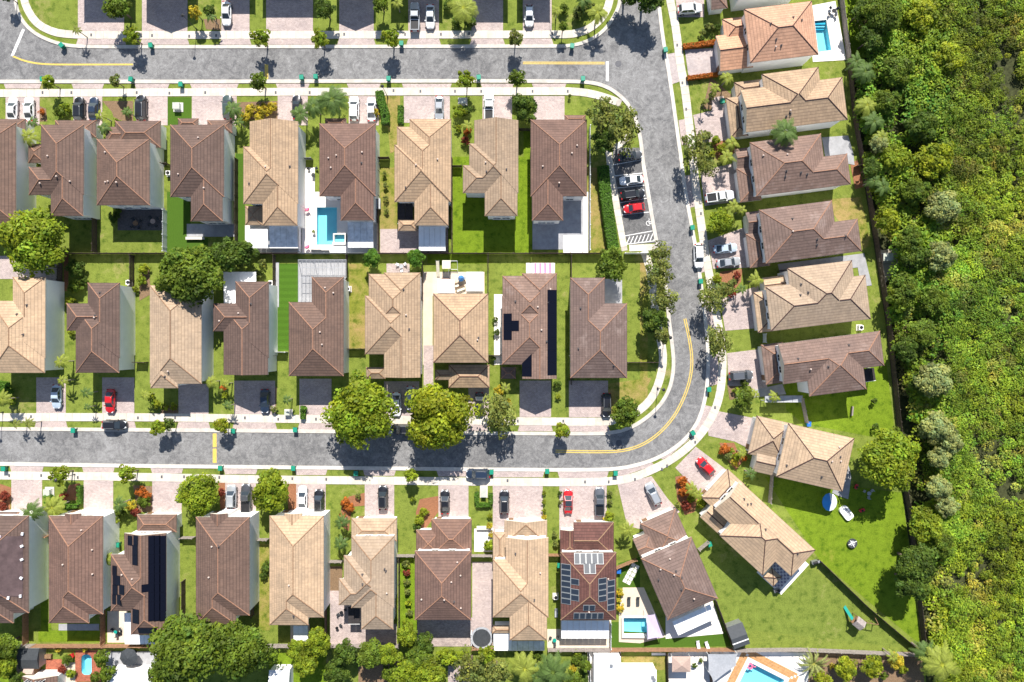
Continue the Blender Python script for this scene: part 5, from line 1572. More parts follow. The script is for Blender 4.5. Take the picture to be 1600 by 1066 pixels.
def palm(px, py, r, col='palm', h=None, n=None, label=None, style='feather', auto=True, group=None, trunk=True):
    rm = r / S
    if h is None: h = 2.2 + rm * 1.1
    p = W(px, py, h)
    n = n or (16 if rm > 2 else 12 if rm > 1.3 else 9)
    o = thing('palm_tree', (p.x, p.y, 0.02), label or (('yellow green ' if col == 'palmy' else 'green ') + ('fan palm' if style == 'fan' else 'palm')), 'palm', group or 'palms in the gardens', auto=auto)
    for i in range(n):
        key = (style, col, i % 4)
        if key not in _fr:
            if style == 'fan': _fr[key] = frond_mesh(11 + i % 4, LM[col], 1, .25 + .1 * (i % 4), 12, .34, .25)
            elif style == 'blade': _fr[key] = frond_mesh(31 + i % 4, LM[col], 1, .05, 10, .10, .2 + .25 * (i % 4))
            else: _fr[key] = frond_mesh(i % 4, LM[col], 1, .25 + .16 * (i % 4), 15, .26 + .02 * (i % 2), .30 + .06 * (i % 3))
        k = rm * (CAMH - h) / CAMH * rnd.uniform(.86, 1.12)
        a = 2 * math.pi * (i + rnd.uniform(-.25, .25)) / n + (i % 3) * .1
        link('frond', _fr[key], o, (.06 * math.cos(a), .06 * math.sin(a), h + .05 * (i % 3)), rot=(0, rnd.uniform(-.25, .2) - (.35 if i % 4 == 3 else 0), a), scale=(k,) * 3)
    if trunk: link('trunk', trunk_mesh('palm'), o, scale=(max(1.6, min(3.2, h * .55)),) * 2 + (h + .05,))
    return o

# clipped hedges: leaf shell over a woody core
def hedge(pts, w, h, col='hedge', label='clipped green hedge', auto=True, leaf=.22, dens=44):
    st = resample(pts, 4)
    rs = np.random.RandomState(int(abs(pts[0][0]) * 7 + abs(pts[0][1])) % 9999)
    c = G(*st[len(st) // 2]); o = thing('hedge', (c.x, c.y, 0.02), label, 'hedge', 'hedges', auto=auto)
    C, N = [], []
    hw = w / S / 2
    for i in range(len(st) - 1):
        a, b = G(*st[i]), G(*st[i + 1]); d = (b - a); L = d.length
        if L < .01: continue
        d.normalize(); s = Vector((-d.y, d.x, 0))
        for f, area in (('t', L * 2 * hw), ('l', L * h), ('r', L * h)):
            for _ in range(int(area * dens) + 1):
                t = rs.rand() * L; q = a + d * t
                if f == 't':
                    u = rs.uniform(-hw, hw); C.append((q.x + s.x * u, q.y + s.y * u, h + rs.uniform(-.08, .07))); N.append((rs.normal() * .4, rs.normal() * .4, 1))
                else:
                    sg = 1 if f == 'l' else -1; z = rs.uniform(.05, h); u = sg * (hw + rs.uniform(-.06, .05))
                    C.append((q.x + s.x * u, q.y + s.y * u, z)); N.append((s.x * sg + rs.normal() * .35, s.y * sg + rs.normal() * .35, .4))
    C = np.array(C) - np.array([c.x, c.y, 0]); N = np.array(N)
    n = len(C); b = .72 + .56 * rs.rand(n); T = np.stack([b, b, b], 1)
    link('foliage', leaf_mesh('hedge_foliage', C, N, leaf * (.7 + .6 * rs.rand(n)), T, LM[col]), o)
    mb = MB(); 
    L_, R_ = offset(st, -w / 2 + 1.2), offset(st, w / 2 - 1.2)
    for i in range(len(st) - 1):
        q = [G(*L_[i]) - c, G(*R_[i]) - c, G(*R_[i+1]) - c, G(*L_[i+1]) - c]
        mb.hexa([(v.x, v.y, 0) for v in q], [(v.x, v.y, h - .1) for v in q])
    mb.obj('branches', M['hedge_core'], o)
    return o

# ---- named trees
T = tree
T(55, 378, 47, 'bright', 6.2, 'large bright green round tree at the left between upper and middle rows', auto=False)
T(297, 430, 50, 'green', 6.5, 'large dark green tree overhanging the pale tan house of the middle row', auto=False, ry=46)
T(350, 400, 27, 'dark', 5.0, 'dark glossy tree right of the large dark one, behind the turf garden', auto=False)
T(380, 396, 22, 'dark', 4.2, 'dark leafy tree left of the stained patio cover', auto=False)
T(565, 645, 50, 'bright', 6.4, 'big bright green street tree casting its shadow on the lower road, left of two', auto=False)
T(684, 650, 51, 'yellow', 6.2, 'big yellow green street tree on the lower road, right of two', auto=False)
T(779, 648, 29, 'olive', 5.0, 'grey olive street tree right of the yellow green one', auto=False, ry=34)
T(977, 643, 23, 'green', 4.0, 'round green tree on the kerb at the start of the bend', auto=False)
T(311, 771, 31, 'bright', 4.6, 'round bright green tree in the front garden left of a silver SUV', auto=False)
T(425, 766, 28, 'bright', 4.8, 'tall bright green tree in the front garden left of a white sedan', auto=False, ry=36)
T(942, 182, 27, 'olive', 6.0, 'left one of the two merged trees at the top of the parking bays', auto=False)
T(972, 202, 28, 'olive', 6.2, 'right one of the two merged trees at the top of the parking bays', auto=False, ry=34)
T(945, 218, 20, 'dark', 5.2, 'dark lower bough tree beside the top parking bay', auto=False)
T(1085, 235, 24, 'olive', 5.0, 'sparse olive tree over the pavement opposite the parking bays', auto=False, ry=30)
T(1105, 262, 16, 'olive', 3.6, 'small sparse tree right of the olive tree opposite the parking bays', auto=False)
T(1112, 465, 22, 'olive', 4.6, 'sparse tree over the right pavement below the kerb parked white SUV', auto=False, ry=26)
T(1135, 452, 13, 'olive', 3.4, 'small leafy tree in the bed left of the tan house of the right column', auto=False)
T(1122, 535, 20, 'olive', 4.6, 'sparse tree over the right pavement above the grey SUV', auto=False, ry=28)
T(1160, 622, 15, 'green', 3.6, 'dark leafy tree below the grey SUV', auto=False, ry=20)
T(1030, 398, 20, 'olive', 4.8, 'topmost of the sparse trees along the inner pavement of the side street', auto=False)
T(1028, 432, 24, 'olive', 5.2, 'second sparse tree from the top along the inner pavement of the side street', auto=False)
T(1037, 470, 22, 'olive', 5.0, 'third sparse tree from the top along the inner pavement of the side street', auto=False)
T(1020, 500, 20, 'dark', 4.6, 'dark tree beside the corner lawn above the bend', auto=False)
T(1034, 524, 14, 'olive', 4.2, 'lowest sparse tree of the inner pavement, just above the bend', auto=False)
T(955, 412, 23, 'green', 4.6, 'round green tree at the foot of the parking hedge', auto=False, ry=26)
T(582, 404, 14.5, 'hedge', 2.9, 'left of the two clipped ball shaped trees at the back fence', squash=1.15, size='mid', auto=False)
T(650, 404, 14.5, 'hedge', 2.9, 'right of the two clipped ball shaped trees at the back fence', squash=1.15, size='mid', auto=False)
T(1125, 347, 19, 'bright', 3.2, 'dense round bright green bush tree above two silver cars', auto=False, ry=22)
T(1385, 344, 20, 'yellow', 4.2, 'vivid yellow green tree just outside the right fence', auto=False)
T(1388, 716, 43, 'bright', 7.0, 'big round green tree at the right edge of the large lawn, long dark shadow', auto=False)
T(294, 1008, 54, 'green', 7.0, 'huge green tree at the bottom edge, left of two', auto=False)
T(378, 1014, 45, 'green', 6.4, 'huge green tree at the bottom edge, right of two', auto=False, ry=44)
T(270, 1050, 36, 'green', 5.5, 'lower left bough tree of the bottom edge clump', auto=False)
T(465, 1015, 17, 'bright', 3.6); T(497, 1002, 21, 'bright', 4.4, ry=24); T(478, 1036, 20, 'bright', 4.2); T(540, 1020, 20, 'dark', 3.8); T(580, 1022, 22, 'green', 4.2); T(607, 1022, 18, 'bright', 4.0)
T(636, 992, 17, 'bright', 3.8); T(663, 1004, 17, 'dark', 3.6); T(640, 1048, 24, 'bright', 4.2); T(672, 1052, 26, 'bright', 4.4); T(655, 1028, 22, 'green', 3.8); T(700, 1024, 15, 'bright', 2.8); T(735, 1042, 26, 'olive', 4.6); T(775, 1050, 24, 'olive', 4.2); T(760, 1022, 15, 'bright', 3.0); T(525, 1050, 20, 'dark', 3.0); T(608, 1052, 14, 'green', 2.8)
T(6, 1010, 22, 'green', 4, cat='tree'); T(10, 1040, 18, 'bright', 3.6); T(160, 1028, 13, 'green', 3.2); T(168, 1052, 14, 'green', 3.0); T(28, 1060, 14, 'dark', 3.0); T(150, 1058, 9, 'green', 2)
T(1432, 880, 30, 'dark', 6.0, 'dark tree overhanging the right lawn fence, upper of two', auto=False); T(1424, 912, 26, 'dark', 5.4, 'dark tree overhanging the right lawn fence, lower of two', auto=False)
T(1320, 1044, 18, 'yellow', 3.0); T(1363, 1040, 17, 'yellow', 3.0); T(1285, 1062, 15, 'yellow', 2.4); T(1400, 1032, 12, 'gold', 2.0)
T(862, 1055, 16, 'green', 2.8); T(915, 1040, 10, 'green', 2.6); T(898, 1060, 14, 'green', 2.2)
# street trees
for x, y, r, c in ((207, 57, 13, 'bright'), (77, 129, 12, 'bright'), (180, 127, 10, 'olive'), (408, 60, 15, 'bright'), (405, 128, 15, 'green'), (500, 62, 14, 'bright'), (611, 60, 15, 'bright'), (728, 125, 14, 'bright'), (808, 124, 15, 'green'),
                  (805, 60, 13, 'olive'), (819, 168, 20, 'dark'), (95, 741, 15, 'bright'), (200, 740, 14, 'bright'), (642, 742, 12, 'bright'), (248, 668, 13, 'bright'), (347, 664, 13, 'yellow'), (878, 672, 14, 'yellow'), (265, 662, 10, 'dark'),
                  (185, 12, 20, 'green'), (10, 55 - 62, 10, 'dark'), (595, 5, 14, 'green'), (305, 20, 11, 'gold'), (328, 18, 10, 'dark'), (508, 15, 16, 'dark'), (880, 42, 8, 'green'), (980, 20 - 34, 22, 'dark'), (1010, -6, 26, 'dark')):
    T(x, y, r, c, max(2.4, 1.1 * r / 8 + 1.6))
for x, y, r, c in ((96, 176, 11, 'green'), (103, 168, 8, 'bright'), (66, 175, 6, 'orange'), (184, 192, 7, 'bright'), (198, 174, 7, 'olive'), (392, 172, 9, 'gold'), (412, 172, 11, 'gold'), (425, 168, 9, 'gold'), (405, 184, 8, 'gold'), (385, 182, 8, 'gold'),
                  (585, 176, 8, 'gold'), (718, 175, 11, 'bright'), (727, 174, 9, 'dark'), (730, 205, 8, 'orange'), (727, 220, 7, 'red'), (716, 200, 6, 'yellow'), (815, 182, 10, 'dark'), (830, 186, 8, 'dark'), (700, 10, 9, 'dark'), (714, 36, 9, 'dark'),
                  (735, 34, 10, 'dark'), (880, 15, 9, 'green'), (904, 20, 12, 'olive'), (918, 10, 10, 'olive'), (212, 452, 6, 'yellow'), (225, 420, 9, 'yellow'), (222, 438, 8, 'bright'), (120, 420, 14, 'dark'), (118, 448, 12, 'green'), (132, 440, 8, 'dark'),
                  (110, 470, 8, 'yellow'), (112, 520, 6, 'yellow'), (404, 430, 7, 'olive'), (410, 410, 7, 'olive'), (236, 618, 7, 'yellow'), (245, 632, 9, 'yellow'), (258, 636, 7, 'yellow'), (272, 636, 7, 'yellow'), (350, 605, 6, 'orange'), (352, 618, 6, 'yellow'),
                  (10, 610, 12, 'hedge'), (18, 624, 9, 'bright'), (428, 640, 6, 'olive'), (475, 640, 6, 'hedge'), (871, 600, 7, 'dark'), (872, 620, 5, 'yellow'), (780, 610, 8, 'gold'), (792, 628, 7, 'gold'), (771, 560, 5, 'dark'), (776, 520, 6, 'dark'), (774, 500, 5, 'dark'),
                  (222, 768, 10, 'orange'), (230, 774, 8, 'orange'), (225, 784, 11, 'green'), (205, 790, 9, 'gold'), (212, 800, 8, 'red'), (188, 800, 10, 'green'), (180, 812, 8, 'bright'), (78, 780, 9, 'hedge'), (8, 775, 9, 'red'), (4, 790, 8, 'red'), (100, 775, 7, 'red'),
                  (346, 770, 7, 'red'), (540, 785, 9, 'orange'), (546, 793, 8, 'orange'), (560, 775, 5, 'olive'), (535, 806, 7, 'orange'), (655, 812, 9, 'yellow'), (662, 800, 8, 'yellow'), (652, 822, 7, 'dark'), (645, 780, 5, 'bright'), (765, 822, 6, 'gold'), (768, 836, 6, 'gold'), (764, 852, 10, 'bright'), (766, 806, 5, 'yellow'),
                  (850, 770, 4, 'yellow'), (850, 784, 4, 'yellow'), (850, 798, 4, 'yellow'), (850, 808, 5, 'gold'), (875, 770, 4, 'dark'), (875, 785, 4, 'olive'), (953, 770, 5, 'olive'), (953, 785, 5, 'olive'), (952, 806, 9, 'yellow'), (948, 812, 6, 'gold'), (866, 835, 5, 'olive'), (868, 850, 6, 'olive'),
                  (968, 926, 7, 'gold'), (969, 950, 7, 'gold'), (967, 938, 4, 'gold'), (1066, 752, 9, 'orange'), (1068, 768, 9, 'orange'), (1074, 760, 7, 'orange'), (1080, 778, 8, 'yellow'), (1132, 702, 9, 'orange'), (1137, 712, 8, 'olive'), (1150, 714, 8, 'yellow'), (1163, 716, 6, 'orange'), (1148, 722, 7, 'gold'), (1142, 704, 6, 'bright'),
                  (1058, 790, 5, 'olive'), (1096, 786, 9, 'yellow'), (1072, 790, 8, 'red'), (1175, 738, 7, 'bright'), (1168, 744, 5, 'yellow'), (1150, 610, 6, 'bright'), (1164, 600, 6, 'green'), (1175, 615, 6, 'bright'), (1152, 430, 7, 'red'), (1146, 440, 6, 'olive'), (1143, 460, 6, 'red'), (1120, 436, 8, 'yellow'), (1128, 452, 8, 'yellow'),
                  (1112, 150, 6, 'olive'), (1100, 160, 5, 'yellow'), (1104, 212, 8, 'olive'), (1118, 220, 8, 'yellow'), (1128, 232, 9, 'yellow'), (1112, 240, 7, 'yellow'), (1130, 250, 7, 'yellow'), (1098, 52, 6, 'olive'), (1108, 42, 8, 'olive'), (1120, 44, 7, 'dark'), (1112, 58, 5, 'dark'), (1098, 60, 4, 'dark'),
                  (415, 888, 8, 'dark'), (412, 900, 7, 'dark'), (418, 880, 6, 'green'), (634, 880, 7, 'olive'), (636, 895, 6, 'red'), (636, 910, 6, 'olive'), (637, 925, 6, 'olive'), (638, 942, 6, 'yellow'), (640, 958, 6, 'olive'), (636, 975, 8, 'bright'), (92, 1015, 6, 'gold'), (133, 1014, 5, 'gold'), (105, 1030, 9, 'green'), (98, 1046, 8, 'red'), (112, 1052, 8, 'bright'),
                  (900, 1030, 9, 'green'), (895, 1045, 7, 'gold'), (812, 1025, 8, 'green'), (903, 1020, 7, 'bright'), (840, 1022, 8, 'green'), (1085, 1040, 5, 'dark'), (1095, 1032, 4, 'green'), (590, 255, 5, 'olive'), (602, 290, 5, 'olive'), (603, 310, 5, 'olive'), (604, 330, 4, 'olive'), (601, 272, 4, 'olive'),
                  (1160, 596, 6, 'olive'), (355, 380, 7, 'dark'), (490, 362, 3, 'bright'), (1205, 592, 5, 'orange'), (1300, 1010 + 30, 5, 'gold'), (1410, 1045, 8, 'yellow'), (1380, 1056, 7, 'green'), (1190, 240, 4, 'olive'), (890, 300 - 150, 3, 'dark'), (370, 330 + 240, 6, 'yellow'), (325, 340, 6, 'dark'), (178, 340, 9, 'dark'), (186, 330, 6, 'dark')):
    T(x, y, r, c, max(0.7, r / 8 * .75))
# palms
P_ = palm
for x, y, r, c, st in ((45, 214, 14, 'palmy', 'feather'), (50, 190, 10, 'palm', 'feather'), (157, 180, 10, 'palmy', 'feather'), (162, 200, 11, 'palm', 'feather'), (199, 175, 9, 'palm', 'feather'), (364, 170, 16, 'palm', 'feather'), (372, 190, 9, 'palm', 'feather'),
                       (519, 156, 25, 'palm', 'feather'), (490, 166, 19, 'palm', 'feather'), (469, 178, 16, 'palm', 'feather'), (724, 12, 23, 'palmy', 'fan'), (620, 5, 10, 'palmy', 'feather'), (870, 17, 9, 'palmy', 'feather'), (730, 196, 10, 'palmy', 'feather'),
                       (120, 47, 8, 'olive', 'feather'), (329, 26, 9, 'palm', 'feather'), (934, 20, 17, 'palmy', 'feather'), (912, 0, 14, 'palm', 'feather'),
                       (1137, 122, 11, 'palmy', 'feather'), (1117, 137, 10, 'palmy', 'feather'), (1144, 224, 12, 'palmy', 'feather'), (1136, 246, 13, 'palmy', 'feather'), (1102, 158, 6, 'olive', 'feather'), (1158, 328, 9, 'palmy', 'feather'), (1146, 322, 11, 'palmy', 'feather'), (1140, 350, 9, 'palmy', 'feather'),
                       (1181, 437, 13, 'palmy', 'feather'), (1159, 452, 9, 'palm', 'feather'), (95, 565, 12, 'palmy', 'feather'), (97, 595, 10, 'palmy', 'feather'), (135, 614, 10, 'palm', 'feather'), (136, 636, 6, 'palm', 'feather'), (4, 624, 14, 'palmy', 'feather'), (45, 662, 10, 'olive', 'feather'), (25, 662, 7, 'olive', 'feather'),
                       (330, 597, 11, 'palmy', 'feather'), (352, 600, 8, 'palmy', 'feather'), (356, 634, 9, 'palm', 'feather'), (226, 617, 9, 'palmy', 'feather'), (448, 625, 8, 'palm', 'feather'), (82, 793, 19, 'palmy', 'feather'), (50, 800, 17, 'palm', 'feather'), (186, 788, 12, 'palm', 'feather'), (163, 872, 14, 'palmy', 'feather'),
                       (534, 816, 13, 'palm', 'feather'), (532, 850, 13, 'palm', 'feather'), (1080, 764, 11, 'palmy', 'feather'), (1090, 772, 10, 'palmy', 'feather'), (980, 828, 13, 'palmy', 'feather'), (1211, 620, 10, 'palmy', 'feather'), (1180, 616, 9, 'palmy', 'feather'), (1173, 740, 10, 'palm', 'feather'),
                       (790, 606, 9, 'palmy', 'feather'), (820, 1045, 26, 'palmy', 'feather'), (864, 1050, 28, 'palm', 'feather'), (838, 1058, 22, 'palm', 'feather'), (1471, 1038, 31, 'palmy', 'feather'), (1448, 1022, 20, 'palm', 'feather'), (1355, 164, 18, 'palmy', 'feather'), (1366, 190, 17, 'palm', 'feather'),
                       (1352, 112, 20, 'palm', 'feather'), (1338, 96, 15, 'palm', 'feather'), (1378, 215, 14, 'palmy', 'feather'), (1380, 292, 15, 'palm', 'feather'), (1365, 282, 13, 'palm', 'feather'), (1395, 1026, 10, 'palmy', 'feather'), (1160, 708, 8, 'palmy', 'feather')):
    P_(x, y, r, c, style=st)
P_(1227, 206, 22, 'palm', 8.6, 18, 'tall dark palm leaning between the roofs of two right column houses', auto=False)
P_(1271, 1036, 25, 'silver', 1.4, 30, 'big silvery rosette palm beside the tilted pool at the bottom edge', 'blade', auto=False)
# hedges
hedge([(941, 262), (944, 300), (950, 345), (957, 392)], 17, 1.6, 'hedge', 'tall dense hedge along the left side of the parking bays', auto=False)
hedge([(594, 146), (597, 162), (603, 178), (604, 200)], 12, 1.5, 'hedge', 'curved clipped hedge between two front gardens of the upper row', auto=False)
hedge([(627, 168), (627, 197)], 8, 1.3, 'hedge', 'short straight hedge beside the driveway of the tan house of the upper row', auto=False)
hedge([(1066, 75), (1092, 72), (1118, 68)], 7, .9, 'orange', 'orange red hedge above the garage drive of the salmon house', auto=False)
hedge([(1072, 124), (1096, 121), (1120, 118)], 6, .9, 'orange', 'orange red hedge below the garage drive of the salmon house', auto=False)
hedge([(745, 768), (745, 788), (767, 788), (767, 768)], 6, .9, 'hedge', 'low U shaped hedge round the narrow white box', auto=False)
hedge([(128, 758), (128, 786)], 6, 1.1, 'hedge', 'short clipped hedge left of a driveway in the lower row gardens', auto=False)
hedge([(92, 790), (126, 790)], 6, 1.0, 'hedge', 'low hedge above the second house of the lower row', auto=False)
hedge([(475, 634), (475, 656)], 7, 1.0, 'hedge', 'small hedge beside the driveway left of the big street tree', auto=False)
hedge([(682, 1022), (735, 1022)], 9, 1.4, 'bright', 'bright green hedge behind the paved patio at the bottom', auto=False)
hedge([(912, 1020), (914, 1070)], 8, 1.6, 'dark', 'dark hedge beside the white building at the bottom edge', auto=False)
hedge([(0, 600), (18, 602)], 10, 1.2, 'hedge', 'low hedge at the left edge of the middle row', auto=False)

# ------------------------------------------------------------------ the wild thicket beyond the fence
def xleft(y):
    pts = ((-80, 1338), (0, 1340), (60, 1362), (95, 1358), (110, 1336), (200, 1346), (300, 1362), (340, 1392), (400, 1404), (460, 1396), (520, 1398), (600, 1420), (700, 1434), (800, 1432), (900, 1440), (1000, 1456), (1066, 1462), (1200, 1470))
    for (a, xa), (b, xb) in zip(pts, pts[1:]):
        if a <= y <= b: return xa + (xb - xa) * (y - a) / (b - a)
    return 1470
rs = np.random.RandomState(42)
def vnoise(x, y, s, seed):
    r = np.random.RandomState(seed); g = r.rand(64, 64)
    u, v = x / s, y / s; i, j = int(math.floor(u)), int(math.floor(v)); fu, fv = u - i, v - j
    fu, fv = fu * fu * (3 - 2 * fu), fv * fv * (3 - 2 * fv)
    a = g[i % 64, j % 64] * (1 - fu) + g[(i + 1) % 64, j % 64] * fu; b = g[i % 64, (j + 1) % 64] * (1 - fu) + g[(i + 1) % 64, (j + 1) % 64] * fu
    return a * (1 - fv) + b * fv
class NG:
    def __init__(s, sc, seed): s.g = np.random.RandomState(seed).rand(64, 64); s.s = sc
    def __call__(s, x, y):
        u, v = x / s.s, y / s.s; i, j = int(math.floor(u)), int(math.floor(v)); fu, fv = u - i, v - j
        fu, fv = fu * fu * (3 - 2 * fu), fv * fv * (3 - 2 * fv); g = s.g
        a = g[i % 64, j % 64] * (1 - fu) + g[(i + 1) % 64, j % 64] * fu; b = g[i % 64, (j + 1) % 64] * (1 - fu) + g[(i + 1) % 64, (j + 1) % 64] * fu
        return a * (1 - fv) + b * fv
n_h, n_c, n_b, n_y = NG(45, 1), NG(60, 2), NG(22, 3), NG(90, 4)
parts = []
step = 9.5
yy = -70.0
while yy < 1150:
    x0 = xleft(max(-80, yy))
    xx = x0 + 6
    while xx < 1700:
        x = xx + rs.uniform(-5, 5); y = yy + rs.uniform(-5, 5)
        xx += step
        edge = min(1.0, (x - x0) / 60.0)
        hn = n_h(x, y) * .6 + n_b(x, y) * .4
        # taller woods near the fence, low scrub and reeds further right and low
        tall = 1.0 if x < 1470 else max(0.25, 1 - (x - 1470) / 150.0)
        h = .7 + (4.2 if x < 1500 else 3.2) * hn * tall * (0.55 + .45 * edge)
        if hn < (.36 if x < 1480 else .32) and rs.rand() < .7: continue
        r = (0.65 + .9 * rs.rand()) * (.75 + .5 * tall)
        c = n_c(x, y); yl = n_y(x, y)
        reed = (x - 1480) * .9 + (y - 900) * .55
        b = .50 + .95 * c + .24 * rs.normal()
        yel = -.22 + .30 * (yl - .4) + .10 * rs.normal() + (.04 if x > 1500 else 0)
        if reed > -20 and y > 840 and x < 1600 - (y - 840) * .1 and n_b(x, y + 300) > .35: yel += .08; b *= 1.12; h *= .5
        dead = n_b(x + 500, y) > .72 and rs.rand() < .6
        pC, pN, ps, pT = blob_leaves(rs, np.array([*G(x, y).xy, h]) * np.array([(CAMH - h) / CAMH, (CAMH - h) / CAMH, 1]), r, int((40 if x < 1480 else 76) * r) + 24, .32 if x < 1480 else .21, .85, .65, max(.35, b), yel)
        if dead: pT = pT * np.array([1.35, 1.0, 2.0]) 
        parts.append((pC, pN, ps, pT))
    yy += step
C, N, s_, T_ = (np.concatenate([o[k] for o in parts]) for k in range(4))
o = link('thicket', leaf_mesh('thicket', C, N, s_, T_, LM['wild']))
tag(o, kind='stuff')
# dry pale reeds in the open strip
parts = []
for (x0, y0, x1, y1, n) in ((1450, 930, 1500, 1010, 1500), (1388, 490, 1412, 560, 500), (1396, 560, 1412, 620, 300), (1420, 380, 1440, 420, 250), (1330, 30, 1350, 60, 60)):
    x = rs.uniform(x0, x1, n); y = rs.uniform(y0, y1, n); x += (y - y0) / max(1, (y1 - y0)) * 14
    P0 = np.stack([(x - 800) / S, (533 - y) / S, rs.uniform(.15, .9, n)], 1)
    Nn = rs.normal(size=(n, 3)) * .6 + np.array([0, .3, 1]); b = .7 + .6 * rs.rand(n)
    parts.append((P0, Nn, .14 + .1 * rs.rand(n), np.stack([b, b, b * .9], 1)))
C, N, s_, T_ = (np.concatenate([o[k] for o in parts]) for k in range(4))
tag(link('dry_reeds', leaf_mesh('dry_reeds', C, N, s_, T_, LM['grass'], 4.0)), kind='stuff')
# tall individual trees that stand out of the thicket
lab = []
for x, y, r, c, h in ((1378, 20, 34, 'green', 6.5), (1360, 60, 22, 'dark', 5.5), (1346, 18, 18, 'dark', 5.0), (1440, 26, 30, 'yellow', 5.2), (1402, 110, 26, 'green', 5.0), (1384, 160, 22, 'green', 4.5), (1372, 225, 17, 'silver', 4.2), (1398, 250, 26, 'bright', 5.0),
                      (1362, 262, 17, 'dark', 4.6), (1440, 200, 28, 'dark', 4.6), (1460, 250, 32, 'yellow', 5.0), (1472, 325, 30, 'silver', 5.6), (1430, 300, 24, 'olive', 5.0), (1420, 375, 24, 'green', 5.4), (1428, 400, 24, 'dark', 5.0), (1470, 400, 26, 'silver', 5.6), (1500, 440, 30, 'bright', 5.4),
                      (1410, 455, 30, 'olive', 5.0), (1455, 470, 26, 'olive', 5.0), (1440, 520, 24, 'green', 5.4), (1415, 545, 22, 'dark', 5.0), (1458, 595, 32, 'silver', 6.8), (1440, 600, 20, 'dark', 5.2), (1462, 668, 30, 'silver', 6.8), (1482, 690, 24, 'silver', 6.6), (1466, 716, 20, 'silver', 6.2), (1466, 762, 23, 'silver', 6.2), (1478, 790, 19, 'silver', 6.0),
                      (1500, 560, 26, 'green', 5.2), (1510, 620, 28, 'green', 5.0), (1515, 700, 26, 'olive', 4.8), (1525, 770, 26, 'olive', 4.6), (1445, 820, 30, 'bright', 6.0), (1470, 850, 22, 'green', 5.2), (1500, 860, 28, 'olive', 4.6), (1530, 520, 24, 'green', 4.2), (1540, 380, 26, 'bright', 4.0), (1560, 250, 26, 'bright', 3.6), (1520, 130, 30, 'bright', 4.0), (1480, 90, 26, 'yellow', 4.4)):
    if x > 1495: continue
    kk = {'green': 'mid green', 'dark': 'dark green', 'yellow': 'yellow green', 'silver': 'pale silvery', 'bright': 'fresh green', 'olive': 'olive grey'}[c]
    T(x, y, r * (.9 if x < 1490 else .8), {'olive': 'wild', 'green': 'bright'}.get(c, c) if x > 1480 else {'olive': 'green'}.get(c, c), h * (.85 if x < 1490 else .7), kk + ' tree', group='wild trees beyond the fence', squash=.85)
# ------------------------------------------------------------------ fences
_fp = {}
def fence(pts, mat='fence_dark', h=1.8, label='dark board fence', auto=True, seg=2.4):
    st = resample(pts, seg * S)
    if (Vector(st[-1]) - Vector(pts[-1])).length > 4: st.append(pts[-1])
    c = G(*st[0]); o = thing('fence', (c.x, c.y, 0), label, 'fence', 'garden fences', auto=auto)
    for i in range(len(st) - 1):
        a, b = G(*st[i]), G(*st[i + 1]); d = b - a; L = d.length
        key = (mat, h)
        if key not in _fp:
            mb = MB(); n = 14
            for k in range(n):
                x0 = k / n + .004; x1 = (k + 1) / n - .004; t = .016 if k % 2 else .024
                mb.box(x0, -t, .06, x1, t, h - (.05 if k % 2 else .0))
            mb.box(0.0, -.06, h - .34, 1.0, -.026, h - .24); mb.box(0.0, -.06, .3, 1.0, -.026, .4)
            pm = MB(); pm.box(-.06, -.06, 0, .06, .06, h + .08); pm.box(-.08, -.08, h + .082, .08, .08, h + .12)
            _fp[key] = (mb.mesh('fence_panel', M[mat]), pm.mesh('fence_post', M[mat]))
        rz = math.atan2(d.y, d.x)
        link('fence_panel', _fp[key][0], o, a - c + Vector((0, 0, rnd.uniform(-.015, .015))), rz, scale=(L, 1, 1))
        link('fence_post', _fp[key][1], o, a - c + Vector((0, 0, .01)), rz)
    link('fence_post', _fp[key][1], o, G(*st[-1]) - c, 0)
    return o
D = 'fence_dark'
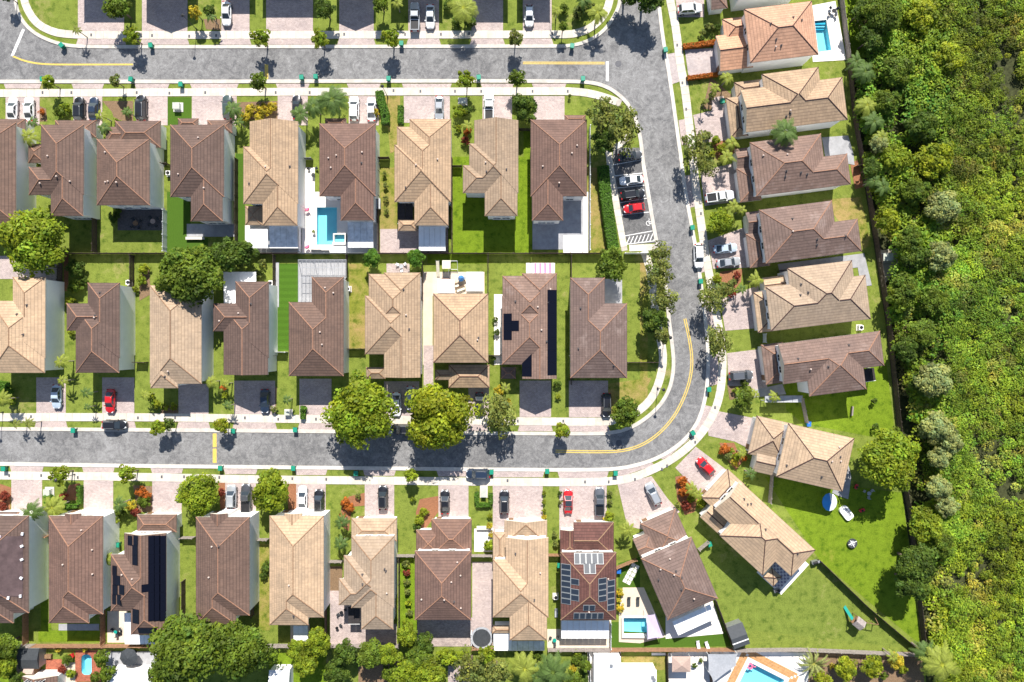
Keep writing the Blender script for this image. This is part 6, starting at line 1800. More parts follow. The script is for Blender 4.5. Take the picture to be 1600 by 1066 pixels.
for pts, m in (([(98, 397), (260, 397)], D), ([(264, 397), (372, 397)], D), ([(372, 397), (470, 397)], D), ([(472, 397), (592, 397)], 'metal'), ([(594, 397), (704, 397)], D), ([(706, 397), (830, 397)], D), ([(832, 397), (948, 397)], D), ([(975, 397), (1010, 397)], 'fence_white'),
               ([(98, 400), (98, 455)], D), ([(152, 325), (152, 394)], D), ([(210, 400), (210, 470)], D), ([(261, 330), (261, 394)], 'fence_white'), ([(431, 400), (431, 470)], D), ([(543.5, 400), (543.5, 440)], D), ([(593, 250), (593, 394)], D), ([(661, 400), (661, 470)], D),
               ([(707, 250), (707, 394)], D), ([(763, 400), (763, 470)], D), ([(892, 400), (892, 600)], D), ([(921, 200), (921, 394)], 'fence_white'), ([(471, 250), (471, 394)], 'fence_white'), ([(372, 250), (372, 394)], D),
               ([(470, 250), (492, 250)], 'metal'), ([(590, 249), (612, 249)], D), ([(706, 262), (722, 262)], D), ([(810, 205), (830, 205)], D), ([(215, 566), (232, 566)], D), ([(432, 550), (450, 550)], 'fence_white'), ([(545, 545), (572, 545)], D), ([(764, 555), (784, 555)], D), ([(258, 258), (266, 258)], D),
               ([(979, 566), (1026, 566)], D), ([(287, 838), (307, 838)], 'fence_grey'), ([(397, 841), (421, 841)], 'fence_grey'), ([(508, 875), (536, 875)], 'fence_grey'), ([(619, 866), (648, 866)], 'fence_grey'), ([(737, 866), (769, 866)], 'fence_grey'), ([(855, 865), (877, 865)], 'fence_brown'), ([(962, 885), (993, 872)], 'fence_brown'), ([(55, 836), (80, 836)], 'fence_brown'),
               ([(0, 1006), (56, 1006)], 'fence_grey'), ([(56, 1006), (168, 1006)], 'fence_brown'), ([(168, 1006), (262, 1006)], 'fence_brown'), ([(417, 1006), (512, 1006)], 'fence_grey'), ([(512, 1006), (625, 1006)], 'fence_grey'), ([(738, 1010), (772, 1010)], 'fence_brown'), ([(856, 1012), (952, 1012)], 'fence_grey'), ([(952, 1012), (1143, 1012)], 'fence_brown'),
               ([(1143, 1013), (1250, 1012)], 'fence_grey'), ([(1250, 1012), (1436, 1020)], 'fence_grey'), ([(45, 945), (45, 1003)], 'fence_brown'), ([(165, 940), (165, 1003)], 'fence_brown'), ([(290, 905), (290, 980)], D), ([(397, 845), (397, 960)], D), ([(511, 880), (511, 1003)], D), ([(625, 870), (625, 1003)], D),
               ([(737, 985), (737, 1008)], 'fence_white'), ([(953, 970), (953, 1010)], 'fence_white'), ([(1116, 935), (1144, 1010)], D), ([(1090, 857), (1107, 843)], 'fence_grey'), ([(1278, 874), (1350, 944), (1438, 1018)], D),
               ([(1309, -20), (1323, 94)], 'fence_grey'), ([(1323, 94), (1333, 190)], D), ([(1333, 190), (1345, 258), (1352, 292)], D), ([(1352, 292), (1368, 392)], D), ([(1368, 392), (1375, 440), (1385, 505)], D), ([(1385, 505), (1403, 682)], D), ([(1409, 752), (1418, 800), (1433, 940), (1441, 1016)], D),
               ([(1250, 622), (1258, 662)], 'fence_grey'), ([(1204, 738), (1200, 784)], 'fence_grey'), ([(1334, 262), (1350, 258)], D), ([(1192, 535), (1192, 522)], 'fence_white'), ([(1040, 1018), (1042, 1075)], D), ([(1106, 1018), (1110, 1075)], D), ([(968, 1018), (968, 1026)], D), ([(920, 1018), (922, 1075)], 'fence_white'), ([(1280, 415), (1215, 424)], D)):
    nm = {'fence_dark': 'dark board fence', 'fence_brown': 'reddish brown board fence', 'fence_grey': 'weathered grey board fence', 'fence_white': 'white fence', 'metal': 'grey metal fence'}[m]
    fence(pts, m, label=nm)

# ------------------------------------------------------------------ loose things in the yards
def mk(name, px, py, label, cat, rz=0, z=0.07, group=None, auto=False, h=0):
    p = W(px, py, h); return thing(name, (p.x, p.y, z), label, cat, group, math.radians(rz), auto=auto)
def addbox(o, name, mat, *b):
    mb = MB(); mb.box(*b); return mb.obj(name, M[mat], o)
def addtube(o, name, mat, a, b, r0, r1, n=12):
    mb = MB(); mb.tube(a, b, r0, r1, n); return mb.obj(name, M[mat], o)
def addbars(o, name, mat, bars, w=.06):
    mb = MB()
    for a, b in bars: mb.bar(a, b, w, w)
    return mb.obj(name, M[mat], o)

# screened patio cage
o = mk('screen_enclosure', 503, 440, 'grey framed screen cage over the patio at the back of the brown house', 'screen enclosure')
l = o.location
k = (CAMH - 2.9) / CAMH
def SP(px, py, z=2.9): w = W(px, py, z); return Vector((w.x - l.x, w.y - l.y, z - l.z))
x0, x1, y0, y1 = 466, 541, 406, 470
for i in range(13):
    x = x0 + (x1 - x0) * i / 12
    yb = y1 if x < 488 else 434
    addbars(o, 'roof_beam', 'metal', [(SP(x, y0), SP(x, yb))], .07)
for yv in (406, 418, 434): addbars(o, 'cross_beam', 'grey_fab', [(SP(x0, yv), SP(x1, yv))], .08)
addbars(o, 'cross_beam', 'grey_fab', [(SP(x0, 452), SP(487, 452))], .08)
for x in (466, 491, 516, 541): addbars(o, 'post', 'grey_fab', [(SP(x, 406), SP(x, 406, 0.1))], .08)
scr = NT('insect_screen'); trn = scr.n('ShaderNodeBsdfTransparent'); mx = scr.n('ShaderNodeMixShader'); mx.inputs[0].default_value = .14
scr.col((.5, .5, .5)).set(.8); scr.l(trn.outputs[0], mx.inputs[1]); scr.l(scr.b.outputs[0], mx.inputs[2]); scr.l(mx.outputs[0], scr.out.inputs[0])
mb = MB(); mb.quad([SP(x0, y0, 2.97), SP(x0, 434, 2.97), SP(x1, 434, 2.97), SP(x1, y0, 2.97)]); mb.quad([SP(x0, 434, 2.97), SP(x0, y1, 2.97), SP(487, y1, 2.97), SP(487, 434, 2.97)])
mb.obj('screen', scr.m, o)

# round trampoline / spa cover, plunge pool
o = mk('trampoline', 753, 994, 'big round black trampoline with a pale rim behind the tan house', 'trampoline')
mb = MB()
def ringmesh(mb, r0, r1, z, n=28, th=.05):
    for i in range(n):
        a0, a1 = 2 * math.pi * i / n, 2 * math.pi * (i + 1) / n
        q = [(r0 * math.cos(a0), r0 * math.sin(a0)), (r1 * math.cos(a0), r1 * math.sin(a0)), (r1 * math.cos(a1), r1 * math.sin(a1)), (r0 * math.cos(a1), r0 * math.sin(a1))]
        mb.hexa([(*p, z - th) for p in q], [(*p, z) for p in q])
ringmesh(mb, 1.75, 2.15, .86); mb.obj('rim', M['grey_fab'], o)
addtube(o, 'jumping_mat', 'dark_fab', (0, 0, .78), (0, 0, .82), 1.74, 1.74, 28)
for i in range(6): a = i * math.pi / 3; addtube(o, 'leg', 'metal', (1.95 * math.cos(a), 1.95 * math.sin(a), -.05), (1.95 * math.cos(a), 1.95 * math.sin(a), .8), .04, .04, 6)
for i in range(6): a = i * math.pi / 3; addtube(o, 'net_pole', 'black', (2.05 * math.cos(a), 2.05 * math.sin(a), .87), (2.1 * math.cos(a), 2.1 * math.sin(a), 2.3), .03, .03, 6)

o = mk('fire_pit', 1330, 848, 'small round dark mini trampoline on the large lawn', 'trampoline', z=.02)
o.name = 'mini_trampoline'
mb = MB(); ringmesh(mb, .55, .95, .5, 18); mb.obj('rim', M['dark_fab'], o); addtube(o, 'jumping_mat', 'grey_fab', (0, 0, .44), (0, 0, .47), .54, .54, 18)
addbars(o, 'frame', 'white_trim', [((-.8, -.3, .55), (.7, .5, .75)), ((-.5, .6, .6), (.3, -.7, .6))], .1)
for i in range(4): a = i * math.pi / 2; addtube(o, 'leg', 'metal', (.8 * math.cos(a), .8 * math.sin(a), 0), (.8 * math.cos(a), .8 * math.sin(a), .45), .04, .04, 6)

o = mk('paddling_pool', 1321, 801, 'white rounded paddling pool tipped on the grass beside a blue umbrella', 'paddling pool', rz=-52, z=.03)
mb = MB()
pts = [((x - 0) , (y - 0)) for x, y in [((p[0]) , p[1]) for p in rrect(-1.45, -.85, 1.45, .85, .5, 5)]]
mb.rings([[(x, y, 0) for x, y in pts], [(x, y, .5) for x, y in pts], [(x * .8, y * .7, .5) for x, y in pts], [(x * .78, y * .68, .16) for x, y in pts]], capbot=False); mb.obj('tub', M['white_trim'], o)
mb = MB(); mb.quad([(x * .79, y * .69, .3) for x, y in pts]); mb.obj('water', M['white_fab'], o)
addbars(o, 'handle', 'black', [((-.9, .35, .53), (.6, .35, .53)), ((.6, .35, .53), (1.0, .1, .53))], .09)

o = mk('beach_umbrella', 1297, 785, 'blue and white cloth umbrella on the large lawn near the tilted house', 'umbrella', z=.03, h=1.6)
mb = MB(); n = 12
for i in range(n):
    a0, a1 = 2 * math.pi * i / n, 2 * math.pi * (i + 1) / n
    m = 1 if math.cos(a0 + .2) < .0 else 0
    mb.quad([(0, 0, 1.95), (1.45 * math.cos(a0), 1.75 * math.sin(a0), 1.35), (1.45 * math.cos(a1), 1.75 * math.sin(a1), 1.35)], m)
mb.obj('canopy', [M['white_fab'], M['blue']], o); addtube(o, 'pole', 'white_trim', (0, 0, 0), (0, 0, 1.95), .03, .03, 6)

def toy(px, py, label, mat='red', z=.02, s=1.0, rz=20):
    o = mk('toy_car', px, py, label, 'toy', rz, z)
    mb = MB(); mb.rings([[(x * s, y * s, .12) for x, y in sup(1.1, .6, 4, 14)], [(x * s, y * s, .36) for x, y in sup(1.15, .62, 4, 14)], [(x * s * .9, y * s * .9, .42) for x, y in sup(1.1, .6, 4, 14)]]); mb.obj('body', M[mat], o)
    addbox(o, 'seat', 'black', -.25 * s, -.18 * s, .425, .12 * s, .18 * s, .56)
    for sx in (-.36, .36):
        for sy in (-.36, .36): addtube(o, 'wheel', 'black', (sx * s, sy * s - .05, .14), (sx * s, sy * s + .05, .14), .14, .14, 8)
toy(1346, 797, 'red toy car on the large lawn beside the paddling pool', s=.95)
toy(1337, 760, 'red ride-on toy in the shade of the big round tree', s=.9, rz=70)
toy(188, 993 - 4, 'dark ride-on toy on the small back patio at the lower left', 'black', .08, .8, 10)

# playset in the turf triangle
o = mk('playset', 1335, 966, 'wooden playset with a green slide beside the diagonal fence', 'playset', rz=-40, z=.02)
addbars(o, 'frame', 'wood', [((-1, -1, 0), (-1, -1, 2.4)), ((.6, -1, 0), (.6, -1, 2.4)), ((-1, .6, 0), (-1, .6, 2.4)), ((.6, .6, 0), (.6, .6, 2.4)), ((.6, .6, 2.2), (2.9, 2.0, 2.2)), ((2.9, 2.0, 2.2), (2.2, 3.0, 0)), ((2.9, 2.0, 2.2), (3.6, 1.2, 0)), ((1.3, 1.0, 2.2), (1.3, 1.0, .5)), ((1.9, 1.4, 2.2), (1.9, 1.4, .5))], .1)
mb = MB(); mb.quad([(-1.2, -1.2, 2.35), (.8, -1.2, 2.35), (.8, -.2, 2.9), (-1.2, -.2, 2.9)]); mb.quad([(-1.2, -.2, 2.9), (.8, -.2, 2.9), (.8, .8, 2.35), (-1.2, .8, 2.35)]); mb.obj('roof', M['fence_grey'], o)
mb = MB()
for i in range(6):
    a, b = i / 6, (i + 1) / 6; q = lambda t: (-1.05 - 2.0 * t, .9 * t - .4, 1.35 * (1 - t) ** 1.2 + .12)
    A, B = Vector(q(a)), Vector(q(b)); mb.hexa([A + Vector((0, -.3, -.05)), B + Vector((0, -.3, -.05)), B + Vector((0, .3, -.05)), A + Vector((0, .3, -.05))][::-1], [A + Vector((0, -.3, 0)), B + Vector((0, -.3, 0)), B + Vector((0, .3, 0)), A + Vector((0, .3, 0))][::-1])
mb.obj('slide', M['teal'], o); addbox(o, 'platform', 'wood', -1, -1, 1.3, .6, .6, 1.4)

def shed(px0, py0, px1, py1, label, mat='metal', roofmat='fence_grey', h=2.2, rz=0, band=None, name='shed'):
    cx, cy = (px0 + px1) / 2, (py0 + py1) / 2; kk = (CAMH - h) / CAMH / S
    o = mk(name, cx, cy, label, name, rz, .03, h=h); w, d = (px1 - px0) * kk / 2, (py1 - py0) * kk / 2
    addbox(o, 'wall', mat, -w + .1, -d + .1, 0, w - .1, d - .1, h - .25)
    mb = MB(); r = h + .35
    mb.quad([(-w, -d, h - .2), (w, -d, h - .2), (w, 0, r), (-w, 0, r)]); mb.quad([(-w, 0, r), (w, 0, r), (w, d, h - .2), (-w, d, h - .2)])
    for sx in (-w, w): mb.quad([(sx, -d, h - .2), (sx, d, h - .2), (sx, 0, r)] if sx > 0 else [(sx, d, h - .2), (sx, -d, h - .2), (sx, 0, r)])
    mb.obj('roof', M[roofmat], o)
    if band: addbox(o, 'band', band, -w - .02, -d * .55, h - .02, w + .02, -d * .35, h + .1)
    addbox(o, 'door', 'white_trim', -.4, -d + .05, 0.05, .4, -d + .09, 1.7)
    return o
shed(1141, 976, 1167, 1012, 'grey garden shed with a white banded roof on the turf triangle', 'metal', 'dark_metal', 2.2, 20, 'white_trim')
shed(28, 1014, 60, 1046, 'dark grey square shed roof at the bottom left', 'metal', 'dark_fab', 2.4)
shed(36, 1046, 52, 1058, 'small tan lean-to at the bottom left behind the grey shed', 'wood', 'tan_fab', 2.4)
shed(170, 1050, 238, 1110, 'white metal building roof cut by the bottom edge left of the big trees', 'wall', 'white_roof', 3.0, name='outbuilding')
shed(420, 1048, 452, 1090, 'small white building roof cut by the bottom edge right of the big trees', 'wall', 'white_roof', 2.8, name='outbuilding')

# flat white roofs at the bottom edge
def flat_building(rects, label, h=3.2):
    x0, y0 = rects[0][:2]; p = W((rects[0][0] + rects[0][2]) / 2, (rects[0][1] + rects[0][3]) / 2, h)
    o = thing('outbuilding', (p.x, p.y, 0), label, 'building', auto=False)
    for i, (a, b, c_, d) in enumerate(rects):
        A, B = W(a, d, h), W(c_, b, h); hh = h - i * .06
        addbox(o, 'wall', 'wall_white', A.x - p.x + .1, A.y - p.y + .1, 0, B.x - p.x - .1, B.y - p.y - .1, hh - .15)
        mb = MB(); mb.box(A.x - p.x, A.y - p.y, hh - .14, B.x - p.x, B.y - p.y, hh)
        n = max(1, int((B.y - A.y) / 1.4))
        for j in range(n): mb.box(A.x - p.x + .02, A.y - p.y + j * (B.y - A.y) / n + .02, hh + .002, B.x - p.x - .02, A.y - p.y + (j + 1) * (B.y - A.y) / n - .02, hh + .03)
        mb.obj('roof', M['white_roof'], o)
    return o
o = flat_building([(928, 1026, 970, 1100), (971, 1047, 1026, 1100)], 'flat white roofed building cut by the bottom edge, small grey rooftop units')
for q in ((1020, 1058), (1022, 1062), (955, 1040)):
    p = W(*q, 3.3); addbox(o, 'rooftop_unit', 'metal', p.x - o.location.x - .3, p.y - o.location.y - .25, 3.2, p.x - o.location.x + .3, p.y - o.location.y + .25, 3.5)

def sail(pts, h, mat, label, name='shade_sail', cat='shade sail', post='white_trim'):
    """pts: photo pixels with heights"""
    P = [W(x, y, z) for x, y, z in pts]; c = sum(P, Vector()) / len(P); c.z = .05
    o = thing(name, c, label, cat, auto=False); mid = sum((p - c for p in P), Vector()) / len(P) - Vector((0, 0, .12))
    mb = MB()
    for i in range(len(P)):
        a, b = P[i] - c, P[(i + 1) % len(P)] - c; m = (a + b) / 2 * .96 + mid * .04
        mb.quad([a, m, mid]); mb.quad([m, b, mid])
    mb.obj('cloth', M[mat], o)
    for p in P: addtube(o, 'post', post, (p.x - c.x, p.y - c.y, 0), (p.x - c.x, p.y - c.y, p.z - c.z), .05, .05, 6)
    return o
sail([(1010, 961, 2.6), (1023, 960, 2.6), (1036, 996, 2.4), (1012, 999, 2.6)], 2.6, 'lilac_fab', 'lilac grey shade sail between the small pool and the turned brown house')
sail([(1106, 1022, 2.6), (1152, 1022, 2.8), (1150, 1040, 2.6), (1115, 1066, 2.4), (1107, 1050, 2.6)], 2.6, 'grey_fab', 'large grey shade sail at the bottom edge left of the tilted pool')

def canopy(px0, py0, px1, py1, mat, label, h=2.4, rz=0, name='gazebo', peak=.5, top=None):
    cx, cy = (px0 + px1) / 2, (py0 + py1) / 2; kk = (CAMH - h) / CAMH / S
    o = mk(name, cx, cy, label, name.replace('_', ' '), rz, .07, h=h); w, d = (px1 - px0) * kk / 2, (py1 - py0) * kk / 2
    mb = MB(); q = [(-w, -d, h), (w, -d, h), (w, d, h), (-w, d, h)]
    for i in range(4): mb.quad([q[i], q[(i + 1) % 4], (0, 0, h + peak)])
    for i in range(4): a, b = q[i], q[(i + 1) % 4]; mb.quad([a, b, (b[0], b[1], h - .15), (a[0], a[1], h - .15)])
    mb.obj('canopy', M[mat], o)
    for x in (-w + .08, w - .08):
        for y in (-d + .08, d - .08): addtube(o, 'post', 'white_trim' if top is None else top, (x, y, 0), (x, y, h), .045, .045, 6)
    return o
canopy(1050, 1026, 1079, 1050, 'tan_fab', 'square brownish pink gazebo canopy at the bottom edge', 2.5)
canopy(691, 407, 704, 420, 'cream_fab', 'small cream square canopy beside the play frame behind a tan house', 2.0, peak=.1)
canopy(684, 437, 710, 458, 'white_fab', 'white four sided gazebo behind the tan house of the middle row', 2.3, peak=.8)
canopy(729, 425, 755, 455, 'white_roof', 'large flat white square canopy behind the tan house of the middle row', 2.4, peak=.15)
o = mk('play_frame', 706, 420, 'white tubular play frame behind the tan house beside the cream canopy', 'play frame')
addbars(o, 'frame', 'white_trim', [((-.6, -1, 0), (-.6, 1.3, 1.8)), ((1.2, -1, 0), (1.2, 1.3, 1.8)), ((-.6, 1.3, 1.8), (1.2, 1.3, 1.8)), ((-.6, -.2, .6), (1.2, -.2, .6))], .07)
addbox(o, 'step_deck', 'tan_fab', -2.0, -2.9, .0, -.5, -1.8, .25)
o = mk('slide', 685, 415, 'pale children slide with a ladder behind the tan house', 'slide')
addbars(o, 'ladder', 'grey_fab', [((-.3, .8, 0), (-.3, .8, 1.6)), ((.3, .8, 0), (.3, .8, 1.6))], .06); mb = MB(); mb.hexa([(-.3, -2.2, .1), (.3, -2.2, .1), (.3, .7, 1.5), (-.3, .7, 1.5)], [(-.3, -2.2, .2), (.3, -2.2, .2), (.3, .7, 1.6), (-.3, .7, 1.6)]); mb.obj('chute', M['cream_fab'], o)

def parasol(px, py, r, mat, label, h=2.3, n=8):
    o = mk('parasol', px, py, label, 'parasol', 10, .07, h=h); mb = MB()
    for i in range(n):
        a0, a1 = 2 * math.pi * i / n, 2 * math.pi * (i + 1) / n
        mb.quad([(0, 0, h + .35), (r * math.cos(a0), r * math.sin(a0), h - .1), (r * math.cos(a1), r * math.sin(a1), h - .1)])
    mb.obj('canopy', M[mat], o); addtube(o, 'pole', 'metal', (0, 0, 0), (0, 0, h + .4), .035, .035, 6); addtube(o, 'base', 'black', (0, 0, 0), (0, 0, .1), .35, .3, 12)
parasol(201, 1027, 1.75, 'dark_fab', 'closed looking black parasol on the grey patio at the bottom left')
def lounger(px, py, rz, label, mat='dark_fab', z=.09):
    o = mk('sun_lounger', px, py, label, 'sun lounger', rz, z, 'sun loungers')
    addbox(o, 'seat', mat, -.3, -.95, .28, .3, .25, .36); mb = MB(); mb.hexa([(-.3, .25, .28), (.3, .25, .28), (.3, .9, .6), (-.3, .9, .6)], [(-.3, .25, .36), (.3, .25, .36), (.3, .9, .68), (-.3, .9, .68)]); mb.obj('backrest', M[mat], o)
    for x in (-.26, .26):
        for y in (-.8, .6): addbox(o, 'leg', 'metal', x - .03, y - .03, 0, x + .03, y + .03, .28)
lounger(982, 938, 0, 'dark sun lounger on the pale patio above the small pool, left of two'); lounger(996, 938, 0, 'dark sun lounger on the pale patio above the small pool, right of two')
lounger(1090, 1006, 10, 'white sun lounger on the turf above the brown fence, left of two', 'white_fab'); lounger(1104, 1007, 20, 'white sun lounger on the turf above the brown fence, right of two', 'white_fab')
lounger(869, 956, 0, 'grey sun lounger on the turf strip left of the maroon roof', 'grey_fab', .03)
lounger(508, 394, 90, 'dark seat on the white deck below the turquoise pool, right of two'); lounger(495, 393, 90, 'dark seat on the white deck below the turquoise pool, left of two')
def tableset(px, py, label, mat='grey_fab', chair='dark_fab', r=.5, n=4, z=.08):
    o = mk('garden_table', px, py, label, 'table', 0, z)
    addtube(o, 'tabletop', mat, (0, 0, .70), (0, 0, .74), r, r, 16); addtube(o, 'leg', 'metal', (0, 0, 0), (0, 0, .7), .05, .05, 6)
    for i in range(n):
        a = i * 2 * math.pi / n + .6; q = (o.location.x + (r + .45) * math.cos(a), o.location.y + (r + .45) * math.sin(a), z)
        c = thing('garden_chair', q, {'dark_fab': 'dark', 'white_fab': 'white', 'grey_fab': 'grey'}[chair] + ' garden chair', 'chair', 'chairs round the garden tables', a - math.pi / 2)
        addbox(c, 'seat', chair, -.24, -.24, .4, .24, .24, .46); addbox(c, 'backrest', chair, -.24, .2, .47, .24, .26, .88)
        for x in (-.2, .2):
            for y in (-.2, .2): addbox(c, 'leg', 'metal', x - .02, y - .02, 0, x + .02, y + .02, .4)
tableset(215, 350, 'round garden table on the shaded dark patio in the upper row', 'wood'); tableset(242, 347, 'round garden table on the shaded patio beside the house corner', 'tan_fab')
tableset(628, 417, 'round white garden table on the small paved terrace between the ball trees', 'grey_fab', 'white_fab', .4, 3); tableset(535, 955, 'dark round garden table on the paved patio left of the awning', 'black', 'dark_fab', .35, 2)
tableset(528, 979, 'small dark garden table at the left edge of the paved patio', 'black', 'dark_fab', .3, 1); tableset(866, 998, 'round teal and tan table in the corner patio left of the maroon roof', 'teal', 'dark_fab', .4, 3)
tableset(490, 268, 'white round table on the narrow deck left of the pool house', 'white_fab', 'dark_fab', .4, 3); tableset(1300, 20, 'dark garden table on the shaded deck above the upper right pool', 'black', 'dark_fab', .4, 4)
tableset(1355, 800 - 30, 'garden table in the shade of the big round tree', 'grey_fab', 'grey_fab', .4, 3, .03); tableset(184, 985, 'teal round table on the small back patio at the lower left', 'teal', 'dark_fab', .35, 3)
o = mk('hot_tub', 855 + 8, 928, 'small beige pad with a round fan unit on the turf strip', 'hot tub'); 
bpy.data.objects.remove(o); THINGS.pop()
# garden oddments
def grill(px, py, label):
    o = mk('barbecue_grill', px, py, label, 'grill', 15, .08); addbox(o, 'cabinet', 'metal', -.6, -.28, 0, .6, .28, .85)
    mb = MB(); mb.tube((-.4, 0, .9), (.4, 0, .9), .28, .28, 12); mb.obj('hood', M['black'], o); addbox(o, 'side_shelf', 'grey_fab', .603, -.22, .82, 1.0, .22, .86)
grill(722, 437, 'dark barbecue grill between the two white canopies'); grill(1212, 921, 'dark barbecue grill at the tiled terrace of the diagonal house'); grill(1271, 877, 'dark barbecue grill at the top end of the diagonal fence')
o = mk('person', 716, 434, '', 'x'); bpy.data.objects.remove(o); THINGS.pop()
o = mk('water_tank', 590, 320, 'grey rounded tank against the side wall of the pool house', 'tank', z=.02)
mb = MB(); mb.tube((0, -1.0, .75), (0, 1.0, .75), .72, .72, 18); mb.obj('vessel', M['white_dirty'], o); addbox(o, 'cradle', 'metal', -.5, -.8, 0, .5, .8, .25)
for px, py, lb in ((482, 329, 'pink flamingo ornament beside the turquoise pool, upper of two'), (482, 387, 'pink flamingo ornament beside the turquoise pool, lower of two')):
    o = mk('flamingo_ornament', px, py, lb, 'ornament', 30, .09)
    mb = MB(); mb.rings([[(x * .5, y * .5, .55) for x, y in sup(1, .7, 2, 12)], [(x, y, .75) for x, y in sup(1, .7, 2, 12)], [(x * .6, y * .6, .98) for x, y in sup(1, .7, 2, 12)]]); mb.obj('body', M['pink'], o)
    addbars(o, 'neck', 'pink', [((.4, 0, .8), (.6, 0, 1.3)), ((.6, 0, 1.3), (.85, 0, 1.25))], .1); addbars(o, 'legs', 'pink', [((-.1, 0, 0), (0, 0, .6)), ((.1, .05, 0), (.05, .05, .6))], .04)
o = mk('ring_float', 1172, 1041, 'pink and lilac flamingo swim ring floating in the tilted pool', 'swim ring', z=-.08)
mb = MB(); ringmesh(mb, .3, .62, .18, 16, .2); mb.obj('ring', M['pink'], o); addbars(o, 'neck', 'pink', [((.5, 0, .15), (.7, .1, .6)), ((.7, .1, .6), (.95, .1, .55))], .14)
o = mk('folded_parasol', 721, 436, 'blue folded parasol between the two white canopies of the middle row', 'parasol')
addtube(o, 'pole', 'metal', (0, 0, 0), (0, 0, 2.3), .035, .035, 6); addtube(o, 'canopy', 'blue', (0, 0, .9), (0, 0, 2.25), .62, .12, 10)
for px, py, lb in ((714, 446, 'brown wicker armchair beside the blue folded parasol'), (720, 452, 'brown wicker sofa against the tan house near the blue folded parasol')):
    o = mk('armchair' if 'arm' in lb else 'sofa', px, py, lb, 'armchair' if 'arm' in lb else 'sofa', 20); w = .45 if 'arm' in lb else .9
    addbox(o, 'seat', 'wood', -w, -.4, .1, w, .4, .42); addbox(o, 'backrest', 'wood', -w, .3, .423, w, .42, .8); addbox(o, 'cushion', 'cream_fab', -w + .08, -.35, .423, w - .08, .28, .5)
# striped awning behind the solar house
o = mk('striped_awning', 848, 419, 'pink and white scalloped awning behind the brown house with black solar panels', 'awning', z=.05, h=2.4)
for i in range(9):
    mb = MB(); x = -2.1 + i * .47; mb.hexa([(x, -.95, 2.3), (x + .45, -.95, 2.3), (x + .45, .95, 2.1), (x, .95, 2.1)], [(x, -.95, 2.36), (x + .45, -.95, 2.36), (x + .45, .95, 2.16), (x, .95, 2.16)]); mb.obj('stripe', M['pink' if i % 2 else 'white_fab'], o)
for x in (-2.0, 2.0): addtube(o, 'post', 'white_trim', (x, .9, 0), (x, .9, 2.2), .05, .05, 6)
# stepping slabs on the turf
o = mk('stepping_stones', 986, 897, 'two rows of square white stepping slabs on the turf', 'stepping stones', -28, .015)
for i in range(5):
    for j in range(2):
        q = (-.45 + j * .85, 1.75 - i * .86); mb = MB(); mb.box(-.36, -.36, 0, .36, .36, .06); mb.obj('slab', M['patio_white'], o, loc=(*q, 0))
# terrace tiles of the diagonal house, laid one by one
hd = H['C8']; a = math.radians(42.5); ex = Vector((math.cos(a), -math.sin(a))); ey = Vector((-math.sin(a), -math.cos(a)))
org = Vector(G(1156.3 - 9, 751.7 - 6).xy)
o = thing('terrace', (*(org + ex * (152 / S) + ey * (60 / S)), .02), 'blue and white chequered tiled terrace behind the diagonal tan house', 'terrace', auto=False)
hm = [simple('pale_terrace_tile', (.55, .50, .48), .5, .06), simple('slate_blue_terrace_tile', (.20, .18, .24), .5, .1)]
tm = None; base = Vector((o.location.x, o.location.y))
mb0 = MB(); bx = [org + ex * (u / S) + ey * (v / S) - base for u, v in ((126, 22), (178, 22), (178, 86), (126, 86))]
mb0.hexa([(q.x, q.y, 0) for q in bx][::-1], [(q.x, q.y, .06) for q in bx][::-1]); mb0.obj('bed', M['patio_white'], o)
tl = [None, None]
for c_ in (0, 1): mb = MB(); mb.box(-.21, -.21, 0, .21, .21, .03); tl[c_] = mb.mesh('terrace_tile', hm[c_])
for i in range(14):
    for j in range(17):
        u, v = 128 + i * 3.6 + 1, 24 + j * 3.6
        if u > 172: continue
        q = org + ex * (u / S) + ey * (v / S) - base
        link('tile', tl[(i + j) % 2], o, (q.x, q.y, .06), -a)
# wooden deck boards round the tilted pool
o = mk('pool_deck', 1190, 1060, 'orange wooden deck laid round the tilted pool at the bottom edge', 'deck', z=.02)
def ring_boards(inner, n=3, w=.5):
    P0 = [G(*p) for p in inner]; c = sum(P0, Vector()) / 4
    for k in range(n):
        for i in range(4):
            a, b = P0[i], P0[(i + 1) % 4]; t = (b - a).normalized(); nn = Vector((-t.y, t.x, 0))
            if nn.dot((a + b) / 2 - c) < 0: nn = -nn
            off0 = .75 + k * w; e = off0 + w - .02
            q = [a + nn * off0 - t * (off0), b + nn * off0 + t * off0, b + nn * (off0 + w - .03) + t * off0, a + nn * (off0 + w - .03) - t * off0]
            mb = MB(); L0 = o.location
            qq = [(p.x - L0.x, p.y - L0.y) for p in q]
            if (Vector(qq[1]) - Vector(qq[0])).cross(Vector(qq[2]) - Vector(qq[0])) < 0: qq = qq[::-1]
            mb.hexa([(*p, .06) for p in qq], [(*p, .1 + .004 * ((i + k) % 2)) for p in qq]); mb.obj('board', M['deck_wood'], o)
ring_boards(POOLS['E2'], 3, .5)
# antenna style posts, small garden posts and signs
for px, py, lb in ((1196, 208, ''),):
    pass
# red clay patch, garden furniture at the bottom left
patch('patio', rect(72, 1030, 100, 1048), 'brick', .09, .05)
for i, (px, py, m, lb) in enumerate(((78, 1024, 'wood', 'brown planter box at the bottom left, left of two'), (112, 1024, 'red', 'red storage box at the bottom left beside the oval pool'), (92, 1056, 'wood', 'long wooden bench at the bottom left patio'))):
    o = mk('storage_box', px, py, lb, 'box', 20 * i, .1); addbox(o, 'box_body', m, -.6, -.35, 0, .6, .35, .5); addbox(o, 'lid', m, -.63, -.38, .503, .63, .38, .57)
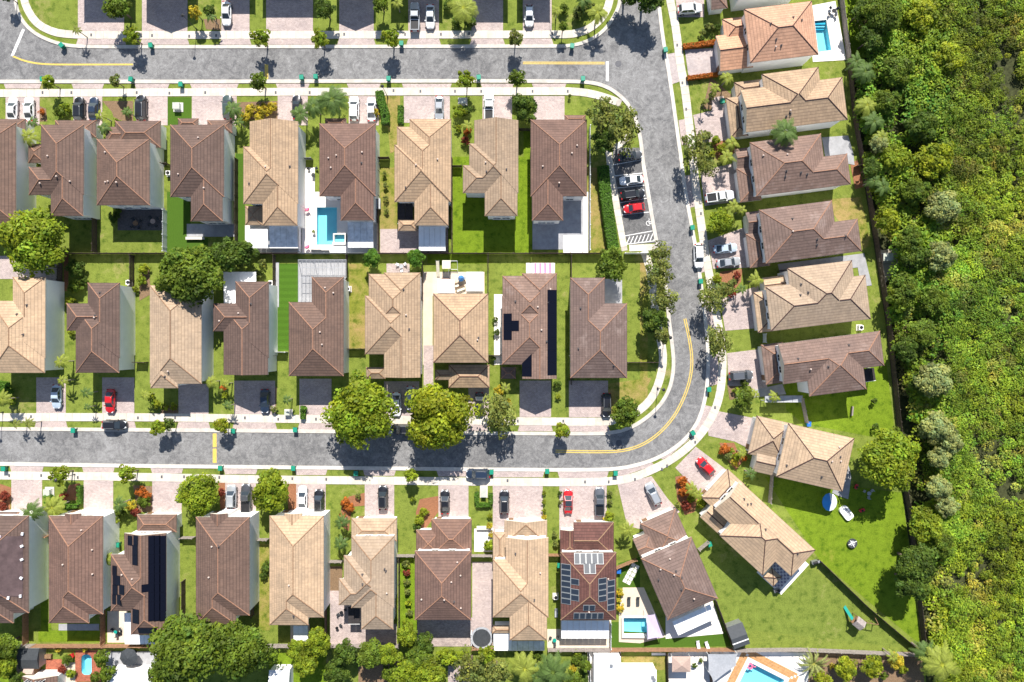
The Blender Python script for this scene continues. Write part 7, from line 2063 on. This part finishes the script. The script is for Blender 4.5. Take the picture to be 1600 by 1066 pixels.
# small stools at the tilted house corner; hoop, goal, planters on the lawns
for px, py, lb, m in ((1331, 596 + 5, '', 'black'), (1368, 667, '', 'black'), (1289, 752, '', 'white_trim')):
    pass
o = mk('garden_bench', 1330, 642, 'small narrow bench standing on the grass below the rear hip wing', 'bench', 85, .02)
addbox(o, 'seat', 'fence_grey', -.9, -.2, .4, .9, .2, .46); addbox(o, 'backrest', 'fence_grey', -.9, .17, .47, .9, .22, .85)
for x in (-.8, .8): addbox(o, 'leg', 'black', x - .04, -.18, 0, x + .04, .18, .4)
for px, py, r_, lb in ((1366, 626, 5, 'small conical dark shrub on the lawn by the right fence, upper of two'), (1368, 667, 6, 'small dark shrub on the lawn by the right fence, lower of two')):
    T(px, py, r_, 'dark', 1.1, lb, auto=False)
o = mk('garden_mailbox', 1076, 694, 'x', 'x'); bpy.data.objects.remove(o); THINGS.pop()
def low_wall(pts, w, h, mat, label):
    st = pts; c = G(*st[0]); o = thing('garden_wall', (c.x, c.y, 0), label, 'wall', auto=False)
    A, B = offset(st, -w / 2), offset(st, w / 2); mb = MB()
    for i in range(len(st) - 1):
        q = [G(*A[i]) - c, G(*B[i]) - c, G(*B[i+1]) - c, G(*A[i+1]) - c]; mb.hexa([(v.x, v.y, 0) for v in q], [(v.x, v.y, h) for v in q])
    mb.obj('masonry', M[mat], o); 
    mb = MB(); A, B = offset(st, -w / 2 - .6), offset(st, w / 2 + .6)
    for i in range(len(st) - 1):
        q = [G(*A[i]) - c, G(*B[i]) - c, G(*B[i+1]) - c, G(*A[i+1]) - c]; mb.hexa([(v.x, v.y, h + .002) for v in q], [(v.x, v.y, h + .07) for v in q])
    mb.obj('wall_cap', M['fascia'], o)
low_wall([(292, 373), (320, 373)], 3, .5, 'wall_white', 'short low white wall at the end of the shaded grey patio')
low_wall([(745, 824), (770, 824)], 4, .6, 'wall', 'low cream wall at the gate left of the tan lower house')
low_wall([(972, 963), (972, 994), (1012, 994)], 2.2, .45, 'wall_white', 'low white wall round the small rectangular pool')

# ------------------------------------------------------------------ labels: place words from the nearest house, then tell look-alikes apart
def where(o):
    x, y = 800 + o.matrix_basis.translation.x * S, 533 - o.matrix_basis.translation.y * S
    best, bd = None, 1e9
    for h in HOUSES:
        d = (h['c'][0] - x) ** 2 + (h['c'][1] - y) ** 2
        if d < bd and not h['ref'].startswith('the houses'): best, bd = h, d
    dx, dy = x - best['c'][0], y - best['c'][1]
    a = math.radians(best['ang']); u = dx * math.cos(a) + dy * math.sin(a); v = -dx * math.sin(a) + dy * math.cos(a)
    if y < 110 and x < 1000: return 'across the top road from ' + best['ref'] if y < 75 else 'on the road by ' + best['ref']
    f = best['front']
    fv = {'N': -v, 'S': v, 'W': -u, 'E': u}[f]; sv = abs(u) if f in 'NS' else abs(v)
    lim = 60 if f in 'NS' else 75
    if fv > lim: return 'in front of ' + best['ref']
    if fv < -lim: return 'behind ' + best['ref']
    if f in 'NS': return ('left of ' if u < 0 else 'right of ') + best['ref']
    return ('above ' if v < 0 else 'below ') + best['ref']
from collections import defaultdict
groups = defaultdict(list)
for o, auto in THINGS:
    lb = o['label']
    if auto and len(lb.split()) < 8:
        x = 800 + o.location.x * S
        if o.get('group') == 'wild trees beyond the fence': lb += ' in the thicket beyond the right fence'
        elif o['category'] == 'tree' and x > 1330: lb += ' by the right fence'
        else: lb += ' ' + where(o)
    groups[lb].append(o)
ORD = ['first', 'second', 'third', 'fourth', 'fifth', 'sixth', 'seventh', 'eighth', 'ninth', 'tenth', 'eleventh', 'twelfth', 'thirteenth', 'fourteenth']
for lb, L in groups.items():
    if len(lb.split()) > (16 if len(L) == 1 else 14): print('LONG', len(lb.split()), lb)
    if len(L) == 1: L[0]['label'] = lb; continue
    xs = [o.location.x for o in L]; ys = [o.location.y for o in L]
    horiz = (max(xs) - min(xs)) >= (max(ys) - min(ys))
    L.sort(key=lambda o: o.location.x if horiz else -o.location.y)
    for i, o in enumerate(L):
        if len(L) == 2: pre = ('left' if i == 0 else 'right') if horiz else ('upper' if i == 0 else 'lower')
        elif i == 0: pre = 'leftmost' if horiz else 'topmost'
        elif i == len(L) - 1: pre = 'rightmost' if horiz else 'lowest'
        else: pre = ORD[i] + (' from left' if horiz else ' from top')
        o['label'] = (pre + ' ' + lb) if len(L) == 2 or i in (0, len(L) - 1) else pre + ', ' + lb
